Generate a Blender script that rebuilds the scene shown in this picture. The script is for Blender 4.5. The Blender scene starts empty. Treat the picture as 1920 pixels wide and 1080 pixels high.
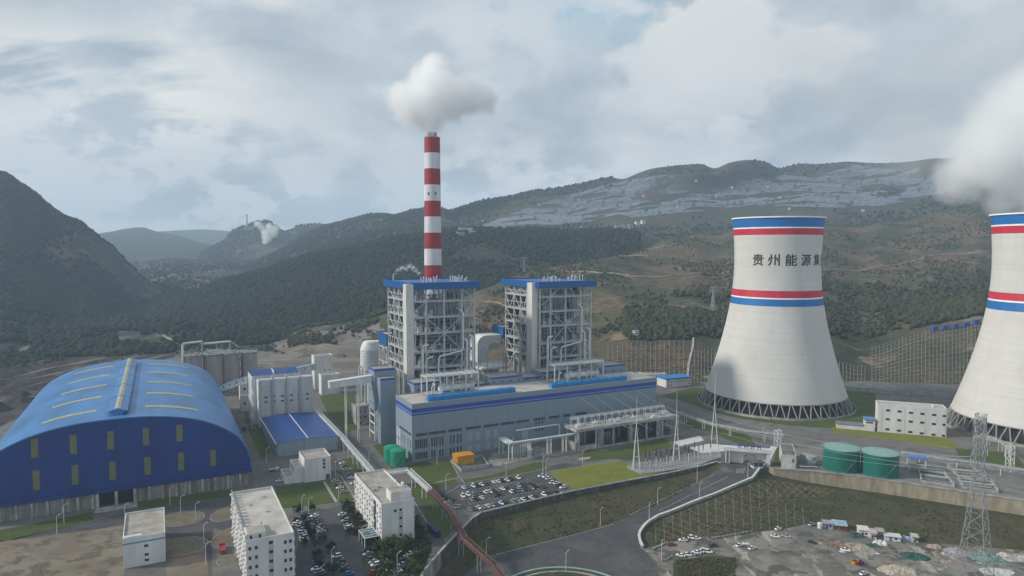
import bpy, bmesh, math, random
import numpy as np
from mathutils import Vector, Matrix, noise as mnoise
from mathutils.bvhtree import BVHTree
from mathutils.geometry import delaunay_2d_cdt

random.seed(7)
SC = bpy.context.scene
COL = SC.collection
R = math.radians

# ------------------------------------------------------------------ camera
F, CX, CY, CAMZ = 1280.0, 960.0, 540.0, 139.0
PITCH = math.atan(75.0 / 1280.0)
cam_d = bpy.data.cameras.new("camera")
cam_d.sensor_width = 36.0
cam_d.lens = 24.0
cam_d.clip_start = 1.0
cam_d.clip_end = 40000.0
cam = bpy.data.objects.new("camera", cam_d)
COL.objects.link(cam)
cam.location = (0, 0, CAMZ)
cam.rotation_euler = (math.pi / 2 - PITCH, 0, 0)
SC.camera = cam

# ------------------------------------------------------------------ render look
SC.view_settings.view_transform = 'Standard'
SC.view_settings.look = 'None'
SC.view_settings.gamma = 1.0
SC.view_settings.exposure = 0.0
SC.render.engine = 'CYCLES'
try:
    SC.cycles.use_denoising = True
    SC.cycles.denoiser = 'OPENIMAGEDENOISE'
except Exception:
    pass
SC.cycles.max_bounces = 16
SC.cycles.diffuse_bounces = 3
SC.cycles.glossy_bounces = 2
SC.cycles.volume_bounces = 14
SC.cycles.transparent_max_bounces = 6
SC.cycles.volume_step_rate = 1.6
SC.cycles.volume_max_steps = 256
SC.cycles.sample_clamp_indirect = 6.0

# ------------------------------------------------------------------ sun and sky
SUN_EL, SUN_AZ = R(30), R(-95)            # azimuth from +Y towards +X: the sun stands far to the left
sdir = Vector((math.sin(SUN_AZ) * math.cos(SUN_EL), math.cos(SUN_AZ) * math.cos(SUN_EL), math.sin(SUN_EL)))
sun_d = bpy.data.lights.new("sun", 'SUN')
sun_d.energy = 3.6
sun_d.angle = R(6.0)
sun_d.color = (1.0, 0.93, 0.82)
sun = bpy.data.objects.new("sun", sun_d)
COL.objects.link(sun)
sun.rotation_euler = sdir.to_track_quat('Z', 'Y').to_euler()
sun.location = (-400, 100, 600)

W = bpy.data.worlds.new("World")
SC.world = W
W.use_nodes = True


def nn(nt, typ, **kw):
    n = nt.nodes.new(typ)
    for k, v in kw.items():
        if k == 'ins':
            for a, b in v.items():
                n.inputs[a].default_value = b
        else:
            setattr(n, k, v)
    return n


def math_n(nt, op, a, b=None, c=None, clamp=False):
    n = nt.nodes.new('ShaderNodeMath')
    n.operation = op
    n.use_clamp = clamp
    for i, x in enumerate((a, b, c)):
        if x is None:
            continue
        if isinstance(x, (int, float)):
            n.inputs[i].default_value = x
        else:
            nt.links.new(x, n.inputs[i])
    return n.outputs[0]


def ramp(nt, fac, stops):
    n = nt.nodes.new('ShaderNodeValToRGB')
    el = n.color_ramp.elements
    while len(el) < len(stops):
        el.new(0.5)
    for e, (p, c) in zip(el, stops):
        e.position = p
        e.color = (*c, 1) if len(c) == 3 else c
    nt.links.new(fac, n.inputs[0])
    return n.outputs[0]


def mixc(nt, fac, a, b):
    n = nt.nodes.new('ShaderNodeMix')
    n.data_type = 'RGBA'
    for i, x in ((0, fac), (6, a), (7, b)):
        if isinstance(x, (int, float)):
            n.inputs[i].default_value = x
        elif isinstance(x, tuple):
            n.inputs[i].default_value = (*x, 1)
        else:
            nt.links.new(x, n.inputs[i])
    return n.outputs[2]


def build_world():
    nt = W.node_tree
    nt.nodes.clear()
    out = nn(nt, 'ShaderNodeOutputWorld')
    bg = nn(nt, 'ShaderNodeBackground')
    sky = nn(nt, 'ShaderNodeTexSky', sky_type='NISHITA', sun_disc=False, sun_elevation=SUN_EL, sun_rotation=SUN_AZ)
    skyc = nn(nt, 'ShaderNodeVectorMath', operation='SCALE')
    skyc.inputs[3].default_value = 0.085
    nt.links.new(sky.outputs[0], skyc.inputs[0])
    tc = nn(nt, 'ShaderNodeTexCoord')
    sx = nn(nt, 'ShaderNodeSeparateXYZ')
    nt.links.new(tc.outputs['Generated'], sx.inputs[0])
    X, Y, Z = sx.outputs
    den = math_n(nt, 'ADD', math_n(nt, 'MAXIMUM', Z, 0.0), 0.27)
    px = math_n(nt, 'DIVIDE', X, den)
    py = math_n(nt, 'DIVIDE', Y, den)
    cv = nn(nt, 'ShaderNodeCombineXYZ')
    nt.links.new(px, cv.inputs[0])
    nt.links.new(py, cv.inputs[1])

    def noi(scale, detail, rough, off, dist=0.0, stretch=(1, 1, 1)):
        mp = nn(nt, 'ShaderNodeMapping')
        mp.inputs[1].default_value = off
        mp.inputs[3].default_value = stretch
        nt.links.new(cv.outputs[0], mp.inputs[0])
        n = nn(nt, 'ShaderNodeTexNoise', ins={'Scale': scale, 'Detail': detail, 'Roughness': rough, 'Distortion': dist})
        nt.links.new(mp.outputs[0], n.inputs['Vector'])
        return n.outputs['Fac']
    big = noi(0.8, 4, 0.5, (3.1, 7.7, 0))
    mid = noi(2.3, 6, 0.54, (11.0, 2.0, 0), 0.7, (1, 0.8, 1))
    fine = noi(6.0, 7, 0.57, (5.0, 1.0, 2), 0.9)
    cover = math_n(nt, 'ADD', math_n(nt, 'MULTIPLY', big, 0.8), math_n(nt, 'MULTIPLY', mid, 0.5))
    def dnoi(scale, detail, rough, off, st=(1, 1, 1)):
        mp = nn(nt, 'ShaderNodeMapping')
        mp.inputs[1].default_value = off
        mp.inputs[3].default_value = st
        nt.links.new(tc.outputs['Generated'], mp.inputs[0])
        n = nn(nt, 'ShaderNodeTexNoise', ins={'Scale': scale, 'Detail': detail, 'Roughness': rough})
        nt.links.new(mp.outputs[0], n.inputs['Vector'])
        return n.outputs['Fac']
    cum = dnoi(4.2, 7, 0.52, (2.0, 0.7, 5.1), (1, 1, 1.5))
    puff = dnoi(11.0, 7, 0.55, (7.0, 3.0, 1.0), (1, 1, 1.7))
    cfac = ramp(nt, cover, [(0.46, (0.80, 0.80, 0.80)), (0.66, (1, 1, 1))])
    shade = math_n(nt, 'ADD', math_n(nt, 'ADD', math_n(nt, 'MULTIPLY', mid, 0.36), math_n(nt, 'MULTIPLY', cum, 0.42)), math_n(nt, 'MULTIPLY', puff, 0.22))
    ccol = ramp(nt, shade, [(0.41, (0.415, 0.487, 0.545)), (0.465, (0.462, 0.537, 0.595)), (0.51, (0.52, 0.59, 0.645)), (0.555, (0.63, 0.68, 0.71)), (0.60, (0.78, 0.80, 0.805))])
    col = mixc(nt, cfac, skyc.outputs[0], ccol)

    # the sunlit bank of cloud towards the sun's side and the milky veil on the other side
    def lobe(px0, py0, tight, wx=1.0, wy=1.0):
        v = Vector(((px0 - CX) / F, 1.0, (465 - py0) / F)).normalized()
        ax = Vector((v.y, -v.x, 0)).normalized()
        up = ax.cross(v)
        def dot(a):
            d = nn(nt, 'ShaderNodeVectorMath', operation='DOT_PRODUCT')
            d.inputs[1].default_value = a
            nt.links.new(tc.outputs['Generated'], d.inputs[0])
            return d.outputs['Value']
        a = math_n(nt, 'MULTIPLY', dot(ax), wx)
        b = math_n(nt, 'MULTIPLY', dot(up), wy)
        r2 = math_n(nt, 'ADD', math_n(nt, 'MULTIPLY', a, a), math_n(nt, 'MULTIPLY', b, b))
        g = math_n(nt, 'POWER', 2.718, math_n(nt, 'MULTIPLY', r2, -tight))
        return math_n(nt, 'MULTIPLY', g, math_n(nt, 'GREATER_THAN', dot(v), 0.2))
    def addlobe(col, fac, k, c, nz, lo, hi):
        m = nn(nt, 'ShaderNodeMapRange', ins={1: lo, 2: hi, 3: 0.0, 4: 1.0})
        m.interpolation_type = 'SMOOTHSTEP'
        nt.links.new(nz, m.inputs[0])
        f = math_n(nt, 'MULTIPLY', math_n(nt, 'MULTIPLY', fac, m.outputs[0]), k, clamp=True)
        return mixc(nt, f, col, c)
    streak = noi(2.2, 5, 0.55, (1.5, 4.0, 0), 0.25, (0.7, 1.3, 1))
    col = addlobe(col, lobe(150, 175, 34, 0.75, 2.2), 1.3, (0.86, 0.86, 0.825), streak, 0.42, 0.56)
    col = addlobe(col, lobe(250, 235, 60, 0.7, 2.6), 0.9, (0.84, 0.845, 0.82), puff, 0.44, 0.54)
    col = addlobe(col, lobe(1110, 25, 130, 0.8, 1.6), 0.85, (0.33, 0.52, 0.68), cum, 0.30, 0.5)
    col = addlobe(col, lobe(1400, 40, 22, 0.9, 1.7), 1.25, (0.77, 0.785, 0.785), cum, 0.455, 0.515)
    col = addlobe(col, lobe(1330, 205, 190, 1.0, 1.5), 1.0, (0.76, 0.79, 0.805), puff, 0.46, 0.56)
    col = addlobe(col, lobe(1780, 150, 10, 0.9, 1.0), 0.8, (0.64, 0.675, 0.695), cum, 0.40, 0.56)
    col = addlobe(col, lobe(1120, 345, 90, 0.5, 2.6), 1.0, (0.76, 0.785, 0.79), puff, 0.45, 0.56)
    col = addlobe(col, lobe(540, 385, 70, 0.45, 2.0), 1.1, (0.68, 0.73, 0.755), puff, 0.455, 0.52)
    col = addlobe(col, lobe(60, 345, 60, 0.7, 2.2), 1.2, (0.68, 0.715, 0.735), puff, 0.45, 0.51)
    col = addlobe(col, lobe(930, 60, 80, 0.9, 1.5), 0.8, (0.64, 0.69, 0.72), puff, 0.44, 0.54)
    col = addlobe(col, lobe(980, 310, 120, 0.6, 3.0), 0.8, (0.70, 0.735, 0.75), puff, 0.44, 0.56)
    nt.links.new(col, bg.inputs[0])
    bg.inputs[1].default_value = 1.0
    nt.links.new(bg.outputs[0], out.inputs[0])


build_world()

# ------------------------------------------------------------------ picture <-> place
SP, CP = math.sin(PITCH), math.cos(PITCH)


def ray(px, py):
    cx, cy = (px - CX) / F, (CY - py) / F
    return Vector((cx, CP + cy * SP, -SP + cy * CP))


def G(px, py, z=0.0):
    d = ray(px, py)
    t = (z - CAMZ) / d.z
    return Vector((d.x * t, d.y * t, z))


def At(px, py, Y):
    d = ray(px, py)
    t = Y / d.y
    return Vector((d.x * t, Y, CAMZ + d.z * t))


TH = math.atan2(0.46, 0.888)
U = Vector((math.cos(TH), math.sin(TH), 0))
V = Vector((-math.sin(TH), math.cos(TH), 0))


def along(p, d, px, z=0.0):
    """distance from p in direction d until the point at height z stands in picture column px"""
    k = (px - CX) / F
    return (k * (p.y * CP - (z - CAMZ) * SP) - p.x) / (d.x - k * d.y * CP)


def hgt(p, py):
    """height at which the vertical through p meets picture row py"""
    k = (CY - py) / F
    return CAMZ + p.y * (k * CP - SP) / (CP + k * SP)


# ------------------------------------------------------------------ materials
MATS = {}


def mat(name, col, rough=0.7, var=0.18, scale=0.15, metal=0.0, col2=None, streak=None, spec=0.35, detail=4.0, bump=0.0):
    """principled surface with a second tone in noise; streak = (axis scale vector) for weathered runs or ribs"""
    if name in MATS:
        return MATS[name]
    m = bpy.data.materials.new(name)
    m.use_nodes = True
    nt = m.node_tree
    b = nt.nodes['Principled BSDF']
    tc = nn(nt, 'ShaderNodeTexCoord')
    mp = nn(nt, 'ShaderNodeMapping')
    if streak:
        mp.inputs[3].default_value = streak
    nt.links.new(tc.outputs['Object'], mp.inputs[0])
    n = nn(nt, 'ShaderNodeTexNoise', ins={'Scale': scale, 'Detail': detail, 'Roughness': 0.6})
    nt.links.new(mp.outputs[0], n.inputs['Vector'])
    c2 = col2 or tuple(max(0.0, c * (1 - 2 * var)) for c in col)
    c1 = col if col2 else tuple(min(1.0, c * (1 + var)) for c in col)
    nt.links.new(ramp(nt, n.outputs['Fac'], [(0.33, c2), (0.67, c1)]), b.inputs['Base Color'])
    b.inputs['Roughness'].default_value = rough
    b.inputs['Metallic'].default_value = metal
    b.inputs['Specular IOR Level'].default_value = spec
    if bump:
        bp = nn(nt, 'ShaderNodeBump', ins={'Strength': bump, 'Distance': 1.0})
        nt.links.new(n.outputs['Fac'], bp.inputs['Height'])
        nt.links.new(bp.outputs[0], b.inputs['Normal'])
    MATS[name] = m
    return m


def ground_mat(name, layers, rough=0.95, bump=0.0, bscale=0.5, coord='Object'):
    """layers = [(scale, detail, lo, hi, colour), ...]: each tone is laid over the one before where its noise is high"""
    m = bpy.data.materials.new(name)
    m.use_nodes = True
    nt = m.node_tree
    b = nt.nodes['Principled BSDF']
    tc = nn(nt, 'ShaderNodeTexCoord')
    col = layers[0]
    for i, L in enumerate(layers[1:]):
        sc, det, lo, hi, c = L[:5]
        mp = nn(nt, 'ShaderNodeMapping')
        mp.inputs[1].default_value = (i * 17.3, i * 7.1, 0)
        if len(L) > 5:
            mp.inputs[3].default_value = L[5]
        nt.links.new(tc.outputs[coord], mp.inputs[0])
        n = nn(nt, 'ShaderNodeTexNoise', ins={'Scale': sc, 'Detail': det, 'Roughness': 0.62, 'Distortion': 0.3})
        nt.links.new(mp.outputs[0], n.inputs['Vector'])
        f = nn(nt, 'ShaderNodeMapRange', ins={1: lo, 2: hi})
        nt.links.new(n.outputs['Fac'], f.inputs[0])
        col = mixc(nt, f.outputs[0], col, c)
    nt.links.new(col, b.inputs['Base Color'])
    b.inputs['Roughness'].default_value = rough
    b.inputs['Specular IOR Level'].default_value = 0.15
    if bump:
        n = nn(nt, 'ShaderNodeTexNoise', ins={'Scale': bscale, 'Detail': 6.0, 'Roughness': 0.65})
        nt.links.new(tc.outputs[coord], n.inputs['Vector'])
        bp = nn(nt, 'ShaderNodeBump', ins={'Strength': 1.0, 'Distance': bump})
        nt.links.new(n.outputs['Fac'], bp.inputs['Height'])
        nt.links.new(bp.outputs[0], b.inputs['Normal'])
    MATS[name] = m
    return m


# ------------------------------------------------------------------ objects and meshes
def tag(o, label=None, cat=None, group=None, kind=None):
    if label:
        o["label"] = label
    if cat:
        o["category"] = cat
    if group:
        o["group"] = group
    if kind:
        o["kind"] = kind
    return o


def thing(name, label, cat, loc=(0, 0, 0), rot=0.0, group=None):
    o = bpy.data.objects.new(name, None)
    COL.objects.link(o)
    o.location = loc
    o.rotation_euler = (0, 0, rot)
    o.empty_display_size = 2
    return tag(o, label, cat, group)


class MB:
    def __init__(s):
        s.v, s.f, s.m = [], [], []

    def face(s, pts, mi=0):
        n = len(s.v)
        s.v += [tuple(p) for p in pts]
        s.f.append(tuple(range(n, n + len(pts))))
        s.m.append(mi)
        return s

    def box(s, x0, x1, y0, y1, z0, z1, mi=0):
        n = len(s.v)
        s.v += [(x0, y0, z0), (x1, y0, z0), (x1, y1, z0), (x0, y1, z0), (x0, y0, z1), (x1, y0, z1), (x1, y1, z1), (x0, y1, z1)]
        for q in ((0, 3, 2, 1), (4, 5, 6, 7), (0, 1, 5, 4), (1, 2, 6, 5), (2, 3, 7, 6), (3, 0, 4, 7)):
            s.f.append(tuple(n + i for i in q))
            s.m.append(mi)
        return s

    def prism(s, poly, z0, z1, mi=0):
        n, k = len(s.v), len(poly)
        s.v += [(p[0], p[1], z0) for p in poly] + [(p[0], p[1], z1) for p in poly]
        s.f.append(tuple(n + i for i in reversed(range(k))))
        s.f.append(tuple(n + k + i for i in range(k)))
        s.m += [mi, mi]
        for i in range(k):
            j = (i + 1) % k
            s.f.append((n + i, n + j, n + k + j, n + k + i))
            s.m.append(mi)
        return s

    def lathe(s, prof, n=24, c=(0, 0), mi=0, caps=True, mis=None):
        b = len(s.v)
        for r, z in prof:
            for i in range(n):
                a = 2 * math.pi * i / n
                s.v.append((c[0] + r * math.cos(a), c[1] + r * math.sin(a), z))
        for j in range(len(prof) - 1):
            for i in range(n):
                k = (i + 1) % n
                s.f.append((b + j * n + i, b + j * n + k, b + (j + 1) * n + k, b + (j + 1) * n + i))
                s.m.append(mis[j] if mis else mi)
        if caps:
            s.f.append(tuple(b + i for i in reversed(range(n))))
            s.m.append(mis[0] if mis else mi)
            t = b + (len(prof) - 1) * n
            s.f.append(tuple(t + i for i in range(n)))
            s.m.append(mis[-1] if mis else mi)
        return s

    def bar(s, p, q, r, n=4, mi=0, r2=None):
        p, q = Vector(p), Vector(q)
        d = q - p
        if d.length < 1e-6:
            return s
        d.normalize()
        a = d.cross(Vector((0, 0, 1)) if abs(d.z) < 0.95 else Vector((1, 0, 0))).normalized()
        c = d.cross(a)
        r2 = r if r2 is None else r2
        b = len(s.v)
        ph = math.pi / n
        for e, rr in ((p, r), (q, r2)):
            for i in range(n):
                t = ph + 2 * math.pi * i / n
                s.v.append(tuple(e + a * (rr * math.cos(t)) + c * (rr * math.sin(t))))
        for i in range(n):
            k = (i + 1) % n
            s.f.append((b + i, b + k, b + n + k, b + n + i))
            s.m.append(mi)
        s.f.append(tuple(b + i for i in reversed(range(n))))
        s.f.append(tuple(b + n + i for i in range(n)))
        s.m += [mi, mi]
        return s

    def pipe(s, pts, r, n=8, mi=0):
        pts = [Vector(p) for p in pts]
        b = len(s.v)
        for i, p in enumerate(pts):
            d = (pts[min(i + 1, len(pts) - 1)] - pts[max(i - 1, 0)]).normalized()
            a = d.cross(Vector((0.13, 0.21, 1)) if abs(d.z) < 0.95 else Vector((1, 0.2, 0))).normalized()
            c = d.cross(a)
            for j in range(n):
                t = 2 * math.pi * j / n
                s.v.append(tuple(p + a * (r * math.cos(t)) + c * (r * math.sin(t))))
        for i in range(len(pts) - 1):
            for j in range(n):
                k = (j + 1) % n
                s.f.append((b + i * n + j, b + i * n + k, b + (i + 1) * n + k, b + (i + 1) * n + j))
                s.m.append(mi)
        e = b + (len(pts) - 1) * n
        s.f.append(tuple(b + j for j in reversed(range(n))))
        s.f.append(tuple(e + j for j in range(n)))
        s.m += [mi, mi]
        return s

    def mesh(s, name, mats, smooth=False):
        me = bpy.data.meshes.new(name)
        me.from_pydata(s.v, [], s.f)
        for x in (mats if isinstance(mats, (list, tuple)) else [mats]):
            me.materials.append(x)
        if any(s.m):
            me.polygons.foreach_set('material_index', s.m)
        if smooth:
            me.polygons.foreach_set('use_smooth', [True] * len(s.f))
            me.set_sharp_from_angle(angle=R(32))
        me.update()
        return me

    def build(s, name, mats, parent=None, smooth=False, loc=None, rot=None):
        return link(name, s.mesh(name, mats, smooth), parent, loc, rot)


def link(name, me, parent=None, loc=None, rot=None):
    o = bpy.data.objects.new(name, me)
    COL.objects.link(o)
    if parent is not None:
        o.parent = parent
    if loc is not None:
        o.location = loc
    if rot is not None:
        o.rotation_euler = (0, 0, rot) if isinstance(rot, (int, float)) else rot
    return o


def copy_tree(o, parent=None):
    c = o.copy()
    COL.objects.link(c)
    if parent is not None:
        c.parent = parent
    for ch in o.children:
        copy_tree(ch, c)
    return c


def copy_thing(o, label, loc, rot=None, group=None):
    c = copy_tree(o)
    c.location = loc
    if rot is not None:
        c.rotation_euler = (0, 0, rot)
    return tag(c, label, None, group)


def bend(pts, r=1.5, k=4):
    """round the corners of a pipe's line"""
    pts = [Vector(p) for p in pts]
    out = [pts[0]]
    for i in range(1, len(pts) - 1):
        a, b, c = pts[i - 1], pts[i], pts[i + 1]
        d1, d2 = (a - b), (c - b)
        rr = min(r, d1.length * 0.45, d2.length * 0.45)
        p, q = b + d1.normalized() * rr, b + d2.normalized() * rr
        for j in range(k + 1):
            t = j / k
            out.append(p * (1 - t) ** 2 + b * (2 * t * (1 - t)) + q * t ** 2)
    out.append(pts[-1])
    return out

# ------------------------------------------------------------------ palette
concrete = mat("concrete", (0.36, 0.35, 0.33), 0.9, 0.2, 0.25)
concrete_dark = mat("stained concrete", (0.27, 0.26, 0.24), 0.9, 0.3, 0.3, streak=(1, 1, 0.12))
wall_stone = mat("retaining wall concrete", (0.36, 0.315, 0.235), 0.95, 0.3, 0.35, col2=(0.215, 0.185, 0.135), streak=(1, 1, 0.25))
white = mat("white render", (0.62, 0.62, 0.615), 0.8, 0.09, 0.16, streak=(1, 1, 0.2))
white_metal = mat("white painted steel", (0.66, 0.68, 0.68), 0.5, 0.08, 0.3)
grey_metal = mat("grey painted steel", (0.44, 0.46, 0.47), 0.5, 0.12, 0.3)
dark_metal = mat("dark steel", (0.13, 0.14, 0.15), 0.5, 0.2, 0.4)
pylon_m = mat("weathered pylon zinc", (0.27, 0.285, 0.29), 0.55, 0.12, 0.5, metal=0.2)
galv = mat("galvanised steel", (0.40, 0.42, 0.43), 0.42, 0.1, 0.6, metal=0.3)
cladding = mat("blue grey cladding", (0.215, 0.275, 0.335), 0.55, 0.05, 0.9, streak=(1, 1, 0.03))
cladding_light = mat("light blue grey cladding", (0.30, 0.35, 0.40), 0.6, 0.06, 0.6, streak=(1, 1, 0.04))
blue = mat("blue sheet steel", (0.009, 0.092, 0.30), 0.42, 0.08, 0.25)
blue_deep = mat("deep blue sheet roof", (0.008, 0.055, 0.23), 0.42, 0.07, 0.12)
blue_bright = mat("bright blue sheet", (0.015, 0.20, 0.50), 0.4, 0.08, 0.25)
blue_gable = mat("shade-dark gable sheet", (0.011, 0.042, 0.205), 0.6, 0.10, 0.10, streak=(1, 1, .25))  # the gable's shade is put into this darker blue
blue_stripe = mat("blue stripe paint", (0.022, 0.07, 0.36), 0.5, 0.06, 0.2)
glass_dark = mat("dark window glass", (0.035, 0.042, 0.05), 0.15, 0.3, 0.8, spec=0.6)
glass_band = mat("window band glass", (0.06, 0.08, 0.10), 0.2, 0.25, 0.5, spec=0.6)
yellow_sheet = mat("yellow translucent sheet", (0.36, 0.355, 0.19), 0.5, 0.12, 0.4)
yellow_gable = mat("darker yellow sheet", (0.155, 0.17, 0.09), 0.6, 0.1, 0.3)  # a darker tone of the skylight yellow, for the gable panes
roof_felt = mat("flat roof screed", (0.40, 0.37, 0.33), 0.95, 0.2, 0.22, col2=(0.25, 0.23, 0.205))
roof_pale = mat("pale roof screed", (0.46, 0.43, 0.40), 0.95, 0.12, 0.12)
tank_green = mat("green tank paint", (0.015, 0.26, 0.15), 0.38, 0.06, 0.2)
tank_teal = mat("teal tank paint", (0.012, 0.15, 0.115), 0.4, 0.1, 0.12, streak=(1, 1, 0.3))
tank_teal_top = mat("faded teal roof", (0.20, 0.36, 0.31), 0.6, 0.08, 0.15)
orange = mat("orange painted steel", (0.55, 0.25, 0.012), 0.5, 0.1, 0.3)
red_paint = mat("red paint", (0.30, 0.020, 0.036), 0.6, 0.1, 0.12)
red_rust = mat("rust red steel", (0.20, 0.10, 0.09), 0.7, 0.15, 0.3)
black_paint = mat("black paint", (0.012, 0.013, 0.016), 0.6, 0.2, 0.5)
tyre = mat("tyre rubber", (0.02, 0.02, 0.02), 0.9, 0.1, 1.0)
trunk_m = mat("bark", (0.06, 0.045, 0.03), 0.95, 0.3, 2.0)

# ------------------------------------------------------------------ ground materials
g_plant = ground_mat("plant yard", [(0.135, 0.130, 0.125), (0.02, 5, 0.42, 0.62, (0.185, 0.178, 0.165)), (0.11, 5, 0.48, 0.66, (0.098, 0.096, 0.094)), (0.009, 3, 0.56, 0.66, (0.16, 0.14, 0.112)), (0.5, 3, 0.52, 0.72, (0.15, 0.145, 0.137))])
g_asphalt = ground_mat("asphalt", [(0.078, 0.078, 0.084), (0.05, 5, 0.45, 0.62, (0.105, 0.100, 0.098)), (0.25, 5, 0.5, 0.68, (0.062, 0.062, 0.066)), (0.02, 4, 0.55, 0.7, (0.115, 0.105, 0.095))])
g_park = ground_mat("car park asphalt", [(0.070, 0.070, 0.070), (0.08, 5, 0.45, 0.6, (0.10, 0.097, 0.092)), (0.4, 5, 0.5, 0.65, (0.055, 0.055, 0.055))])
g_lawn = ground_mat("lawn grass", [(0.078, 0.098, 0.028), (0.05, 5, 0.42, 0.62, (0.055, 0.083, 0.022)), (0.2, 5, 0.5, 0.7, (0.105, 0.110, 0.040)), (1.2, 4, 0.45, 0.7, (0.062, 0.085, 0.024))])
g_yellow = ground_mat("sunlit lawn grass", [(0.175, 0.178, 0.034), (0.05, 6, 0.42, 0.60, (0.135, 0.155, 0.030)), (0.16, 6, 0.5, 0.66, (0.205, 0.195, 0.048)), (0.9, 5, 0.48, 0.7, (0.145, 0.158, 0.032)), (0.4, 4, .6, .7, (0.12, 0.12, 0.045))])  # sunlight on this lawn is put into a brighter, yellower grass
g_dirt = ground_mat("bare earth", [(0.175, 0.148, 0.115), (0.035, 6, 0.42, 0.56, (0.225, 0.198, 0.158)), (0.09, 6, 0.50, 0.58, (0.115, 0.098, 0.076)), (0.06, 5, 0.58, 0.68, (0.26, 0.17, 0.11), (0.4, 1, 1)), (0.7, 4, 0.5, 0.7, (0.18, 0.155, 0.12))])
g_gravel = ground_mat("gravel ground", [(0.158, 0.150, 0.136), (0.045, 7, 0.46, 0.54, (0.235, 0.222, 0.198)), (0.11, 7, 0.52, 0.58, (0.100, 0.094, 0.076)), (0.04, 6, 0.56, 0.60, (0.075, 0.082, 0.045)), (0.10, 7, 0.58, 0.62, (0.36, 0.34, 0.30), (1, 0.35, 1)), (0.07, 7, 0.61, 0.65, (0.20, 0.135, 0.095), (1, .4, 1)), (0.9, 5, 0.52, 0.68, (0.125, 0.118, 0.10))])
g_bank = ground_mat("grass bank", [(0.072, 0.068, 0.038), (0.05, 6, 0.45, 0.6, (0.05, 0.06, 0.026)), (0.12, 6, 0.52, 0.66, (0.105, 0.085, 0.05)), (0.8, 5, 0.5, 0.7, (0.045, 0.05, 0.024))], bump=0.5, bscale=0.5)
g_quarry = ground_mat("quarry ground", [(0.20, 0.18, 0.155), (0.012, 6, 0.45, 0.58, (0.135, 0.118, 0.098), (0.5, 1.4, 1)), (0.03, 6, 0.52, 0.62, (0.09, 0.085, 0.062)), (0.05, 5, 0.56, 0.64, (0.255, 0.235, 0.205), (0.35, 1.2, 1)), (0.2, 5, 0.5, 0.7, (0.165, 0.15, 0.125))], bump=1.0, bscale=0.05)
h_brown = ground_mat("brown hillside", [(0.122, 0.086, 0.056), (0.0042, 7, 0.45, 0.53, (0.058, 0.064, 0.032)), (0.011, 8, 0.50, 0.57, (0.160, 0.105, 0.070)), (0.0075, 8, 0.53, 0.58, (0.034, 0.044, 0.024)), (0.03, 8, 0.52, 0.60, (0.078, 0.078, 0.04)), (0.09, 7, 0.53, 0.62, (0.040, 0.046, 0.027)), (0.016, 8, 0.62, 0.66, (0.215, 0.155, 0.11)), (0.25, 5, 0.56, 0.68, (0.035, 0.04, 0.024))], bump=6.0, bscale=0.02)
h_forest = ground_mat("forest floor", [(0.030, 0.038, 0.024), (0.006, 6, 0.46, 0.58, (0.050, 0.052, 0.032)), (0.02, 6, 0.5, 0.64, (0.024, 0.031, 0.021)), (0.016, 6, 0.64, 0.69, (0.13, 0.115, 0.085))], bump=5.0, bscale=0.03)
h_left = ground_mat("dark mountainside", [(0.030, 0.038, 0.027), (0.004, 7, 0.47, 0.55, (0.046, 0.052, 0.034)), (0.006, 8, 0.525, 0.575, (0.115, 0.084, 0.062)), (0.015, 8, 0.5, 0.58, (0.024, 0.032, 0.023)), (0.05, 7, 0.53, 0.62, (0.044, 0.048, 0.031)), (0.012, 8, 0.63, 0.67, (0.15, 0.125, 0.105))], bump=8.0, bscale=0.02)
h_solar = ground_mat("high mountainside", [(0.066, 0.064, 0.042), (0.0028, 6, 0.46, 0.56, (0.044, 0.054, 0.034)), (0.008, 7, 0.54, 0.62, (0.090, 0.074, 0.052)), (0.02, 6, 0.5, 0.64, (0.044, 0.048, 0.03))], bump=9.0, bscale=0.01)
h_far = ground_mat("far hillside", [(0.045, 0.055, 0.040), (0.0015, 6, 0.46, 0.58, (0.035, 0.045, 0.034)), (0.004, 6, 0.55, 0.64, (0.085, 0.075, 0.058))])
h_valley = ground_mat("valley floor", [(0.040, 0.046, 0.032), (0.004, 7, 0.47, 0.55, (0.030, 0.038, 0.027)), (0.006, 8, 0.545, 0.59, (0.135, 0.108, 0.085)), (0.02, 7, 0.54, 0.60, (0.050, 0.052, 0.035)), (0.009, 8, 0.61, 0.65, (0.20, 0.175, 0.15))], bump=5.0, bscale=0.03)


# ------------------------------------------------------------------ terrain
def at_np(px, py, Y):
    cx, cy = (px - CX) / F, (CY - py) / F
    dy = CP + cy * SP
    return cx * Y / dy, Y, CAMZ + Y * (-SP + cy * CP) / dy


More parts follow.
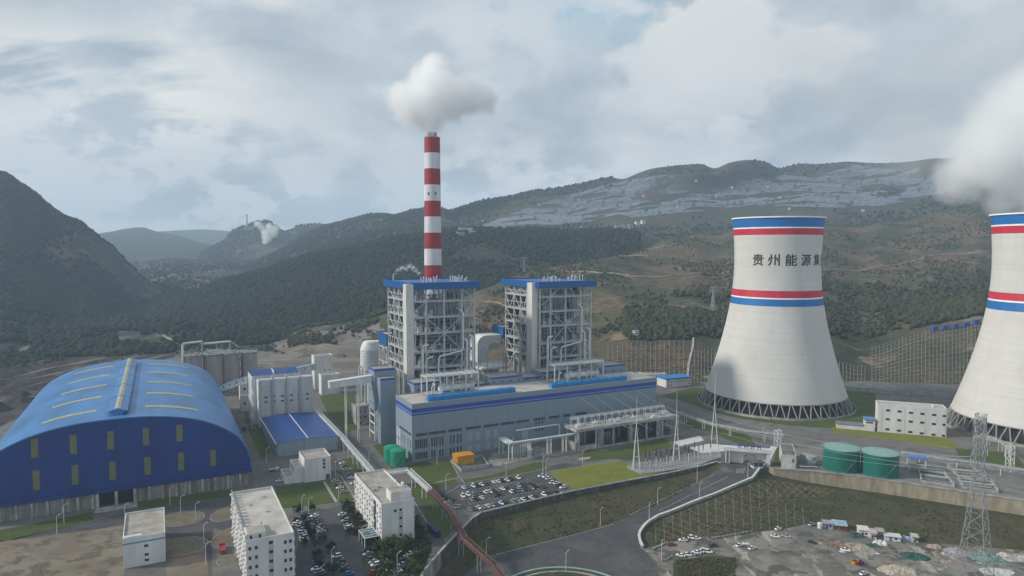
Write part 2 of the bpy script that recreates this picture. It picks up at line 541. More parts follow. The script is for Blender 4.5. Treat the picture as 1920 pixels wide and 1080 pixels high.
class Sheet:
    """a hillside grown over rows of crest and foot lines; every line is (column, row, distance) and becomes a line on the land"""

    def __init__(s, name, rows, mat_, step=9, sub=14, amp=0.010, smooth=14, mat_fn=None, extra=None, freq=1.0):
        p0, p1 = rows[0][0][0], rows[0][-1][0]
        cols = np.arange(p0, p1 + step, step, dtype=float)
        ctrl = []
        for r in rows:
            r = np.array(r, dtype=float)
            py, Y = np.interp(cols, r[:, 0], r[:, 1]), np.interp(cols, r[:, 0], r[:, 2])
            if smooth:
                k = max(1, int(smooth / step))
                ker = np.hanning(2 * k + 3)[1:-1]
                ker /= ker.sum()
                pad = len(ker) // 2
                py = np.convolve(np.pad(py, pad, mode='edge'), ker, 'valid')
                Y = np.convolve(np.pad(Y, pad, mode='edge'), ker, 'valid')
            ctrl.append(np.stack(at_np(cols, py, Y), -1))
        C = np.array(ctrl)
        out = []
        n = len(C)
        for i in range(n - 1):
            a, b, c, d = C[max(i - 1, 0)], C[i], C[i + 1], C[min(i + 2, n - 1)]
            for j in range(sub):
                t = j / sub
                out.append(0.5 * (2 * b + (c - a) * t + (2 * a - 5 * b + 4 * c - d) * t * t + (3 * b - a - 3 * c + d) * t ** 3))
        out.append(C[-1])
        g = np.array(out)
        for i in range(g.shape[0]):
            fade = min(1.0, i / sub)
            for j in range(g.shape[1]):
                x, y, z = g[i, j]
                d = math.hypot(x, y)
                f = freq * 9.0 / d
                v = mnoise.fractal(Vector((x * f, y * f, 3.3)), 0.9, 2.1, 6)
                rg = abs(mnoise.noise(Vector((x * f * 0.7 + 9, y * f * 0.7, 1.7))))
                g[i, j, 2] = z + fade * amp * d * (v - rg * 0.8 + 0.2)
        s.g, s.cols, s.sub, s.nrow = g, cols, sub, n
        nr, nc = g.shape[:2]
        V_ = [tuple(p) for p in g.reshape(-1, 3)]
        F_ = [(i * nc + j, i * nc + j + 1, (i + 1) * nc + j + 1, (i + 1) * nc + j) for i in range(nr - 1) for j in range(nc - 1)]
        me = bpy.data.meshes.new(name)
        me.from_pydata(V_, [], F_)
        for m in (mat_ if isinstance(mat_, (list, tuple)) else [mat_]):
            me.materials.append(m)
        me.polygons.foreach_set('use_smooth', [True] * len(F_))
        if mat_fn:
            idx = []
            for i in range(nr - 1):
                for j in range(nc - 1):
                    idx.append(mat_fn(cols[j], i / sub))
            me.polygons.foreach_set('material_index', idx)
        me.update()
        s.o = tag(link(name, me), kind="structure")
        s.bvh = BVHTree.FromPolygons([Vector(p) for p in V_], F_)

    def P(s, px, r):
        """the point under picture column px on the land, r rows up the slope (fractional)"""
        i = min(max(r * s.sub, 0), s.g.shape[0] - 1.001)
        j = min(max((px - s.cols[0]) / (s.cols[1] - s.cols[0]), 0), len(s.cols) - 1.001)
        a, b, u, v = int(i), int(j), i - int(i), j - int(j)
        g = s.g
        return Vector(((g[a, b] * (1 - v) + g[a, b + 1] * v) * (1 - u) + (g[a + 1, b] * (1 - v) + g[a + 1, b + 1] * v) * u))

    def z(s, x, y):
        h = s.bvh.ray_cast(Vector((x, y, 3000)), Vector((0, 0, -1)))
        return h[0].z if h[0] else None


def foot(cols, d, z=-8):
    return [(c, CY - F * math.tan(math.atan2(z - CAMZ, dd) + PITCH), dd) for c, dd in zip(cols, d)]


hillside = Sheet("hillside", [
    foot([440, 560, 700, 840, 960, 1060, 1130, 1180, 1300, 1400, 1560, 1700, 1850, 2000, 2250], [900, 860, 850, 820, 770, 730, 705, 700, 690, 688, 685, 680, 672, 660, 640]),
    [(440, 668, 940), (560, 656, 915), (640, 651, 905), (720, 655, 900), (840, 660, 890), (960, 658, 860), (1060, 652, 820), (1130, 648, 790), (1180, 640, 785), (1300, 634, 785), (1400, 635, 785), (1560, 642, 790), (1640, 652, 790), (1700, 625, 800), (1850, 598, 810), (2250, 585, 800)],
    [(440, 648, 1040), (560, 628, 1040), (640, 615, 1040), (720, 600, 1040), (840, 590, 1030), (960, 582, 1010), (1060, 572, 1000), (1180, 566, 1000), (1300, 560, 1000), (1560, 566, 1000), (1850, 548, 1000), (2250, 540, 980)],
    [(440, 632, 1150), (560, 624, 1150), (640, 612, 1160), (720, 592, 1170), (840, 572, 1180), (900, 548, 1200), (960, 518, 1250), (1010, 503, 1280), (1060, 490, 1300), (1100, 486, 1300), (1130, 486, 1300), (1180, 492, 1330), (1300, 492, 1350), (1560, 486, 1400), (1850, 468, 1400), (2250, 455, 1350)],
    [(440, 618, 1300), (640, 622, 1350), (720, 622, 1380), (840, 620, 1400), (900, 590, 1450), (960, 565, 1500), (1060, 540, 1550), (1130, 510, 1600), (1180, 485, 1650), (1240, 455, 1750), (1300, 445, 1800), (1400, 437, 1850), (1560, 432, 1850), (1700, 412, 1900), (1850, 382, 1950), (2250, 350, 2000)],
    [(440, 612, 1400), (720, 640, 1500), (840, 640, 1600), (1060, 560, 1800), (1180, 490, 1900), (1300, 448, 2150), (1560, 440, 2200), (1850, 405, 2300), (2250, 380, 2300)],
], [h_brown, g_quarry], step=8, amp=0.0105, mat_fn=lambda c, r: 1 if (c < 705 + 28 * math.sin(r * 9) + 12 * math.sin(r * 31) and r < 1.75 + 0.2 * math.sin(c * 0.05) + 0.12 * math.sin(c * 0.19)) else 0)
forest_ridge = Sheet("forest_hill", [
    foot([180, 300, 450, 600, 700, 860, 1000, 1170, 1350], [1090, 1080, 1060, 1030, 1010, 1000, 1000, 1000, 1000]),
    [(180, 622, 1250), (300, 606, 1250), (450, 588, 1230), (600, 575, 1220), (700, 570, 1200), (860, 560, 1200), (1000, 560, 1200), (1350, 560, 1200)],
    [(180, 612, 1450), (300, 584, 1450), (450, 556, 1450), (600, 530, 1450), (700, 518, 1450), (860, 500, 1450), (1000, 495, 1450), (1350, 500, 1450)],
    [(180, 605, 1700), (300, 564, 1720), (340, 553, 1730), (450, 520, 1750), (600, 482, 1780), (700, 458, 1800), (780, 442, 1800), (860, 434, 1800), (1000, 430, 1820), (1100, 430, 1820), (1170, 440, 1800), (1250, 455, 1800), (1350, 470, 1780)],
    [(180, 640, 2000), (450, 555, 2050), (700, 490, 2100), (860, 455, 2150), (1100, 450, 2150), (1350, 490, 2100)],
], h_forest, step=8, amp=0.009)
CREST = [(280, 566), (380, 532), (450, 505), (520, 474), (560, 452), (590, 436), (620, 424), (660, 412), (690, 406), (715, 404), (740, 407), (770, 398), (800, 391), (822, 393), (842, 401), (870, 390), (900, 379), (1000, 359), (1080, 344), (1110, 338), (1140, 334), (1168, 341), (1200, 328), (1225, 319), (1260, 315), (1290, 312), (1318, 311), (1340, 318), (1360, 309), (1390, 304), (1410, 304), (1440, 311), (1462, 322), (1490, 314), (1530, 314), (1560, 311), (1590, 305), (1620, 304), (1650, 308), (1680, 305), (1740, 299), (1850, 298), (2000, 292), (2250, 300)]
big_mountain = Sheet("mountain", [
    [(280, 590, 1950), (450, 555, 1950), (700, 500, 1950), (1000, 490, 1950), (1300, 480, 1950), (1700, 460, 2000), (2250, 440, 2050)],
    [(280, 580, 2250), (450, 535, 2250), (580, 486, 2250), (700, 452, 2250), (860, 442, 2250), (1000, 438, 2250), (1170, 434, 2250), (1300, 424, 2250), (1500, 415, 2250), (1700, 400, 2250), (1850, 372, 2250), (2250, 340, 2250)],
    [(280, 572, 2500), (450, 518, 2550), (580, 460, 2600), (700, 430, 2650), (780, 418, 2650), (860, 416, 2650), (1000, 402, 2650), (1170, 386, 2650), (1300, 368, 2650), (1500, 362, 2650), (1700, 350, 2650), (1850, 340, 2600), (2250, 320, 2600)],
    [(a, b, 3000 + 250 * math.sin(a * 0.013)) for a, b in CREST],
    [(a, b + 14, 3400) for a, b in CREST],
    [(a, b + 40, 3800) for a, b in CREST],
], [h_solar, h_left], step=7, amp=0.0052, smooth=9, mat_fn=lambda c, r: 1 if c < 800 + 40 * math.sin(r * 5) else 0)  # left slope darkened by its material, against the sun falling on it
mid_hill = Sheet("distant_hill", [
    [(340, 530, 3000), (500, 505, 3000), (760, 500, 3000)],
    [(340, 512, 3400), (400, 492, 3400), (500, 484, 3400), (760, 470, 3400)],
    [(340, 500, 4000), (385, 474, 4000), (402, 464, 4000), (420, 456, 4050), (430, 438, 4080), (445, 428, 4100), (468, 420, 4100), (490, 412, 4100), (508, 416, 4100), (520, 428, 4100), (532, 438, 4130), (545, 436, 4150), (560, 425, 4200), (600, 420, 4200), (640, 420, 4200), (760, 425, 4200)],
    [(340, 510, 4500), (436, 450, 4500), (490, 440, 4500), (600, 440, 4600), (760, 440, 4600)],
], h_left, step=6, amp=0.003, smooth=8, freq=2.0)
far_hill = Sheet("far_blue_hill", [
    [(60, 520, 3600), (280, 500, 3600), (520, 500, 3600)],
    [(60, 480, 4176), (190, 462, 4176), (280, 462, 4176), (520, 480, 4176)],
    [(60, 455, 4896), (150, 446, 4896), (190, 436, 4896), (220, 431, 4896), (250, 427, 4968), (270, 426, 4968), (290, 433, 4968), (320, 440, 4968), (350, 448, 4968), (390, 461, 4968), (430, 466, 4968), (520, 470, 4968)],
    [(60, 470, 5472), (250, 445, 5472), (390, 480, 5472), (520, 490, 5472)],
], h_far, step=8, amp=0.002, smooth=10, freq=2.0)
farthest = Sheet("horizon_hill", [
    [(-400, 470, 6120), (350, 470, 6120), (900, 470, 6120)],
    [(-400, 440, 7056), (150, 440, 7056), (250, 436, 7056), (330, 433, 7056), (380, 431, 7056), (430, 434, 7056), (500, 438, 7056), (900, 436, 7056)],
    [(-400, 450, 7560), (350, 450, 7560), (900, 450, 7560)],
], h_far, step=14, amp=0.0012, smooth=20, freq=2.0)
left_mountain = Sheet("left_mountain", [
    foot([-700, -300, -100, 0, 60, 130, 190, 230, 290, 340], [640, 700, 740, 770, 790, 840, 900, 960, 1060, 1200]),
    [(-700, 600, 900), (-300, 615, 960), (0, 632, 1020), (60, 636, 1040), (130, 634, 1080), (190, 628, 1140), (230, 622, 1220), (290, 606, 1400), (340, 596, 1500)],
    [(-700, 520, 1150), (-300, 530, 1200), (0, 560, 1280), (60, 572, 1290), (130, 588, 1320), (190, 592, 1360), (230, 594, 1420), (290, 592, 1550), (340, 590, 1650)],
    [(-700, 410, 1380), (-300, 420, 1430), (0, 452, 1500), (60, 470, 1500), (130, 502, 1520), (190, 524, 1540), (230, 546, 1580), (290, 572, 1680), (340, 586, 1750)],
    [(-700, 330, 1650), (-300, 312, 1700), (-100, 318, 1720), (-40, 330, 1730), (0, 338, 1750), (20, 343, 1750), (60, 366, 1760), (100, 389, 1770), (130, 408, 1780), (160, 428, 1780), (185, 440, 1790), (205, 455, 1800), (230, 480, 1820), (255, 504, 1830), (290, 540, 1850), (340, 580, 1860)],
    [(-700, 360, 2000), (-300, 340, 2100), (0, 370, 2100), (130, 440, 2100), (230, 510, 2100), (340, 600, 2100)],
], h_left, step=6, amp=0.021, smooth=10, sub=18)
valley = Sheet("valley", [
    foot([60, 200, 340, 480, 600], [840, 850, 880, 960, 1000], -3),
    [(60, 632, 1020), (200, 630, 1040), (340, 622, 1080), (480, 612, 1150), (600, 596, 1200)],
    [(60, 610, 1250), (200, 606, 1280), (340, 600, 1300), (600, 585, 1320)],
    [(60, 560, 1900), (200, 558, 1900), (340, 554, 1900), (600, 550, 1900)],
    [(60, 510, 2900), (240, 508, 2900), (400, 500, 2900), (600, 500, 2900)],
    [(60, 488, 4200), (240, 485, 4200), (400, 486, 4200), (600, 480, 4200)],
], h_valley, step=10, amp=0.006, smooth=20)

# --- the plant's level ground: one sheet from the retaining walls to the hills
EDGE = [(690, 1500), (755, 1200), (795, 1072), (826, 1035), (862, 996), (885, 973), (902, 962), (1000, 938), (1075, 921), (1180, 901), (1260, 886), (1320, 873), (1345, 866), (1425, 872), (1450, 879), (1520, 884), (1580, 890), (1662, 901), (1802, 922), (1898, 936), (2150, 975)]
edge_pts = [G(*p) for p in EDGE]
mb = MB()
outer = [Vector((1100, 300, 0)), Vector((1300, 1150, 0)), Vector((-1300, 1150, 0)), Vector((-700, 80, 0)), Vector((-20, 80, 0))]
mb.face(edge_pts + outer)
ground = tag(mb.build("ground", g_plant), kind="structure")


def sheet(name, pts, m, lift, z=0.0):
    """one flat piece of surface on the level ground, in picture points"""
    mb = MB().face([G(p[0], p[1], z) + Vector((0, 0, lift)) for p in pts])
    o = mb.build(name, m)
    me = o.data
    if me.polygons[0].normal.z < 0:
        me.flip_normals()
    return tag(o, kind="structure")


def strip_on(name, pts, width, m, lift, zf=None, kind="structure"):
    """a band along a line of picture points on the level ground (kerbs, lanes, paint)"""
    w = [G(*p) for p in pts]
    mb = MB()
    L, Rr = [], []
    for i, p in enumerate(w):
        d = (w[min(i + 1, len(w) - 1)] - w[max(i - 1, 0)]).normalized()
        nrm = Vector((-d.y, d.x, 0))
        L.append(p + nrm * width / 2 + Vector((0, 0, lift)))
        Rr.append(p - nrm * width / 2 + Vector((0, 0, lift)))
    for i in range(len(w) - 1):
        mb.face([L[i], Rr[i], Rr[i + 1], L[i + 1]])
    o = mb.build(name, m)
    if o.data.polygons[0].normal.z < 0:
        o.data.flip_normals()
    return tag(o, kind=kind)


# --- the lower ground south of the walls, a surface through surveyed points (picture column, row, height)
ROAD = [((1352, 871, -0.4), (1428, 876, -0.4)), ((1340, 884, -1.5), (1411, 898, -1.5)), ((1304, 907, -3.5), (1371, 915, -3.5)), ((1233, 947, -6), (1298, 944, -6)), ((1180, 969, -8), (1235, 969, -8)), ((1130, 987, -9), (1207, 989, -9)), ((1030, 1014, -10), (1198, 1007, -10))]
ROADL = [a for a, b in ROAD] + [(912, 1042, -10), (868, 1080, -10), (845, 1180, -10), (800, 1540, -10)]
ROADR = [b for a, b in ROAD] + [(1205, 1029, -10), (1232, 1055, -10.3), (1250, 1180, -10.3), (1290, 1540, -10.3)]
WALLF = [(700, 1540, -9.8), (780, 1200, -9.5), (795, 1095, -8), (826, 1052, -7), (862, 1008, -5), (885, 984, -3.2), (902, 971, -2.6), (1000, 946, -2.6), (1075, 930, -2.6), (1180, 910, -2.5), (1260, 895, -2.3), (1320, 882, -2.0), (1346, 869, -0.7)]
WALLR = [(1430, 879, -1.0), (1450, 894, -4), (1520, 909, -7), (1580, 922, -8), (1662, 936, -8), (1802, 957, -8), (1898, 970, -8), (2150, 1010, -8)]
LOTT = [(1222, 1024, -10.6), (1300, 1008, -11), (1400, 1000, -11.6), (1470, 992, -12), (1535, 978, -12.4), (1580, 990, -12.8), (1640, 1000, -13), (1720, 1016, -13.5), (1800, 1022, -13.5), (1960, 1036, -13.5), (2150, 1060, -13.5)]
LEDGE = [(1328, 1003, -10.7), (1400, 966, -9.2), (1455, 938, -7.8), (1500, 938, -8.4), (1545, 943, -9.2)]
LOTB = [(1310, 1540, -10.8), (1600, 1540, -12.4), (2000, 1540, -13.6), (2700, 1540, -14), (2600, 1100, -14)]
LOTM = [(1340, 1050, -11.2), (1450, 1040, -12), (1560, 1050, -12.8), (1700, 1060, -13.6), (1850, 1070, -13.8), (1400, 1180, -11.8), (1700, 1200, -13.5), (2100, 1200, -14)]
MIDB = [(905, 1008, -7), (1000, 985, -6.6), (1100, 958, -5.8), (1200, 930, -4.3), (1280, 905, -3)]
pts3, edges = [], []


def add_line(L, close=False):
    b = len(pts3)
    for p in L:
        pts3.append(G(*p))
    for i in range(len(L) - 1):
        edges.append((b + i, b + i + 1))


for L in (WALLF, ROADL, ROADR, WALLR, LOTT, LEDGE, LOTB):
    add_line(L)
for L in (LOTM, MIDB):
    for p in L:
        pts3.append(G(*p))
b_ = len(pts3)
UNDER = []
for L, top in ((WALLF[:], [(690, 1500), (755, 1200), (795, 1072), (826, 1035), (862, 996), (885, 973), (902, 962), (1000, 938), (1075, 921), (1180, 901), (1260, 886), (1320, 873), (1345, 866)]), (WALLR[:], [(1425, 872), (1450, 879), (1520, 884), (1580, 890), (1662, 901), (1802, 922), (1898, 936), (2150, 975)])):
    for f, t in zip(L, top):
        q = G(*t)
        n_ = Vector((q.x, q.y, 0)).normalized() * 0.4
        pts3.append(Vector((q.x + n_.x, q.y + n_.y, f[2])))
pts3.append(G(1380, 866, -.35))
vo, _, fo, orig_v, _, _ = delaunay_2d_cdt([Vector((p.x, p.y)) for p in pts3], edges, [], 0, 0.01)
zs = []
for i, v in enumerate(vo):
    if orig_v[i]:
        zs.append(pts3[orig_v[i][0]].z)
    else:
        dd = sorted(((Vector((p.x, p.y)) - v).length, p.z) for p in pts3)[:3]
        zs.append(sum(z / (d + .1) for d, z in dd) / sum(1 / (d + .1) for d, z in dd))


def proj(p):
    d = p.y * CP - (p.z - CAMZ) * SP
    return CX + F * p.x / d, CY - F * (p.y * SP + (p.z - CAMZ) * CP) / d


def below(line, px, py):
    xs = [a[0] for a in line]
    return py > np.interp(px, xs, [a[1] for a in line])


def road_left(px, py):
    """True where the picture point lies left of or above the road's upper kerb"""
    ys = [a[1] for a in ROADL]
    return px < np.interp(py, ys, [a[0] for a in ROADL])


def road_right(px, py):
    return px > np.interp(py, [a[1] for a in ROADR], [a[0] for a in ROADR])


tv = [Vector((v.x, v.y, z)) for v, z in zip(vo, zs)]
fm, ff = [], []
for f in fo:
    c = sum((tv[i] for i in f), Vector()) / len(f)
    px, py = proj(c)
    if not road_left(px, py) and not road_right(px, py):
        k = 0
    elif road_right(px, py) and below(LOTT, px, py):
        k = 2
    else:
        k = 1
    f = tuple(f)
    a, b, d = tv[f[0]], tv[f[1]], tv[f[2]]
    if (b - a).cross(d - a).z < 0:
        f = tuple(reversed(f))
    ff.append(f)
    fm.append(k)
me = bpy.data.meshes.new("lower_ground")
me.from_pydata(tv, [], ff)
for m in (g_asphalt, g_bank, g_gravel):
    me.materials.append(m)
me.polygons.foreach_set('material_index', fm)
me.update()
tag(link("lower_ground", me), kind="structure")
low_bvh = BVHTree.FromPolygons(tv, ff)


def GZ(x, y):
    """height of the ground under a place: the lower ground where it lies, else the level yard"""
    h = low_bvh.ray_cast(Vector((x, y, 50)), Vector((0, 0, -1)))
    return h[0].z if h[0] else 0.0


def L_(px, py):
    """the point of the lower ground under a picture point (level yard if it misses)"""
    d = ray(px, py)
    h = low_bvh.ray_cast(Vector((0, 0, CAMZ)), d)
    return h[0].copy() if h[0] else G(px, py)


# ------------------------------------------------------------------ building helpers
def add_windows(parent, spots, w, h, side='F', name="window", frame=white_metal, glass=glass_dark, proud=0.06, cache={}):
    """spots = local (x, y, z) of each window's centre on the wall; every window is a part of its own, copies share one mesh"""
    key = (round(w, 2), round(h, 2), side, name, frame.name, glass.name)
    if key not in cache:
        mb = MB()
        t = min(0.14, w * 0.12)
        a, b = w / 2, h / 2
        if side == 'F':
            mb.box(-a, a, -proud, 0.2, -b, b, 0).face([(-a + t, -proud - .02, -b + t), (a - t, -proud - .02, -b + t), (a - t, -proud - .02, b - t), (-a + t, -proud - .02, b - t)], 1)
        elif side == 'L':
            mb.box(-proud, 0.2, -a, a, -b, b, 0).face([(-proud - .02, a - t, -b + t), (-proud - .02, -a + t, -b + t), (-proud - .02, -a + t, b - t), (-proud - .02, a - t, b - t)], 1)
        else:
            mb.box(-0.2, proud, -a, a, -b, b, 0).face([(proud + .02, -a + t, -b + t), (proud + .02, a - t, -b + t), (proud + .02, a - t, b - t), (proud + .02, -a + t, b - t)], 1)
        cache[key] = mb.mesh(name, [frame, glass])
    for p in spots:
        link(name, cache[key], parent, p)


def parapet(mb, x0, x1, y0, y1, z, h=1.0, t=0.35, mi=0):
    mb.box(x0, x1, y0, y0 + t, z, z + h, mi).box(x0, x1, y1 - t, y1, z, z + h, mi)
    mb.box(x0, x0 + t, y0 + t, y1 - t, z, z + h, mi).box(x1 - t, x1, y0 + t, y1 - t, z, z + h, mi)


def flat_block(parent, x0, x1, y0, y1, z0, z1, wall, roof=roof_felt, ph=0.9, wname="wall", rname="roof"):
    """walls with a parapet and a roof deck lying inside it"""
    mb = MB().box(x0, x1, y0, y1, z0, z1 - ph)
    parapet(mb, x0, x1, y0, y1, z1 - ph, ph)
    w = mb.build(wname, wall, parent)
    r = MB().box(x0 + .36, x1 - .36, y0 + .36, y1 - .36, z1 - ph + .004, z1 - ph + .12).build(rname, roof, parent)
    return w, r


def local(o, p):
    """world point -> the thing's own axes"""
    d = Vector(p) - o.location
    a = o.rotation_euler.z
    c, s_ = math.cos(a), math.sin(a)
    return Vector((d.x * c + d.y * s_, -d.x * s_ + d.y * c, d.z))


# ================================================================== TURBINE HALL
HP = G(773, 866)                                   # the hall's near corner
HL = along(HP, U, 1230, 36)
HH = hgt(HP, 758)
HD = 34.0


def hx(px, z):                                      # distance along the front where column px stands at height z
    return along(HP, U, px, z)


hall = thing("turbine_hall", "long blue grey turbine hall with double blue stripe and flat pale roof", "power building", HP, TH)
mb = MB().box(0, HL, 0, HD, 0, HH - 0.9)
parapet(mb, 0, HL, 0, HD, HH - 0.9, 0.9)
mb.build("wall", cladding, hall)
MB().box(.36, HL - .36, .36, HD - .36, HH - .896, HH - .7).build("roof", roof_pale, hall)
for z0, z1 in ((HH - 5.9, HH - 3.4), (HH - 7.7, HH - 6.7)):
    mb = MB().box(-.06, HL + .06, -.06, 0, z0, z1)
    mb.box(-.06, 0, 0, HD, z0, z1)
    mb.box(HL, HL + .06, 0, HD, z0, z1)
    mb.build("stripe", blue_stripe, hall)
# the long window band under the stripes, in separate runs
for a, b in ((780, 801.5), (803, 836), (840, 866), (873, 902), (906, 935), (938, 965), (968, 992), (1000, 1022), (1029, 1049), (1056, 1070), (1078, 1100)):
    x0, x1 = hx(a, 17), hx(b, 17)
    add_windows(hall, [((x0 + x1) / 2, 0, 17.2)], x1 - x0, 2.0, 'F', "window_band", dark_metal, glass_band)
for zc, h in ((11.2, 6.0), (3.4, 4.6)):
    for g in ((780, 784, 788), (792, 796, 800), (810, 814.5, 819), (825, 830), (845, 851), (858, 864)):
        for px in g:
            add_windows(hall, [(hx(px, zc), 0, zc)], 1.1, h, 'F', "window", dark_metal, glass_dark)
    for px in (881, 896, 915, 929):
        add_windows(hall, [(hx(px, zc), 0, zc)], 3.4, h * 0.92, 'F', "louvre", cladding_light, cladding_light)
add_windows(hall, [(0, y, 11.0) for y in (15, 20, 8)] + [(0, 3, 11.0)], 1.7, 6.0, 'L', "side_window", white_metal, glass_band)
add_windows(hall, [(0, 26, 13.0), (0, 30.5, 13.0), (0, 26, 5), (0, 30.5, 5)], 1.6, 6.2, 'L', "louvre", white_metal, white)
add_windows(hall, [(0, 14, 17.4)], 24, 1.7, 'L', "window_band", dark_metal, glass_band)
for px in (1005, 1011, 1017):
    for z in (14.5, 9.5):
        add_windows(hall, [(hx(px, z), 0, z)], 1.5, 1.5, 'F', "small_window", dark_metal, glass_dark)
for i, (a, b) in enumerate(((802, 965), (1033, 1173))):
    # bright blue ventilation ridges lying along the roof
    p = HP + V * 6
    x0, x1 = along(p, U, a, HH), along(p, U, b, HH)
    mb = MB()
    prof = [(4.6, HH - .72), (4.3, HH + 2.0), (5.2, HH + 2.8), (8.0, HH + 2.8), (8.9, HH + 2.0), (8.6, HH - .72)]
    n = len(prof)
    for j in range(n):
        k = (j + 1) % n
        mb.face([(x0, prof[j][0], prof[j][1]), (x1, prof[j][0], prof[j][1]), (x1, prof[k][0], prof[k][1]), (x0, prof[k][0], prof[k][1])])
    mb.face([(x0, y, z) for y, z in reversed(prof)]).face([(x1, y, z) for y, z in prof])
    v = mb.build("roof_ventilator", blue_bright, hall)
    bm = bmesh.new(); bm.from_mesh(v.data); bmesh.ops.recalc_face_normals(bm, faces=bm.faces[:]); bm.to_mesh(v.data); bm.free()
    for q in range(9):
        xx = x0 + (x1 - x0) * (q + .5) / 9
        MB().box(xx - .15, xx + .15, 4.2, 9.0, HH + 2.05, HH + 2.9).build("joint", blue, v)

# ================================================================== BUNKER BAY behind the hall
bay = thing("bunker_bay", "lower blue grey bay with navy trim between turbine hall and boiler houses", "power building", HP + V * (HD + 0.3), TH)
zt = 42.6
segs = [(13.5, 33, 44.5), (33.3, 72, 39.5), (72.3, 100, 43.2), (100.3, 116, 40.8), (116.3, 150, 43.6), (150.3, 172, 40.5), (172.3, 196, 44.0)]
for x0, x1, z in segs:
    w, r = flat_block(bay, x0, x1, 0.0, 17.0, 0, z, cladding, roof_felt, 0.8, "bay_wall", "bay_roof")
    mb = MB().box(x0, x1, -.05, 0, z - 1.5, z - 0.3)
    if x0 < 20:
        mb.box(x0 - .05, x0, 0, 17, z - 1.5, z - .3)
    mb.build("trim", blue_stripe, bay)
    nwin = max(2, int((x1 - x0) / 6))
    add_windows(bay, [(x0 + (i + .5) * (x1 - x0) / nwin, 0, HH + 1.3) for i in range(nwin)], 1.5, 1.3, 'F', "window", dark_metal, glass_dark)


# ================================================================== DEAERATORS on the hall roof
def deaerator(px0, px1, label):
    p0 = HP + V * 15.5
    x0 = along(p0, U, px0, HH)
    w = along(p0, U, px1, HH) - x0
    t = thing("deaerator_frame", label, "deaerator", p0 + U * x0 + Vector((0, 0, HH - .7)), TH, "deaerator frames on the turbine hall roof")
    d, h = 11.0, 14.0
    n = 4
    for i in range(n + 1):
        for y in (0, d):
            MB().box(w * i / n - .35, w * i / n + .35, y - .35, y + .35, 0, h - 0.5).build("post", white_metal, t)
    mb = MB().box(-.7, w + .7, -.7, d + .7, h - .5, h + .3)
    for i in range(9):
        mb.box(w * i / 8 - .2, w * i / 8 + .2, -.72, d + .72, h + .3, h + .6)
    mb.build("roof_slab", grey_metal, t)
    rl = MB()
    for z in (h + 1.1, h + 1.7):
        rl.bar((0, -.4, z), (w, -.4, z), .08).bar((0, d + .4, z), (w, d + .4, z), .08)
    for i in range(13):
        rl.bar((w * i / 12, -.4, h + .3), (w * i / 12, -.4, h + 1.7), .07)
    rl.build("railing", white_metal, t)
    pl = MB().box(.5, w - .5, .5, d - .5, 2.0, 2.3).box(w * .5, w, .5, d - .5, 9.4, 9.6)
    pl.build("platform", grey_metal, t)
    tk = MB().lathe([(0.3, 0), (1.6, .5), (2.3, 1.4), (2.5, 2.6), (2.5, w * .72 - 2.6), (2.3, w * .72 - 1.4), (1.6, w * .72 - .5), (.3, w * .72)], 20)
    o = tk.build("tank", white_metal, t, True, loc=(w * .24, 3.6, 5.0), rot=(0, math.pi / 2, 0))
    for f in (.12, .38, .62, .88):
        x = w * (.24 + .72 * f)
        MB().box(x - .3, x + .3, 1.6, 5.6, 2.3, 4.0).build("saddle", grey_metal, t)
    rng = random.Random(px0)
    for i in range(5):
        x = w * (.1 + .19 * i)
        MB().pipe(bend([(x, 1.0, 2.3), (x, 1.0, 7.5 + rng.random()), (x + 2.5, 1.0, 8.2), (x + 2.5, 6, 8.2)], 1.2), .45).build("pipe", white_metal, t)
    for i in range(14):
        x = w * (.3 + .05 * i)
        MB().bar((x, 3.6, 7.3), (x, 3.6, 8.6 + rng.random() * .8), .28, 6).build("valve", white_metal, t)
    return t


deaerator(801, 897, "white pipe frame with long tank on hall roof before the first boiler house")
deaerator(1040, 1131, "white pipe frame with long tank on hall roof before the second boiler house")


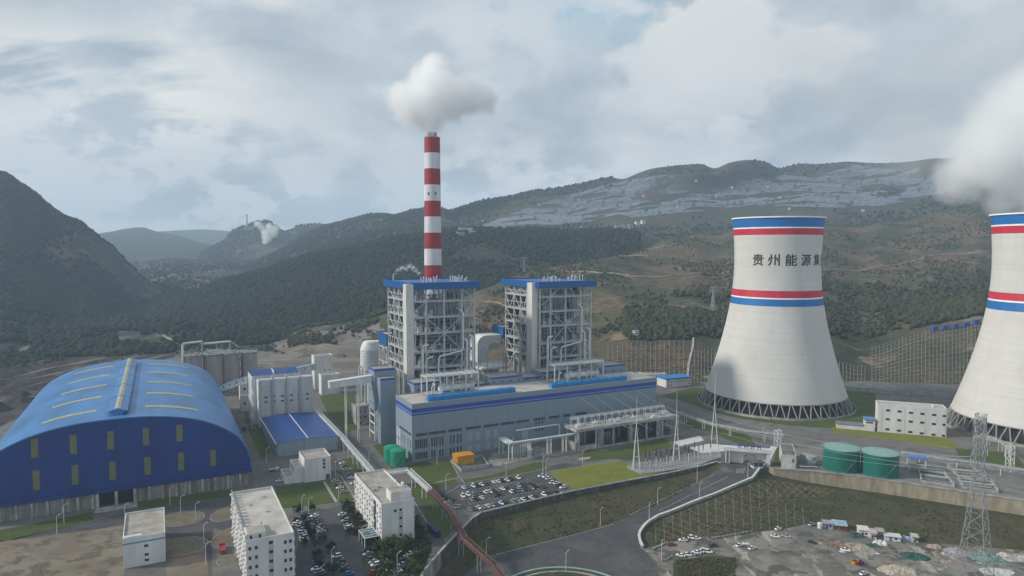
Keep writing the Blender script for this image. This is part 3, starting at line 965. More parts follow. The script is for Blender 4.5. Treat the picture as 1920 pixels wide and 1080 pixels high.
# ================================================================== BOILER HOUSES
def boiler(px, label, ref_top, frame_seed, group):
    # nearest roof corner stands 58 m behind the hall's front
    q = HP + V * 58
    a = along(q, U, px, 108)
    p = q + U * a
    h = hgt(p, ref_top)
    t = thing("boiler_house", label, "boiler house", p, TH, group)
    w, d = 56.0, 68.0
    fz = h - 5.3
    MB().box(.3, w - .3, .3, d - .3, fz + .4, h - .8).build("roof", blue, t)
    fa = MB()
    fa.box(0, w, 0, .3, fz, h).box(0, w, d - .3, d, fz, h).box(0, .3, .3, d - .3, fz, h).box(w - .3, w, .3, d - .3, fz, h)
    fa.build("fascia", blue, t)
    rng = random.Random(frame_seed)
    # little steam stacks in two clusters
    for cx0, n in ((16, 13), (40, 12)):
        for i in range(n):
            x = cx0 + (i % 7) * 1.9 + rng.uniform(-.4, .4)
            y = 14 + (i // 7) * 6 + rng.uniform(-2, 2)
            z1 = h + rng.uniform(1.8, 4.6)
            MB().bar((x, y, h - .8), (x, y, z1), .28, 6).bar((x, y, z1 - 1.2), (x, y, z1), .46, 6).build("vent_pipe", white_metal, t)
    # columns
    xs = [3, 13, 27.5, 42, 52.5]
    ys = [3.5, 14, 25, 36, 48, 64]
    for i, x in enumerate(xs):
        for j, y in enumerate(ys):
            if 0 < i < 4 and 1 < j < 5:
                continue
            r_ = .62 if j == 0 else .5
            MB().box(x - r_, x + r_, y - r_, y + r_, 0, fz + .38).build("column", grey_metal, t)
    levels = [49, 61, 75, 87, 99]
    for z in levels:
        mb = MB()
        for x in (3, 52.5):
            mb.box(x - .4, x + .4, 3.5, 64, z - .55, z + .55)
        for y in (3.5, 14, 64):
            mb.box(3, 52.5, y - .4, y + .4, z - .5, z + .56)
        # walkways with railings round the boiler
        mb.box(3.5, 52, 4.0, 12.5, z + .58, z + .74)
        mb.box(3.5, 11, 12.5, 60, z + .58, z + .74)
        mb.box(45, 52, 12.5, 60, z + .58, z + .74)
        mb.build("floor_beam", grey_metal, t)
        rl = MB()
        for hz in (.9, 1.7):
            rl.bar((3.2, 3.0, z + hz), (52.3, 3.0, z + hz), .07).bar((2.5, 3.4, z + hz), (2.5, 63.5, z + hz), .07)
        for i in range(26):
            rl.bar((3.2 + i * 1.96, 3.0, z + .5), (3.2 + i * 1.96, 3.0, z + 1.7), .06)
        rl.build("railing", white_metal, t)
    lv = [38] + levels + [fz]
    # cross bracing of the front: large X over the middle two bays, single braces outside
    mb = MB()
    yb = 3.2
    def br(x0, z0, x1, z1, r_=.36, y=yb):
        mb.bar((x0, y, z0), (x1, y, z1), r_)
    br(13, 87, 27.5, 75); br(42, 87, 27.5, 75); br(27.5, 75, 13, 61); br(27.5, 75, 42, 61)
    br(13, 61, 24, 49); br(42, 61, 31, 49); br(13, 99, 4, 92); br(13, 49, 27.5, 38); br(42, 49, 27.5, 38)
    br(13, 99, 22, fz); br(4, 99, 13, 87); br(42, fz, 52.5, 99); br(52.5, 99, 42, 87); br(13, 87, 4, 99)
    mb.build("front_bracing", grey_metal, t)
    mb = MB()
    for j in range(len(ys) - 1):
        for i in range(len(lv) - 1):
            y0, y1, z0, z1 = ys[j], ys[j + 1], lv[i], lv[i + 1]
            ym = (y0 + y1) / 2
            if (i + j) % 2:
                mb.bar((2.8, y0, z0), (2.8, y1, z1), .28)
            else:
                mb.bar((2.8, y0, z1), (2.8, ym, z0), .26).bar((2.8, ym, z0), (2.8, y1, z1), .26)
            mb.bar((2.8, y0, (z0 + z1) / 2), (2.8, y1, (z0 + z1) / 2), .2)
    mb.build("side_bracing", white_metal, t)
    mb = MB()
    for j in range(len(ys) - 1):
        for i in range(len(lv) - 1):
            mb.bar((52.8, ys[j], lv[i] if (i + j) % 2 else lv[i + 1]), (52.8, ys[j + 1], lv[i + 1] if (i + j) % 2 else lv[i]), .28)
    mb.build("side_bracing", white_metal, t)
    # the furnace inside: casing with stiffening bands, headers and downcomers
    casing = mat("boiler casing", (0.15, 0.16, 0.168), 0.55, 0.18, 0.12, metal=0.25)
    MB().box(14.5, 41.5, 14.5, 47.5, 36, 92).build("furnace_casing", casing, t)
    MB().box(5, 51, 62.4, 62.8, 40, 97).build("added_rear_screen", mat("added dark screen sheet", (.15, .16, .17), .7, .15, .2), t)  # added dark sheet: blocks the view through and darkens the inside
    MB().box(43.4, 51, 20, 46, 42, 60).box(43.4, 51, 22, 40, 64, 74).build("side_casing", casing, t)
    MB().box(5, 12.6, 22, 46, 42, 58).box(5, 12.6, 24, 50, 63, 73).build("side_casing", casing, t)
    MB().box(17, 39, 48, 62, 44, 84).build("rear_casing", casing, t)
    mb = MB()
    for k in range(17):
        z = 40 + k * 3.1
        mb.box(14.2, 41.8, 14.2, 47.8, z, z + .5)
    mb.build("stiffener", grey_metal, t)
    MB().box(13.4, 33.8, 12.0, 14.1, 88.5, 97.2).box(35, 43.0, 12.0, 14.1, 88.5, 97.2).build("penthouse", cladding_light, t)
    for x in (17, 23, 26, 31, 36, 39):
        MB().bar((x, 11.4, 76), (x, 11.4, 98.5), .55, 8).build("downcomer", grey_metal, t)
    for k in range(6):
        x = 15 + k * 4.6
        MB().bar((x, 12.8, 100), (x, 12.8, 104.5), .8, 8).build("header", white_metal, t)
    for k in range(60):
        x = rng.uniform(5, 51)
        y = rng.choice((6, 8, 10, 12.5))
        z0 = rng.uniform(37, 90)
        if rng.random() < .55:
            MB().bar((x, y, z0), (x, y, min(fz, z0 + rng.uniform(6, 20))), rng.uniform(.16, .42), 6).build("riser_pipe", rng.choice((grey_metal, white_metal, galv)), t)
        else:
            MB().bar((x, y, z0), (min(51, x + rng.uniform(5, 14)), y, z0), rng.uniform(.16, .45), 6).build("cross_pipe", rng.choice((grey_metal, white_metal, galv)), t)
    for k in range(34):
        x = rng.uniform(5, 46)
        z = rng.choice(levels) + .75
        sx = rng.uniform(2, 5)
        MB().box(x, x + sx, 7, 7 + rng.uniform(2, 4), z, z + rng.uniform(2, 6)).build("equipment_box", rng.choice((casing, dark_metal, grey_metal, cladding)), t)
    for k in range(34):
        y = rng.uniform(5, 58)
        z0 = rng.uniform(38, 85)
        MB().bar((rng.uniform(5, 9), y, z0), (rng.uniform(5, 9), y, min(fz, z0 + rng.uniform(8, 24))), rng.uniform(.2, .5), 6).build("riser_pipe", rng.choice((grey_metal, white_metal)), t)
    # the bright steam pipes in front
    MB().pipe(bend([(22, 1.2, 37), (22, 1.2, 57.5), (42.2, 1.2, 61), (42.2, 1.2, 90), (41, 5, 92)], 2.5), .62).build("steam_pipe", white_metal, t)
    MB().pipe(bend([(12.5, 1.4, 37), (12.5, 1.4, 56.5), (18, 1.4, 58)], 2.0), .6).build("steam_pipe", white_metal, t)
    MB().pipe(bend([(9.5, 1.6, 36), (9.5, 1.6, 66), (14, 1.6, 67)], 1.5), .95).build("steam_pipe", white_metal, t)
    MB().pipe(bend([(45.5, 1.6, 36), (45.5, 1.6, 68), (44, 3, 70)], 1.5), .75).build("steam_pipe", white_metal, t)
    MB().pipe(bend([(50.5, 1.6, 36), (50.5, 1.6, 71), (48, 3, 72)], 1.5), .8).build("steam_pipe", white_metal, t)
    # the pale lift shaft at the near left edge
    y0, y1 = (-.7, 6.0) if frame_seed == 1 else (5.0, 13.5)
    MB().box(-3.6 if frame_seed == 1 else -3.2, 2.0, y0, y1, 0, h - 1.0).build("lift_shaft", mat("lift shaft panels", (0.56, 0.55, 0.52), .8, .08, .2, streak=(1, 1, .2)), t)
    # lower annex with its own blue fascia at the back left
    ax0, ax1, ay0, ay1, az = 2.5, 26.0, 68.6, 92.0, 68.0
    fa = MB()
    for b in ((ax0, ax1, ay0, ay0 + .3), (ax0, ax1, ay1 - .3, ay1), (ax0, ax0 + .3, ay0 + .3, ay1 - .3), (ax1 - .3, ax1, ay0 + .3, ay1 - .3)):
        fa.box(*b, az - 10, az)
    fa.build("annex_fascia", blue, t)
    MB().box(ax0 + .3, ax1 - .3, ay0 + .3, ay1 - .3, az - 2, az - 1).build("annex_roof", roof_pale, t)
    mb = MB()
    for y in (ay0 + .6, (ay0 + ay1) / 2, ay1 - .6):
        for x in (ax0 + .6, ax1 - .6):
            mb.box(x - .35, x + .35, y - .35, y + .35, 0, az - 10)
    for i in range(4):
        z0, z1 = 8 + i * 12, 20 + i * 12
        mb.bar((ax0 + .6, ay0 + .6, z0), (ax0 + .6, (ay0 + ay1) / 2, z1), .25).bar((ax0 + .6, (ay0 + ay1) / 2, z1), (ax0 + .6, ay1 - .6, z0), .25)
        mb.bar((ax0 + .6, ay0 + .6, z1), (ax0 + .6, ay1 - .6, z1), .3).bar((ax0 + .6, ay0 + .6, z1), (ax1 - .6, ay0 + .6, z1), .3)
    mb.build("annex_frame", white_metal, t)
    return t, p, h


GB = "open framed boiler houses with blue roofs"
boiler1, b1p, b1h = boiler(769.6, "steel framed boiler house with blue roof rim, directly before the striped chimney", 530.6, 1, GB)
boiler2, b2p, b2h = boiler(1009.9, "steel framed boiler house with blue roof rim, between chimney and cooling towers", 528.5, 2, GB)

# ================================================================== CHIMNEY
CD = 620.0
cp = At(812, 520, CD)
cpos = Vector((cp.x, CD, 0))
chim = thing("chimney", "tall chimney banded red and white with steam at its mouth", "chimney", cpos)
ztop = hgt(cpos, 258)
bands = [258, 287.5, 317, 347, 377, 406.5, 436.5, 466.5, 497, 527]
zb = [hgt(cpos, b) for b in bands] + [0]
r0, r1 = 16.4 * CD / F, 14.5 * CD / F
rad = lambda z: r1 + (r0 - r1) * ((ztop - z) / (ztop - zb[9])) ** 1.1
for i in range(len(zb) - 1):
    a, b = zb[i], zb[i + 1]
    n = 3 if i < 9 else 8
    MB().lathe([(rad(b + (a - b) * j / n), b + (a - b) * j / n) for j in range(n + 1)], 48, caps=(i == 0)).build("band", red_paint if i % 2 == 0 else white, chim, True)
for dx, dy in ((-2.2, 0), (2.2, .8)):
    MB().lathe([(2.0, ztop - 1), (2.0, ztop + 4.6), (1.7, ztop + 4.6), (1.7, ztop + 3.9)], 20, (dx, dy)).build("flue", concrete, chim, True)
MB().lathe([(rad(ztop) + .25, ztop - .6), (rad(ztop) + .25, ztop + .15), (rad(ztop) - .6, ztop + .16)], 48).build("rim", concrete, chim)
for a in (-112, -62):
    z = hgt(cpos, 364)
    rr = rad(z)
    MB().box(-.5, .5, -.3, .15, -1.3, 1.3).build("hatch", black_paint, chim, loc=(rr * math.cos(R(a)), rr * math.sin(R(a)), z), rot=R(a + 90))

# ================================================================== flue gas ducts behind the boilers
dp = At(694, 680, 606)
duct1 = thing("absorber_vessel", "round white ribbed vessel with sloped hood, left of the first boiler house", "vessel", Vector((dp.x, 606, 0)), TH)
zt1 = hgt(duct1.location, 655)
zl1 = hgt(duct1.location, 693)
MB().lathe([(3.2, zl1 - 11), (3.4, zl1 - 8), (8.4, zl1), (8.6, zl1 + .8), (8.6, zt1)], 32).build("shell", white_metal, duct1, True)
for x in (-6.5, 6.5):
    for y in (-6.5, 6.5):
        MB().bar((x, y, 0), (x, y, zl1 - .5), .55, 8).build("leg", white_metal, duct1)
MB().lathe([(3.1, 0), (3.1, zl1 - 11.1)], 20).build("column", grey_metal, duct1, True)
for k in range(7):
    z = zt1 - 1.2 - k * (zt1 - zl1 - 2) / 7
    MB().lathe([(8.75, z), (8.75, z + .4)], 32, caps=True).build("ring", grey_metal, duct1)
h_ = MB()
hy = -12.0
h_.face([(-7, hy, zl1 - 9), (6, hy, zl1 - 9), (6, -7.5, zl1 - 1), (-7, -7.5, zl1 - 1)]).face([(-7, hy, zl1 - 9.6), (-7, -7.5, zl1 - 1.6), (6, -7.5, zl1 - 1.6), (6, hy, zl1 - 9.6)]).face([(-7, hy, zl1 - 9), (-7, -7.5, zl1 - 1), (-7, -7.5, zl1 - 1.6), (-7, hy, zl1 - 9.6)]).face([(6, hy, zl1 - 9), (6, hy, zl1 - 9.6), (6, -7.5, zl1 - 1.6), (6, -7.5, zl1 - 1)]).face([(-7, hy, zl1 - 9), (-7, hy, zl1 - 9.6), (6, hy, zl1 - 9.6), (6, hy, zl1 - 9)])
h_.build("sloped_cover", white_metal, duct1)
MB().pipe(bend([(-10.5, -2, 0), (-10.5, -2, zl1 + 4), (-8.3, -2, zl1 + 4)], 1.2), .7).build("pipe", white_metal, duct1)
zh = hgt(duct1.location, 639)
MB().lathe([(8.5, zt1 + .02), (8.0, zt1 + 2.6), (6.2, zh - 1), (4.5, zh)], 32).build("hood", white_metal, duct1, True)
MB().box(2, 22, -5.5, 5.5, zt1 - .6, zh - .4).build("duct", white_metal, duct1)
# the square elbow between the two boiler houses
ep = At(906, 690, 612)
duct2 = thing("flue_duct", "big square white duct elbow between the two boiler houses", "duct", Vector((ep.x, 612, 0)), TH)
zt2, zb2 = hgt(duct2.location, 627), hgt(duct2.location, 676)
hw = 8.6
arc = []
for k in range(7):
    a = R(180 - 15 * k)
    arc.append((-1.5 + 8 * math.cos(a), zt2 - 8 + 8 * math.sin(a)))
outer_ = [(-9.5, zb2)] + arc + [(14, zt2)]
inner_ = [(1.5, zb2), (1.5, zt2 - 9.5), (4, zt2 - 7.5), (14, zt2 - 7.5)]
poly = outer_ + inner_[::-1]
mb = MB()
n = len(poly)
for y in (-hw, hw):
    pts = [(x, y, z) for x, z in poly]
    mb.face(pts if y > 0 else pts[::-1])
for i in range(n):
    k = (i + 1) % n
    mb.face([(poly[i][0], -hw, poly[i][1]), (poly[k][0], -hw, poly[k][1]), (poly[k][0], hw, poly[k][1]), (poly[i][0], hw, poly[i][1])])
o = mb.build("elbow", white_metal, duct2)
bm = bmesh.new(); bm.from_mesh(o.data); bmesh.ops.recalc_face_normals(bm, faces=bm.faces[:]); bm.to_mesh(o.data); bm.free()
MB().box(-6, 20, -10, 10, zb2 - 7.0, zb2 - 5.4).build("canopy", white_metal, duct2)
MB().lathe([(7.0, 0), (7.0, zb2 - 7.1)], 24, (7, 0)).build("fan_housing", grey_metal, duct2, True)
mb = MB()
for x in (-8.5, 0.5):
    for y in (-8, 8):
        mb.box(x - .5, x + .5, y - .5, y + .5, 0, zb2)
mb.build("support", white_metal, duct2)

# ================================================================== COOLING TOWERS
shell_m = bpy.data.materials.new("tower concrete")
shell_m.use_nodes = True
nt = shell_m.node_tree
bs = nt.nodes['Principled BSDF']
tc = nn(nt, 'ShaderNodeTexCoord')
def _nz(sc, det, st):
    mp = nn(nt, 'ShaderNodeMapping'); mp.inputs[3].default_value = st
    nt.links.new(tc.outputs['Object'], mp.inputs[0])
    n = nn(nt, 'ShaderNodeTexNoise', ins={'Scale': sc, 'Detail': det, 'Roughness': .6})
    nt.links.new(mp.outputs[0], n.inputs['Vector'])
    return n.outputs['Fac']
lift = _nz(1.0, 2, (.004, .004, .55))          # the pour joints, ring over ring
weather = _nz(.03, 5, (1, 1, .5))
run = _nz(.22, 4, (1, 1, .06))
c1 = ramp(nt, lift, [(.3, (.52, .512, .49)), (.7, (.585, .578, .558))])
c2 = mixc(nt, ramp(nt, weather, [(.42, (0, 0, 0)), (.7, (.75, .75, .75))]), c1, (.48, .468, .44))
c3 = mixc(nt, ramp(nt, run, [(.55, (0, 0, 0)), (.8, (.42, .42, .42))]), c2, (.42, .40, .36))
nt.links.new(c3, bs.inputs['Base Color'])
bs.inputs['Roughness'].default_value = .85
tower_blue = mat("tower blue band", (0.006, 0.135, 0.40), .55, .06, .1)
tower_red = mat("tower red band", (0.50, 0.018, 0.045), .55, .08, .1)
tower_white = mat("tower white band", (0.80, 0.80, 0.79), .6, .03, .2)


def cooling_tower(c, bands_py, label, letters, text_py=(476, 503)):
    t = thing("cooling_tower", label, "cooling tower", c, 0, "cooling towers")
    zt = hgt(c, bands_py['top'])
    zb_ = 11.5
    rt, rth, rb, zth = 38.3, 36.2, 59.6, zt * 0.76
    def rad(z):
        if z > zth:
            return math.sqrt(rth ** 2 + (rt ** 2 - rth ** 2) * ((z - zth) / (zt - zth)) ** 2)
        k = (zth - z) / (zth - zb_)
        return rth + (rb - rth) * (0.47 * k ** 2 + 0.53 * (math.sqrt(1 + (2.2 * k) ** 2) - 1) / (math.sqrt(1 + 2.2 ** 2) - 1))
    z_ = {k: hgt(c, v) for k, v in bands_py.items()}
    marks = [(zt, z_['b1'], tower_blue), (z_['b1'], z_['w1'], tower_white), (z_['w1'], z_['r1'], tower_red), (z_['r1'], z_['r2'], shell_m),
             (z_['r2'], z_['w2'], tower_red), (z_['w2'], z_['b2'], tower_white), (z_['b2'], z_['c2'], tower_blue), (z_['c2'], zb_, shell_m)]
    N = 96
    for i, (a, b, m) in enumerate(marks):
        n = max(2, int((a - b) / 3.5))
        prof = [(rad(b + (a - b) * j / n), b + (a - b) * j / n) for j in range(n + 1)]
        MB().lathe(prof, N, caps=False).build("shell" if m is shell_m else "band", m, t, True)
    n = 14
    MB().lathe([(rad(z) - .7, z) for z in [zb_ + (zt - zb_) * j / n for j in range(n, -1, -1)]], N, caps=False).build("inner_shell", concrete_dark, t, True)
    MB().lathe([(rt - .7, zt + .01), (rt + 1.0, zt + .02), (rt + 1.0, zt + 1.1), (rt - .7, zt + 1.1), (rt - .7, zt + .01)], N, caps=False).build("rim", tower_white, t)
    MB().lathe([(rb - .9, zb_ - .7), (rb + .35, zb_ - .7), (rb + .35, zb_ - .02), (rb - .9, zb_ - .02), (rb - .9, zb_ - .7)], N, caps=False).build("lower_ring", concrete, t)
    # slanting columns in pairs, all round
    m1 = MB().bar((0, 0, 0), (0, 0, 1), .5, 6).mesh("column", concrete)
    K = 44
    rf = rb + 4.6
    for i in range(K):
        for s_ in (-1, 1):
            a0 = 2 * math.pi * (i + .5) / K
            a1 = a0 + s_ * math.pi / K * .82
            p, q = Vector((rf * math.cos(a0 + s_ * .012), rf * math.sin(a0 + s_ * .012), .8)), Vector(((rb - .2) * math.cos(a1), (rb - .2) * math.sin(a1), zb_ - .7))
            o = link("column", m1, t, p)
            d = q - p
            o.rotation_euler = d.to_track_quat('Z', 'Y').to_euler()
            o.scale = (1, 1, d.length)
    MB().lathe([(rf + 2.4, 0), (rf + 2.4, 1.9), (rf + 1.9, 1.9), (rf + 1.9, 0)], N, caps=False).build("basin_wall", concrete, t)
    MB().lathe([(rb - 3.5, .3), (rb - 3.5, zb_ - 2.5)], 64).build("fill", mat("tower fill", (.035, .036, .036), .9, .3, .5, streak=(1, 1, .1)), t)
    if letters:
        za, zb2 = hgt(c - Vector((0, 36, 0)), text_py[0]), hgt(c - Vector((0, 36, 0)), text_py[1])
        size = (za - zb2)
        view = math.atan2(-c.y, -c.x)
        chars = "贵州能源集团"
        cols_ = [1427.5, 1454.5, 1482, 1508.5, 1530, 1543]
        zc = (za + zb2) / 2
        for i, ch in enumerate(chars):
            # the lettering runs evenly round the shell
            ang = view + R(-24.6) + i * R(21.3)
            cu = bpy.data.curves.new("letter", 'FONT')
            cu.body = ch
            cu.size = size * 0.87
            cu.align_x, cu.align_y = 'CENTER', 'CENTER'
            cu.offset = size * 0.015
            cu.resolution_u = 3
            tmp = bpy.data.objects.new("letter_source", cu)
            COL.objects.link(tmp)
            me = bpy.data.meshes.new_from_object(tmp.evaluated_get(bpy.context.evaluated_depsgraph_get()))
            bpy.data.objects.remove(tmp)
            me.name = "letter"
            bm = bmesh.new(); bm.from_mesh(me)
            bmesh.ops.subdivide_edges(bm, edges=[e for e in bm.edges if e.calc_length() > 1.2], cuts=2)
            for v in bm.verts:
                z = zc + v.co.y
                a = ang + v.co.x / rad(z)
                rr = rad(z) + .09
                v.co = Vector((rr * math.cos(a), rr * math.sin(a), z))
            bm.to_mesh(me); bm.free()
            me.materials.clear(); me.materials.append(black_paint)
            link("letter", me, t)
    return t


c1 = Vector((608 * (1457 - CX) / F / CP * 1.0, 608, 0))
a_ = G(1457, 760)
c1 = Vector((math.sin(R(21.2)) * 652, math.cos(R(21.2)) * 652, 0))
tower1 = cooling_tower(c1, dict(top=411, b1=427.5, w1=430, r1=441.5, r2=541, w2=553.5, b2=556, c2=568.5), "pale cooling tower lettered in black, fully in view beside the white three storey block", True)
a2 = R(38.25)
c2_ = Vector((math.sin(a2) * 655, math.cos(a2) * 655, 0))
tower2 = cooling_tower(c2_, dict(top=403, b1=421, w1=424, r1=438, r2=548, w2=562, b2=565, c2=581), "pale cooling tower cut off by the picture edge, under the great steam cloud", False)

# ================================================================== COAL DOME
dp0 = G(460, 910)
dome = thing("coal_store", "huge barrel vaulted blue coal store with yellow skylights and gable darkened for shade", "coal store", dp0, TH)
DX, HW = -64.0, 68.0                                # ridge line and half width in the store's own axes
Z0, ZTOP = 9.3, 47.3
DL = 216.0
NA = 56
dome_blue = mat("vault sheet steel", (0.048, 0.18, 0.42), 0.42, 0.17, 0.05, streak=(1, .5, 1))  # paler than the gable: the sky's reflection is put into this blue


def vault(o, off=0.0):
    """a point of the vault at offset o from the ridge (-1..1 along the arc's parameter)"""
    a = o * math.pi / 2
    e = 2 / 2.3
    x = math.copysign(abs(math.sin(a)) ** e, a) * (HW + off)
    z = Z0 + (ZTOP - Z0 + off) * max(0.0, math.cos(a)) ** e
    return DX + x, z


def vz(x):
    return Z0 + (ZTOP - Z0) * max(0.0, 1 - abs((x - DX) / HW) ** 2.3) ** (1 / 2.3)


mb = MB()
ny = 24
for j in range(ny):
    y0, y1 = DL * j / ny, DL * (j + 1) / ny
    for i in range(NA):
        (xa, za), (xb, zb1) = vault(-1 + 2 * i / NA), vault(-1 + 2 * (i + 1) / NA)
        mb.face([(xa, y0, za), (xb, y0, zb1), (xb, y1, zb1), (xa, y1, za)])
mb.build("vault_roof", dome_blue, dome, True)
for y in (0.6, DL - .6):
    pts = [(vault(-1 + 2 * i / NA)[0], y, vault(-1 + 2 * i / NA)[1] - .02) for i in range(NA + 1)]
    MB().face(pts if y > 100 else pts[::-1]).build("gable", blue_gable, dome)
mb = MB()
for i in range(NA):
    a0, a1 = -1 + 2 * i / NA, -1 + 2 * (i + 1) / NA
    (xa, za), (xb, zb1), (xc, zc), (xd, zd) = vault(a0, .02), vault(a1, .02), vault(a1, -.7), vault(a0, -.7)
    mb.face([(xd, 0, zd), (xc, 0, zc), (xb, 0, zb1), (xa, 0, za)])
mb.build("verge", dome_blue, dome, True)
MB().box(DX - HW + .2, DX + HW - .2, -1.2, .55, Z0 - 1.6, Z0 + .3).build("eaves_beam", blue_gable, dome)
# yellow strips across the vault
for o0, o1 in ((-37, -11), (13, 41)):
    for y in (23, 64, 105, 146, 187):
        mb = MB()
        for k in range(8):
            xa, xb = DX + o0 + (o1 - o0) * k / 8, DX + o0 + (o1 - o0) * (k + 1) / 8
            mb.face([(xa, y, vz(xa) + .12), (xb, y, vz(xb) + .12), (xb, y + 5.6, vz(xb) + .12), (xa, y + 5.6, vz(xa) + .12)])
        mb.build("skylight", yellow_sheet, dome)
# yellow panes in the gable
for px, py, h in ((66, 841, 36), (138.5, 834, 36), (208.5, 826, 34), (274.5, 819, 33), (337.5, 812.5, 31), (67, 901, 37), (140, 891, 36), (210, 883, 34), (276, 874, 33), (339, 866, 33), (399, 859.5, 30)):
    x = along(dp0, U, px, 25)
    q = dp0 + U * x
    z = hgt(q, py)
    hh = hgt(q, py - h / 2) - z
    MB().box(x - 1.55, x + 1.55, .42, .58, z - hh, z + hh).build("gable_window", yellow_gable, dome)
# ridge ventilator in six lengths
for k in range(5):
    y0, y1 = 8 + k * 39, 8 + k * 39 + 37.6
    mb = MB()
    prof = [(-2.6, ZTOP - .3), (-2.6, ZTOP + 1.3), (-5.0, ZTOP + 2.1), (0, ZTOP + 3.7), (5.0, ZTOP + 2.1), (2.6, ZTOP + 1.3), (2.6, ZTOP - .3)]
    n = len(prof)
    for i in range(n - 1):
        (xa, za), (xb, zb1) = prof[i], prof[i + 1]
        mb.face([(DX + xa, y0, za), (DX + xa, y1, za), (DX + xb, y1, zb1), (DX + xb, y0, zb1)])
    mb.face([(DX + x, y0, z) for x, z in prof]).face([(DX + x, y1, z) for x, z in reversed(prof)])
    rv = mb.build("ridge_ventilator", dome_blue, dome)
    mb = MB().face([(DX - 1.5, y0, ZTOP + 3.35), (DX, y0, ZTOP + 3.85), (DX, y1, ZTOP + 3.85), (DX - 1.5, y1, ZTOP + 3.35)][::-1]).face([(DX, y0, ZTOP + 3.85), (DX + 1.5, y0, ZTOP + 3.35), (DX + 1.5, y1, ZTOP + 3.35), (DX, y1, ZTOP + 3.85)][::-1])
    mb.build("ridge_skylight", mat("dusty ridge sheet", (.36, .35, .29), .55, .12, .3), rv)
# the concrete base with piers and a pair of openings
op0, op1 = along(dp0, U, 183, 4), along(dp0, U, 253, 4)
XL, XR = DX - HW + 1.0, DX + HW - 2.0
MB().box(XL, op0, -.2, .5, 0, Z0 - 1.65).build("base_wall", concrete_dark, dome)
MB().box(op1, XR, -.2, .5, 0, Z0 - 1.65).build("base_wall", concrete_dark, dome)
MB().box(XR - .7, XR, .51, DL - 1, 0, Z0 - .1).build("base_wall", concrete_dark, dome)
MB().box(XL, XL + .7, .51, DL - 1, 0, Z0 - .1).build("base_wall", concrete_dark, dome)
MB().box(op0 + .02, op1 - .02, 2.0, 2.3, 0, Z0 - 1.65).build("door", mat("dark opening", (.02, .02, .022), .9, .2, .3), dome)  # near-black sheet stands in for the darkness inside the openings
x = XL + 1
while x < XR - 1:
    if not (op0 - .5 < x < op1 + .5):
        MB().box(x - .6, x + .6, -1.15, -.21, 0, Z0 - 1.65).build("pier", concrete, dome)
    x += 6.7
for x in (op0, (op0 + op1) / 2, op1):
    MB().box(x - .75, x + .75, -1.16, -.205, 0, Z0 - 1.652).build("pier", concrete, dome)
MB().face([(op0 - 1, -1.2, .05), (op0 - 1, -9, .02), (op1 + 1, -9, .02), (op1 + 1, -1.2, .05)]).build("apron", concrete, dome)

# ================================================================== WHITE OFFICE BLOCKS
def facade_left(parent, d, z0, floors, fh, n, w=1.5, h=1.5, bay=None):
    """sunlit long side: windows with projecting sills and hoods; shadow reliefs between"""
    spots = []
    for k in range(floors):
        for i in range(n):
            y = d * (i + .5) / n
            spots.append((0, y, z0 + k * fh))
    add_windows(parent, spots, w, h, 'L', "side_window", white, glass_dark)
    mb = {}
    for k in range(floors):
        for i in range(n):
            y = d * (i + .5) / n
            if bay and bay(i, k):
                m = MB().box(-.75, -.13, y - w * .62, y + w * .62, z0 + k * fh - h / 2 - .75, z0 + k * fh - h / 2 - .12)
                m.build("window_box", white, parent)


# office with the tree garden
op = G(716, 1028)
offb = thing("office_building", "white five storey office with glass entrance canopy and roof hut", "office", op, TH, "white plant buildings")
ow = along(op, U, 776.5, 20)
oh = hgt(op, 945)
od = 48.5
flat_block(offb, 0, ow, 0, od, 0, oh, white, roof_felt, 1.0)
facade_left(offb, od, 3.0, 5, 3.75, 11, 1.7, 1.6, lambda i, k: (i * 3 + k) % 2 == 0)
add_windows(offb, [(ow * .415, 0, 16.6), (ow * .58, 0, 16.6), (ow * .58, 0, 12.6), (ow * .58, 0, 8.7), (ow * .58, 0, 4.6)], 1.6, 1.5, 'F', "window", white, glass_dark)
MB().box(ow * .515, ow * .645, -.05, 0, .3, 15.6).build("stair_recess", mat("grey render", (.45, .45, .45), .85, .06, .3), offb)
MB().box(-.35, 0, 9.0, 12.2, 4.2, 19.2).build("glass_strip", glass_band, offb)
h1 = MB().box(ow - 10.5, ow - .4, 2.6, 10, oh - .9, oh + 3.4)
h1.build("roof_hut", white, offb)
MB().box(ow - 10.0, ow - .9, 3.1, 9.5, oh + 3.41, oh + 3.55).build("hut_roof", roof_felt, offb)
for i in range(4):
    MB().bar((ow - 9.7 + i * 1.3, 9.2, oh + 3.5), (ow - 9.7 + i * 1.3, 9.2, oh + 7.4), .12, 6).build("antenna", white_metal, offb)
MB().lathe([(.9, oh + 3.5), (.9, oh + 5.3), (.4, oh + 5.9)], 14, (ow - 3, 8)).build("water_tank", white_metal, offb, True)
for xx, nm in ((2.0, 1), (5.0, 1)):
    MB().box(xx, xx + 1.4, 18 + xx, 19.6 + xx, oh - .9, oh + .2).build("roof_unit", galv, offb)
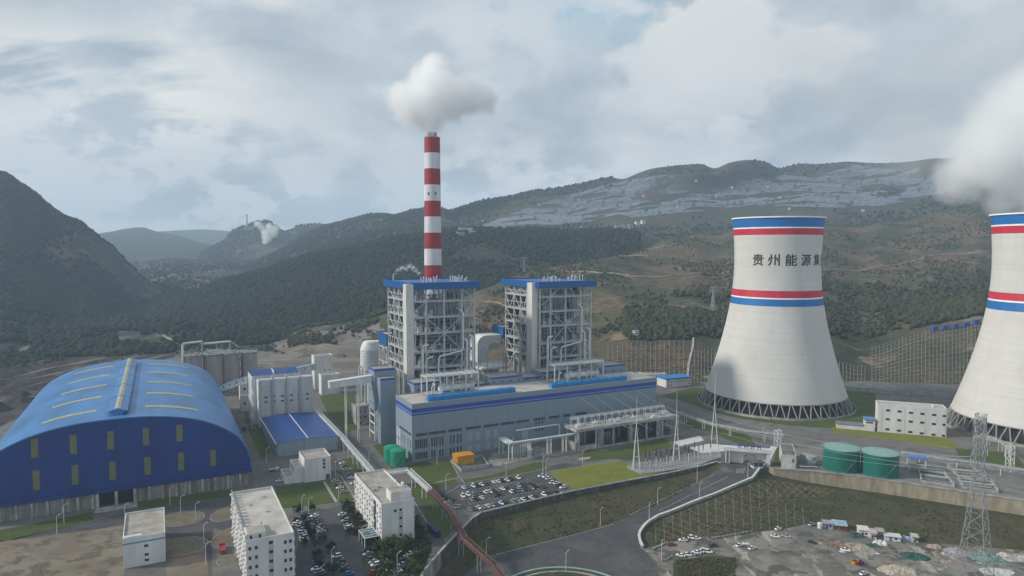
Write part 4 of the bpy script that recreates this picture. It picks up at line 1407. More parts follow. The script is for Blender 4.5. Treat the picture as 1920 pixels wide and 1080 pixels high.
# the glass canopy over the entrance on the long side
cn = MB()
for i in range(5):
    cn.box(-7.5, -.36, 2.2 + i * 2.6, 2.5 + i * 2.6, 5.0, 5.3)
cn.box(-7.5, -7.2, 2.5, 12.6, 5.0, 5.3).box(-.66, -.36, 2.5, 12.6, 5.01, 5.31)
cn.build("canopy_frame", white_metal, offb)
for i in range(4):
    MB().face([(-7.2, 2.5 + i * 2.6, 5.18), (-.7, 2.5 + i * 2.6, 5.18), (-.7, 4.8 + i * 2.6, 5.18), (-7.2, 4.8 + i * 2.6, 5.18)]).build("canopy_glass", mat("canopy glass", (.07, .16, .20), .12, .2, .6, spec=.7), offb)
for y in (2.5, 12.5):
    MB().bar((-7.3, y, 0), (-7.3, y, 5.0), .22, 8).build("canopy_post", white_metal, offb)

# big office at the near left
fp_top = At(461, 1014, 270)
ap = Vector((fp_top.x, 270, 0))
offa = thing("office_building", "white six storey office at the picture's foot with a long bare roof", "office", ap, TH, "white plant buildings")
aw = along(ap, U, 551, 23)
ah = hgt(ap, 1014)
ad = 62.0
flat_block(offa, 0, aw, 0, ad, 0, ah, white, roof_pale, 1.1)
facade_left(offa, ad, 2.6, 6, 3.75, 15, 1.7, 1.6, lambda i, k: (i + k) % 3 != 0)
for k in range(6):
    z = ah - 3.6 - k * 3.95
    add_windows(offa, [(aw * .075, 0, z), (aw * .205, 0, z), (aw * .81, 0, z), (aw * .92, 0, z)], 1.35, 1.75, 'F', "window", white, glass_dark)
    add_windows(offa, [(aw * .51, 0, z + 1.0)], 1.9, 1.7, 'F', "window", white, glass_dark)
    for y in (6, 14, 22, 30, 38, 46, 54):
        add_windows(offa, [(aw, y, z)], 1.8, 1.7, 'R', "side_window", white, glass_dark)
        if y % 4 == 2:
            MB().box(aw + .12, aw + 1.1, y - 1.2, y + 1.2, z - 1.9, z - .95).build("balcony", white, offa)
MB().box(aw * .455, aw * .565, -.045, 0, .3, ah - 3.0).build("stair_recess", mat("grey render"  , (.45, .45, .45)), offa)
MB().box(.36, aw * .42, 1.6, 9.5, ah - 1.05, ah + 1.9).build("roof_hut", white, offa)
MB().box(.9, aw * .40, 2.1, 9.0, ah + 1.91, ah + 2.02).build("hut_roof", roof_felt, offa)
add_windows(offa, [(aw * .115, 1.6, ah + .3), (aw * .30, 1.6, ah + .3)], 1.0, 1.7, 'F', "hut_window", dark_metal, glass_dark)
MB().box(aw * .40, aw * .425, 9.6, 16, ah - 1.05, ah + .9).build("roof_wall", concrete_dark, offa)
for xx, yy in ((12, 30), (6, 42), (13, 50)):
    MB().box(xx, xx + 1.2, yy, yy + .9, ah - 1.05, ah - .5).build("roof_unit", galv, offa)

# small white building at far left of the yard
bp = G(231.5, 1067)
offc = thing("small_office", "small white building with a blue line under its parapet, on the bare yard", "office", bp, TH, "white plant buildings")
bw = along(bp, U, 309.5, 12)
bh = hgt(bp, 1011)
flat_block(offc, 0, bw, 0, 33, 0, bh, white, roof_felt, 0.9)
MB().box(-.05, bw + .05, -.05, 0, bh - 2.9, bh - 2.2).build("stripe", mat("pale blue paint", (.10, .27, .50), .6, .06, .3), offc)
add_windows(offc, [(bw * .545, 0, bh - 4.7), (bw * .55, 0, bh - 8.6), (bw * .55, 0, bh - 11.1)], 1.9, 1.4, 'F', "window", white_metal, glass_dark)
add_windows(offc, [(0, y, z) for y in (5, 12, 19, 26) for z in (4, 9)], 1.6, 1.5, 'L', "side_window", white_metal, glass_dark)
add_windows(offc, [(bw, y, z) for y in (5, 12, 19, 26) for z in (4, 9)], 1.6, 1.5, 'R', "side_window", white_metal, glass_dark)
MB().box(.36, bw * .45, .36, 2.4, bh - .77, bh + .35).build("roof_step", white, offc)
for y, z in ((4, 2.2), (8, 6)):
    MB().box(bw + .1, bw + 2.2, y, y + 2.5, z, z + .25).build("canopy", red_rust, offc)

# stepped white building before the blue shed
wp = G(555, 909)
offd = thing("stepped_building", "white stepped building with balconies of falling height before the blue shed", "building", G(571.5, 905), TH, "white plant buildings")
dw = along(offd.location, U, 620, 12)
dh = hgt(offd.location, 861)
flat_block(offd, 0, dw, 0, 18, 0, dh, white, roof_felt, 0.9)
flat_block(offd, -5.5, -.02, 1.5, 18, 0, dh * .68, white, roof_felt, 1.2, "terrace_wall", "terrace_roof")
flat_block(offd, -11, -5.52, 2.5, 18, 0, dh * .33, white, roof_felt, 1.2, "terrace_wall", "terrace_roof")
add_windows(offd, [(dw * .74, 0, dh * z) for z in (.84, .69, .54)], 1.5, 1.5, 'F', "window", dark_metal, glass_dark)
MB().box(dw * .80, dw * .96, -.06, .0, 0, 3.2).build("door", dark_metal, offd)
MB().box(dw * .46, dw * .47, -.06, .0, 0, dh - 1).build("downpipe", grey_metal, offd)
for i in range(3):
    add_windows(offd, [(-5.5, 4 + i * 4.5, dh * .55)], 1.5, 1.4, 'L', "side_window", dark_metal, glass_dark)

# ================================================================== BLUE ROOFED SHED
sp = G(520.5, 857)
shed = thing("blue_shed", "wide shed with a low deep blue roof beside the coal store", "shed", sp, TH)
sw = along(sp, U, 633, 9)
se = hgt(sp, 832)
sl_ = 78.0
mb = MB()
for x0, x1, y0, y1 in ((0, sw, 0, .3), (0, sw, sl_ - .3, sl_), (0, .3, .3, sl_ - .3), (sw - .3, sw, .3, sl_ - .3)):
    mb.box(x0, x1, y0, y1, 0, se)
mb.face([(0.01, -.02, se), (sw - .01, -.02, se), (sw / 2, -.02, se + 1.3)])
mb.build("wall", cladding_light, shed)
mb = MB().face([(-.6, -.6, se + .02), (sw / 2, -.6, se + 1.42), (sw / 2, sl_ + .6, se + 1.42), (-.6, sl_ + .6, se + .02)]).face([(sw / 2, -.6, se + 1.42), (sw + .6, -.6, se + .02), (sw + .6, sl_ + .6, se + .02), (sw / 2, sl_ + .6, se + 1.42)])
mb.build("roof", blue_deep, shed)
MB().box(sw / 2 - .3, sw / 2 + .3, -.62, sl_ + .62, se + 1.4, se + 1.55).build("ridge_cap", white_metal, shed)
MB().box(sw + .61, sw + 1.2, -.6, sl_ + .6, se - .5, se + .1).build("gutter", white_metal, shed)
MB().box(-1.1, -.61, -.6, sl_ + .6, se - .4, se + .1).build("gutter", white_metal, shed)
MB().box(sw + .01, sw + .12, 2, 8, 0, 5).build("door", dark_metal, shed)

# ================================================================== WHITE SILO BUILDING behind the shed
vp = sp + V * 83
x0 = along(vp, U, 487, 20)
silob = thing("silo_building", "white building with round silo fronts and a blue gabled roof behind", "silo building", vp + U * x0, TH)
fw = along(silob.location, U, 589, 20)
fz = hgt(silob.location, 716)
for i in range(4):
    cx = fw * (i + .5) / 4 * 1.0
    rr = fw / 8 * 1.03
    q = MB().lathe([(rr, 0), (rr, fz - 4.0), (rr + .25, fz - 3.9), (rr + .25, fz - 3.2), (rr, fz - 3.1), (rr, fz)], 28, (cx, rr))
    q.v = [(x, rr + (y - rr) * .34, z) for x, y, z in q.v]
    q.build("silo", white, silob, True)
    if i < 3:
        MB().box(fw * (i + 1) / 4 - .5, fw * (i + 1) / 4 + .5, 2.4, 5.2, 0, fz + 3).build("pipe_rack", grey_metal, silob)
MB().box(-.8, -.02, -.5, 10, 0, fz + .5).build("side_wall", white, silob)
MB().box(0, fw, 6.5, 14, 0, fz - .5).build("block", white, silob)
MB().box(.2, fw - .2, 4.2, 13, fz + .02, fz + .3).build("deck", grey_metal, silob)
for i in range(12):
    MB().bar((fw * i / 11, 4.4, fz + .3), (fw * i / 11, 4.4, fz + 1.8), .07).build("rail_post", grey_metal, silob)
for px, py in ((500, 746.5), (516, 745), (531, 744), (548, 742), (562.5, 741), (578, 740), (500, 755.5), (516, 754.5), (531, 753), (548, 752), (562.5, 750.5), (578, 749)):
    x = along(silob.location, U, px, 20)
    z = hgt(silob.location + U * x, py)
    i = min(3, int(x / (fw / 4)))
    cx, rr = fw * (i + .5) / 4, fw / 8 * 1.03
    yy = rr - .34 * math.sqrt(max(.1, rr * rr - (x - cx) ** 2))
    add_windows(silob, [(x, yy + .06, z)], 2.6, 1.5, 'F', "window", white_metal, glass_dark, .25)
# taller rear hall with blue roof
rz = hgt(silob.location + V * 18, 698)
rx0, rx1 = along(silob.location + V * 18, U, 471, 38), along(silob.location + V * 18, U, 557, 38)
MB().box(rx0, rx1, 14.1, 40, 0, rz - 2).build("rear_hall", white, silob)
mb = MB().face([(rx0 - .5, 13.6, rz - 1.98), (rx1 + .5, 13.6, rz - 1.98), (rx1 + .5, 27, rz + .6), (rx0 - .5, 27, rz + .6)]).face([(rx0 - .5, 27, rz + .6), (rx1 + .5, 27, rz + .6), (rx1 + .5, 40.5, rz - 1.98), (rx0 - .5, 40.5, rz - 1.98)])
mb.face([(rx0 - .3, 13.9, rz - 2), (rx0 - .3, 40, rz - 2), (rx0 - .3, 27, rz + .5)][::-1])
mb.build("rear_roof", blue_deep, silob)
MB().box((rx0 + rx1) / 2 - 1 - .2, (rx0 + rx1) / 2 - 1 + .2, 13.5, 27, rz - 1.9, rz + .75).build("roof_seam", white_metal, silob, rot=0)
st = MB()
for k in range(6):
    z0 = 3 + k * 4.6
    st.bar((-4.5, 2 if k % 2 else 12, z0), (-4.5, 12 if k % 2 else 2, z0 + 4.6), .35)
for x, y in ((-5.5, 1), (-3.2, 1), (-5.5, 13), (-3.2, 13)):
    st.bar((x, y, 0), (x, y, fz + 2), .28)
st.build("outside_stair", white_metal, silob)

# conveyor gallery from the silo building to its transfer house
def gallery(name, label, p, q, w, h, wall, roof, nwin=0, posts=(), group=None):
    """an inclined enclosed conveyor bridge between two points"""
    p, q = Vector(p), Vector(q)
    t = thing(name, label, "conveyor", p, 0, group)
    d = q - p
    L = d.length
    t.rotation_euler = (0, -math.asin(d.z / L), math.atan2(d.y, d.x))
    MB().box(0, L, -w / 2, w / 2, 0, h).build("wall", wall, t)
    MB().box(-.2, L + .2, -w / 2 - .25, w / 2 + .25, h + .004, h + .3).build("roof", roof, t)
    for i in range(nwin):
        MB().box(L * (i + .5) / nwin - .45, L * (i + .5) / nwin + .45, -w / 2 - .06, -w / 2, h * .45, h * .8).build("window", glass_dark, t)
    return t


g1 = At(545, 704, 560)
g2 = At(590, 693, 590)
gallery("conveyor_gallery", "short pale blue roofed conveyor bridge into the white transfer house", g1, g2, 4.5, 5.0, white, mat("pale blue sheet", (.14, .34, .55), .5, .08, .2), 3)
g3, g4 = At(418, 733, 555), At(466, 716, 555)
gallery("conveyor_gallery", "pale blue roofed conveyor bridge rising out of the coal store", g3, g4, 5, 4.6, white, mat("pale blue sheet", (.14, .34, .55)), 4)
k1 = G(452, 772)
bx = thing("conveyor_house", "tall narrow white conveyor house between coal store and silo building", "building", k1, TH)
w_ = along(k1, U, 466, 10)
flat_block(bx, 0, w_, 0, 7, 0, hgt(k1, 743), white, roof_pale, .6)
add_windows(bx, [(w_ * .5, 0, hgt(k1, 757))], 1.8, 1.8, 'F', "window", dark_metal, glass_dark)
k1 = G(450, 750)
bx = thing("conveyor_house", "white conveyor house with rounded corners touching the pale blue conveyor", "building", k1, TH)
w_ = along(k1, U, 464, 10)
flat_block(bx, 0, w_, 0, 8, 0, hgt(k1, 720), white, roof_pale, .6)
add_windows(bx, [(w_ * .6, 0, hgt(k1, 730))], 2.2, 2.2, 'F', "window", dark_metal, glass_dark)


def house(name, label, cat, px, py, px1, pyt, depth, wall=white, roof=roof_felt, wins=(), ww=1.5, wh=1.3, group=None, ph=.8, trim=None):
    p = G(px, py)
    t = thing(name, label, cat, p, TH, group)
    w = along(p, U, px1, 10)
    h = hgt(p, pyt)
    flat_block(t, 0, w, 0, depth, 0, h, wall, roof, ph)
    for a, b in wins:
        x = along(p, U, a, 10)
        add_windows(t, [(x, 0, hgt(p + U * x, b))], ww, wh, 'F', "window", dark_metal, glass_dark)
    if trim:
        MB().box(-.05, w + .05, -.05, 0, h - 1.6, h - .5).build("trim", trim, t)
    return t, w, h


house("transfer_house", "white transfer house with two window rows, taller of the pair by the quarry", "building", 590, 731, 624, 667.5, 13, wins=((609.5, 694), (618, 693.5)))
house("transfer_house", "low white transfer house beside the taller one, before the conveyor", "building", 603, 741, 637, 703.5, 12)
house("pump_house", "white three storey pump house under the coal tower beside a white side wall", "building", 668, 798, 690, 762, 14, wins=((676, 772), (676, 783), (676, 793), (684, 771), (684, 782)), wall=concrete)

# ================================================================== COAL TRANSFER TOWER and its conveyor
q = HP + V * 47
ct0 = along(q, U, 713.5, 30)
ctp = q + U * ct0
ctow = thing("coal_tower", "blue grey coal transfer tower on white stilts beside the turbine hall", "tower", ctp, TH)
cw = along(ctp, U, 741.5, 30)
czf = hgt(ctp, 710)
flat_block(ctow, 0, cw, 0, 9, 0, czf, cladding, roof_felt, .7)
MB().box(-.05, cw + .05, -.05, 0, czf - 1.5, czf - .3).build("trim", blue_stripe, ctow)
tq = ctp + V * 9.1
tx0, tx1 = along(tq, U, 701.6, 50), along(tq, U, 740, 50)
czt = hgt(tq + U * tx0, 692)
czb = hgt(tq + U * tx0, 771)
flat_block(ctow, tx0, tx1, 9.1, 24, czb, czt, cladding, roof_felt, 1.0, "upper_wall", "upper_roof")
MB().box(tx0 - .05, tx1 + .05, 9.05, 9.1, czt - 1.8, czt - .4).box(tx0 - .05, tx0, 9.1, 24, czt - 1.8, czt - .4).build("trim", blue_stripe, ctow)
for y in (12, 16, 20):
    for z in (czt - 9, czt - 16, czb + 5):
        add_windows(ctow, [(tx0, y, z)], 1.2, 1.6, 'L', "side_window", dark_metal, glass_dark)
for x in (tx0 + .6, tx0 + 6):
    for y in (10, 23):
        MB().box(x - .5, x + .5, y - .5, y + .5, 0, czb).build("stilt", white_metal, ctow)
mb = MB()
for z in (5, 12, 18):
    mb.box(tx0 + .2, tx0 + 6.4, 9.7, 10.3, z, z + .8).box(tx0 + .3, tx0 + .9, 10.3, 23, z, z + .8)
mb.build("brace", white_metal, ctow)
MB().box(cw - 2.5, cw - 1.0, -.07, 0, czf - 4.5, czf - 3.6).build("vent", dark_metal, ctow)
ga = tq + U * (tx0 - .2) + V * 6 + Vector((0, 0, hgt(tq + U * tx0, 718)))
gb_d = along(ga, U, 617, 40)
gb = ga + U * gb_d
gb.z = hgt(gb, 728)
gallery("conveyor_gallery", "white windowed conveyor bridge on slim legs running into the coal tower", ga, gb, 5.0, 4.6, white, white_metal, 16)
for f, nm in ((.33, 0), (.62, 1)):
    p = ga.lerp(gb, f)
    tr = thing("conveyor_trestle", "slim white trestle under the white conveyor, %s" % ("nearer the coal tower" if nm == 0 else "nearer its open end"), "trestle", Vector((p.x, p.y, 0)), TH, "conveyor trestles")
    for y in (-2, 2):
        MB().bar((0, y, 0), (0, y, p.z - .1), .32, 6).build("leg", white_metal, tr)
    MB().bar((0, -2, 8), (0, 2, 16), .16).bar((0, 2, 8), (0, -2, 16), .16).build("brace", white_metal, tr)

# ================================================================== SURFACES of the level ground
sheet("lane", [(770, 905), (838, 908), (1060, 868), (1100, 872), (1160, 866), (1250, 842), (1300, 838), (1345, 848), (1352, 866), (1330, 868), (1180, 864), (1030, 884), (1016, 889), (870, 925), (835, 940)], g_asphalt, .03)
sheet("car_park", [(824, 932), (868, 912), (1020, 889), (1028, 888), (1064, 914), (1070, 921), (904, 960), (880, 958)], g_park, .05)
sheet("lawn", [(762, 873), (775, 868), (842, 862), (860, 893), (800, 909), (772, 899)], g_lawn, .06)
sheet("lawn", [(770, 905), (788, 912), (852, 898), (858, 905), (820, 917), (832, 940), (858, 986), (830, 1012), (782, 955), (766, 925)], g_lawn, .06)
sheet("lawn", [(868, 899), (928, 889), (1000, 868), (1020, 866), (1030, 872), (1013, 882), (876, 906)], g_lawn, .06)
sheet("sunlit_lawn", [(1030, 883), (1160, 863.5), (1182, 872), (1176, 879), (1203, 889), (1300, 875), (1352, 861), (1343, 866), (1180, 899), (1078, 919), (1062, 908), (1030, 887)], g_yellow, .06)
sheet("lawn", [(1085, 855), (1100, 843), (1135, 846), (1175, 838), (1247, 821), (1262, 838), (1230, 845), (1180, 862), (1165, 862), (1148, 860), (1100, 866)], g_lawn, .06)
sheet("lawn", [(1236, 742), (1300, 727), (1640, 735), (1643, 750), (1640, 806), (1560, 803), (1480, 798), (1390, 786), (1330, 771), (1290, 757)], g_lawn, .06)
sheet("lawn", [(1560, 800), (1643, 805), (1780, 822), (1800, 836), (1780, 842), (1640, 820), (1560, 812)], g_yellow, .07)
sheet("lawn", [(1790, 840), (1900, 850), (1920, 872), (1960, 890), (1900, 880), (1800, 858)], g_lawn, .06)
sheet("lawn", [(1270, 775), (1340, 792), (1400, 812), (1420, 838), (1392, 835), (1330, 810), (1290, 800)], g_lawn, .06)
sheet("lawn", [(516, 912), (604, 903), (628, 943), (524, 955)], g_lawn, .06)
sheet("lawn", [(609, 903), (638, 896), (663, 938), (633, 942)], g_lawn, .06)
sheet("footpath", [(605, 903.5), (608, 903), (632, 941), (628.5, 942.5)], concrete, .07)
sheet("lawn", [(-60, 1006), (100, 975), (170, 960), (176, 975), (80, 998), (-60, 1030)], g_lawn, .06)
sheet("lawn", [(258, 941), (436, 917), (437, 931), (330, 945), (262, 953)], g_lawn, .06)
sheet("lawn", [(455, 772), (481, 764), (487, 788), (463, 796)], g_lawn, .06)
sheet("lawn", [(463, 801), (489, 791), (507, 850), (490, 862)], g_lawn, .06)
sheet("lawn", [(600, 742), (664, 740), (676, 800), (650, 812), (616, 780)], g_lawn, .06)
sheet("lawn", [(638, 862), (660, 858), (700, 880), (690, 895), (650, 872)], g_lawn, .07)
sheet("lawn", [(700, 835), (735, 825), (765, 865), (735, 880)], g_lawn, .06)
sheet("garden", [(780, 960), (812, 1018), (796, 1066), (760, 1110), (690, 1110), (676, 1040), (720, 1030), (778, 1010)], g_bank, .05)
sheet("garden", [(640, 945), (664, 940), (676, 985), (700, 1032), (690, 1040), (668, 1010)], g_bank, .055)
sheet("bare_yard", [(-200, 1050), (0, 1014), (90, 1008), (176, 994), (234, 985), (234, 1120), (-200, 1200)], g_dirt, .06)
sheet("bare_yard", [(312, 1035), (375, 1023), (388, 1040), (394, 1120), (310, 1120)], g_dirt, .06)
sheet("lane", [(-60, 1030), (90, 996), (180, 976), (262, 954), (437, 932), (437, 1000), (400, 990), (395, 1120), (375, 1120), (385, 1023), (312, 1035), (312, 1000), (234, 984), (176, 993), (0, 1014), (-80, 1040)], g_asphalt, .04)
sheet("lane", [(560, 1000), (598, 960), (645, 945), (668, 940), (705, 1000), (790, 1180), (560, 1180), (555, 1040)], g_asphalt, .035)
sheet("lane", [(600, 858), (628, 852), (662, 935), (640, 893)], g_asphalt, .035)
sheet("lane", [(773, 935), (779, 930), (838, 1022), (815, 1040)], g_asphalt, .075)
sheet("rough_ground", [(-400, 735), (-300, 690), (0, 662), (250, 640), (470, 632), (700, 634), (700, 656), (520, 660), (350, 650), (250, 656), (120, 684), (0, 708), (-100, 735)], h_valley, .03)
sheet("coal_yard", [(-300, 800), (-20, 760), (60, 735), (140, 705), (200, 700), (120, 742), (0, 800), (-200, 880)], mat("coal ground", (.045, .043, .042), .95, .35, .05), .05)
sheet("terrace", [(-300, 780), (-300, 735), (0, 712), (100, 694), (190, 672), (260, 656), (345, 648), (360, 668), (240, 682), (150, 700), (60, 735), (-60, 765)], ground_mat("mine terrace", [(.105, .086, .072), (.02, 6, .45, .53, (.15, .128, .108), (.25, 1.6, 1)), (.03, 6, .5, .58, (.068, .058, .05), (.3, 1.4, 1)), (.06, 5, .56, .62, (.052, .052, .036))]), .04)
sheet("terrace", [(470, 680), (520, 660), (700, 655), (715, 680), (660, 700), (500, 700), (478, 695)], g_quarry, .06)
# low earth banks of the terraced ground beyond the coal store
berm_m = ground_mat("terrace bank earth", [(.125, .10, .082), (.03, 6, .45, .56, (.085, .072, .06)), (.1, 5, .52, .62, (.17, .145, .12))])
for k in range(9):
    f = k / 8
    a0, b0 = (-40, 712 + 44 * f), (215 + 110 * f, 660 + 8 * f + 4 * (k % 2))
    mb = MB()
    P_ = []
    for i in range(15):
        t = i / 14
        p = G(a0[0] + (b0[0] - a0[0]) * t, a0[1] + (b0[1] - a0[1]) * t - 9 * math.sin(t * 3.1) * (1 - f))
        P_.append(p)
    for i in range(14):
        d = (P_[i + 1] - P_[i]).normalized()
        nr = Vector((-d.y, d.x, 0))
        w0 = 3.5 + 1.5 * math.sin(i * 1.3 + k)
        h0, h1 = 1.5 + 1.3 * abs(math.sin(i * .7 + k)), 1.5 + 1.3 * abs(math.sin((i + 1) * .7 + k))
        A, B = P_[i], P_[i + 1]
        mb.face([A - nr * w0, B - nr * w0, B + Vector((0, 0, h1)), A + Vector((0, 0, h0))]).face([A + Vector((0, 0, h0)), B + Vector((0, 0, h1)), B + nr * w0, A + nr * w0])
    tag(mb.build("terrace_bank", berm_m), kind="structure")
# islands with kerbs on the yard
isl_m = ground_mat("island earth", [(.165, .14, .105), (.08, 5, .45, .6, (.13, .115, .08)), (.3, 5, .5, .65, (.19, .17, .13))])
for cx_, cy_, rx_, ry_ in ((342, 973, 40, 14), (425, 964, 27, 14), (428, 1007, 26, 19), (342, 1024, 46, 17), (425, 1050, 17, 10)):
    c = G(cx_, cy_)
    rxm = rx_ * c.y / F
    rym = abs(G(cx_, cy_ - ry_).y - c.y)
    poly = [(c.x + rxm * math.cos(2 * math.pi * k / 28), c.y + rym * math.sin(2 * math.pi * k / 28)) for k in range(28)]
    o = tag(MB().prism(poly, .05, .18).build("island", isl_m), kind="structure")
    kb = MB()
    for k in range(28):
        a, b = poly[k], poly[(k + 1) % 28]
        kb.bar((a[0], a[1], .12), (b[0], b[1], .12), .16)
    tag(kb.build("kerb", concrete), kind="structure")
# kerbs and painted lines
for pts in ([(640, 893), (668, 940), (690, 985), (715, 1030), (745, 1085)], [(524, 956), (628, 944)], [(790, 912), (853, 898)], [(876, 906), (1013, 882), (1030, 872)], [(843, 862), (861, 894), (872, 908)], [(800, 909), (860, 894)],
            [(872, 899), (925, 890)], [(609, 903), (634, 943)], [(773, 935), (815, 1003)], [(868, 908), (824, 932)], [(1030, 884), (1160, 864)], [(1240, 741), (1300, 760), (1345, 778), (1480, 800), (1640, 822), (1800, 843)]):
    strip_on("kerb", pts, .45, concrete, .13)
line_m = mat("road paint", (.55, .54, .48), .7, .2, 1.0)
for k in range(9):
    a = (668 + k * 10.2, 985 + k * 13.5)
    strip_on("road_marking", [a, (a[0] + 4.2, a[1] + 5.6)], .18, line_m, .09)
for k in range(8):
    x = 1087 + k * 2.6
    strip_on("road_marking", [(x - 2, 862.5 - k * .25), (x + 2, 858.5 - k * .25)], .5, line_m, .08)
for row, (x0, y0, x1, y1, n) in enumerate(((866, 921, 1022, 893, 24), (868, 936, 1015, 908, 22), (880, 944, 1010, 918, 20), (900, 958, 1066, 920, 26))):
    for k in range(n + 1):
        p = G(x0 + (x1 - x0) * k / n, y0 + (y1 - y0) * k / n)
        mb = MB()
        q = p + V * 2.5
        p2 = p - V * 2.5
        mb.face([p2 - U * .06 + Vector((0, 0, .075)), p2 + U * .06 + Vector((0, 0, .075)), q + U * .06 + Vector((0, 0, .075)), q - U * .06 + Vector((0, 0, .075))])
        tag(mb.build("bay_marking", line_m), kind="structure")
# fairway marks of the ramp road, laid on its own slope
def drape_bars(name, lines, r, m, lift=.05, kind="structure", n=10, label=None, cat=None, flat=True):
    mb = MB()
    for a, b in lines:
        pts = []
        for i in range(n + 1):
            t = i / n
            p = L_(a[0] + (b[0] - a[0]) * t, a[1] + (b[1] - a[1]) * t)
            pts.append(p + Vector((0, 0, lift)))
        for i in range(n):
            if (pts[i] - pts[i + 1]).length < 25:
                mb.bar(pts[i], pts[i + 1], r)
    o = mb.build(name, m)
    return tag(o, label, cat, kind=kind)


drape_bars("road_marking", [((1338, 890), (1180, 966)), ((1366, 893), (1235, 958)), ((1150, 983), (1040, 1012)), ((1040, 1012), (930, 1040))], .10, line_m, .0)
for k in range(7):
    drape_bars("road_marking", [((1352 + k * 5.0, 875.5), (1357 + k * 4.6, 884))], .28, line_m, -.2, n=3)
for k in range(5):
    drape_bars("road_marking", [((1383 + k * 3.4, 879 + k * -.6), (1380 + k * 3.4, 887))], .14, line_m, -.05, n=3)


# ================================================================== RETAINING WALLS and fences
def wall_line(name, label, top, foot, m, th=.7, coping=True, cat="wall"):
    """a wall whose top and foot run through picture points with heights"""
    t = thing(name, label, cat, G(*top[0]))
    mb, cp_ = MB(), MB()
    T, B = [G(*p) for p in top], [G(*p) for p in foot]
    o = t.location
    for i in range(len(T) - 1):
        a, b = T[i] - o, T[i + 1] - o
        d = (b - a); d.z = 0; d.normalize()
        nrm = Vector((d.y, -d.x, 0))
        z0, z1 = B[i].z - 1.5, B[i + 1].z - 1.5
        p = [a + nrm * .15, b + nrm * .15, b - nrm * th, a - nrm * th]
        lo = [Vector((p[0].x, p[0].y, z0 - o.z)), Vector((p[1].x, p[1].y, z1 - o.z)), Vector((p[2].x, p[2].y, z1 - o.z)), Vector((p[3].x, p[3].y, z0 - o.z))]
        hi = [q.copy() for q in p]
        mb.face([lo[0], lo[1], hi[1], hi[0]]).face([lo[1], lo[2], hi[2], hi[1]]).face([lo[2], lo[3], hi[3], hi[2]]).face([lo[3], lo[0], hi[0], hi[3]]).face(hi)
        q = [a + nrm * .3, b + nrm * .3, b - nrm * (th + .15), a - nrm * (th + .15)]
        l2 = [v + Vector((0, 0, .005)) for v in q]
        h2 = [v + Vector((0, 0, .45)) for v in q]
        cp_.face(h2)
        for j in range(4):
            cp_.face([l2[j], l2[(j + 1) % 4], h2[(j + 1) % 4], h2[j]])
    mb.build("wall_face", m, t)
    if coping:
        cp_.build("coping", concrete, t)
    return t, T


dark_wall = mat("dark mossy wall", (.105, .10, .09), .95, .3, .3, streak=(1, 1, .3))
LW_T = [(826, 1035, .1), (862, 996, .1), (885, 973, .1), (902, 962, .1), (1000, 938, .1), (1075, 921, .1), (1180, 901, .1), (1260, 886, .1), (1320, 873, .1), (1345, 866, .1)]
LW_F = [(826, 1052, -7.2), (862, 1008, -5.2), (885, 984, -3.4), (902, 971, -2.8), (1000, 946, -2.8), (1075, 930, -2.8), (1180, 910, -2.7), (1260, 895, -2.5), (1320, 882, -2.2), (1346, 869, -.9)]
wall_line("retaining_wall", "low dark retaining wall edging car park and bright lawn above the ramp road", LW_T, LW_F, dark_wall)
wall_line("retaining_wall", "high grey retaining wall below the garden at the picture's foot", [(690, 1500, .1), (755, 1200, .1), (795, 1072, .1), (826, 1035, .1)], [(700, 1540, -10), (780, 1200, -9.7), (795, 1095, -8.2), (826, 1052, -7.2)], concrete_dark)
RW_T = [(1425, 872, .1), (1450, 879, .1), (1520, 884, .1), (1580, 890, .1), (1662, 901, .1), (1802, 922, .1), (1898, 936, .1), (2150, 975, .1)]
RW_F = [(1430, 879, -1.2), (1450, 894, -4.2), (1520, 909, -7.2), (1580, 922, -8.2), (1662, 936, -8.2), (1802, 957, -8.2), (1898, 970, -8.2), (2150, 1010, -8.2)]
wall_line("retaining_wall", "long weathered buff retaining wall below the green tanks", RW_T, RW_F, wall_stone)


def fence(name, label, pts, h, step, m, rails=(.95, .5), r=.05, pr=.07, on=None):
    t = thing(name, label, "fence", pts[0])
    o = Vector(pts[0])
    rl = MB()
    pm = MB().bar((0, 0, 0), (0, 0, h), pr, 6).mesh("post", m)
    for i in range(len(pts) - 1):
        a, b = Vector(pts[i]) - o, Vector(pts[i + 1]) - o
        n = max(1, int((b - a).length / step))
        for f in rails:
            rl.bar(a + Vector((0, 0, h * f)), b + Vector((0, 0, h * f)), r)
        for k in range(n):
            link("post", pm, t, a.lerp(b, k / n))
    rl.build("rail", m, t)
    return t


fence("railing", "thin grey railing along the top of the buff retaining wall", [G(*p[:2], .55) for p in RW_T[1:]], 1.5, 6, grey_metal)
fence("railing", "thin dark railing along the car park edge above the bank", [G(*p[:2], .55) for p in LW_T[3:7]], 1.3, 5, dark_metal)
pad_m = ground_mat("switchyard gravel", [(.24, .24, .25), (.3, 4, .45, .6, (.19, .19, .20)), (1.2, 4, .5, .65, (.28, .28, .285))])
PAD = [(1177, 879), (1201, 889), (1300, 876), (1352, 857), (1340, 847)]
sheet("switchyard_pad", PAD, pad_m, .10)
fence("switchyard_fence", "white mesh fence round the gravel switchyard pad", [G(*p) for p in PAD + PAD[:1]], 2.2, 2.6, white_metal, (.98, .6, .2), .06, .1)
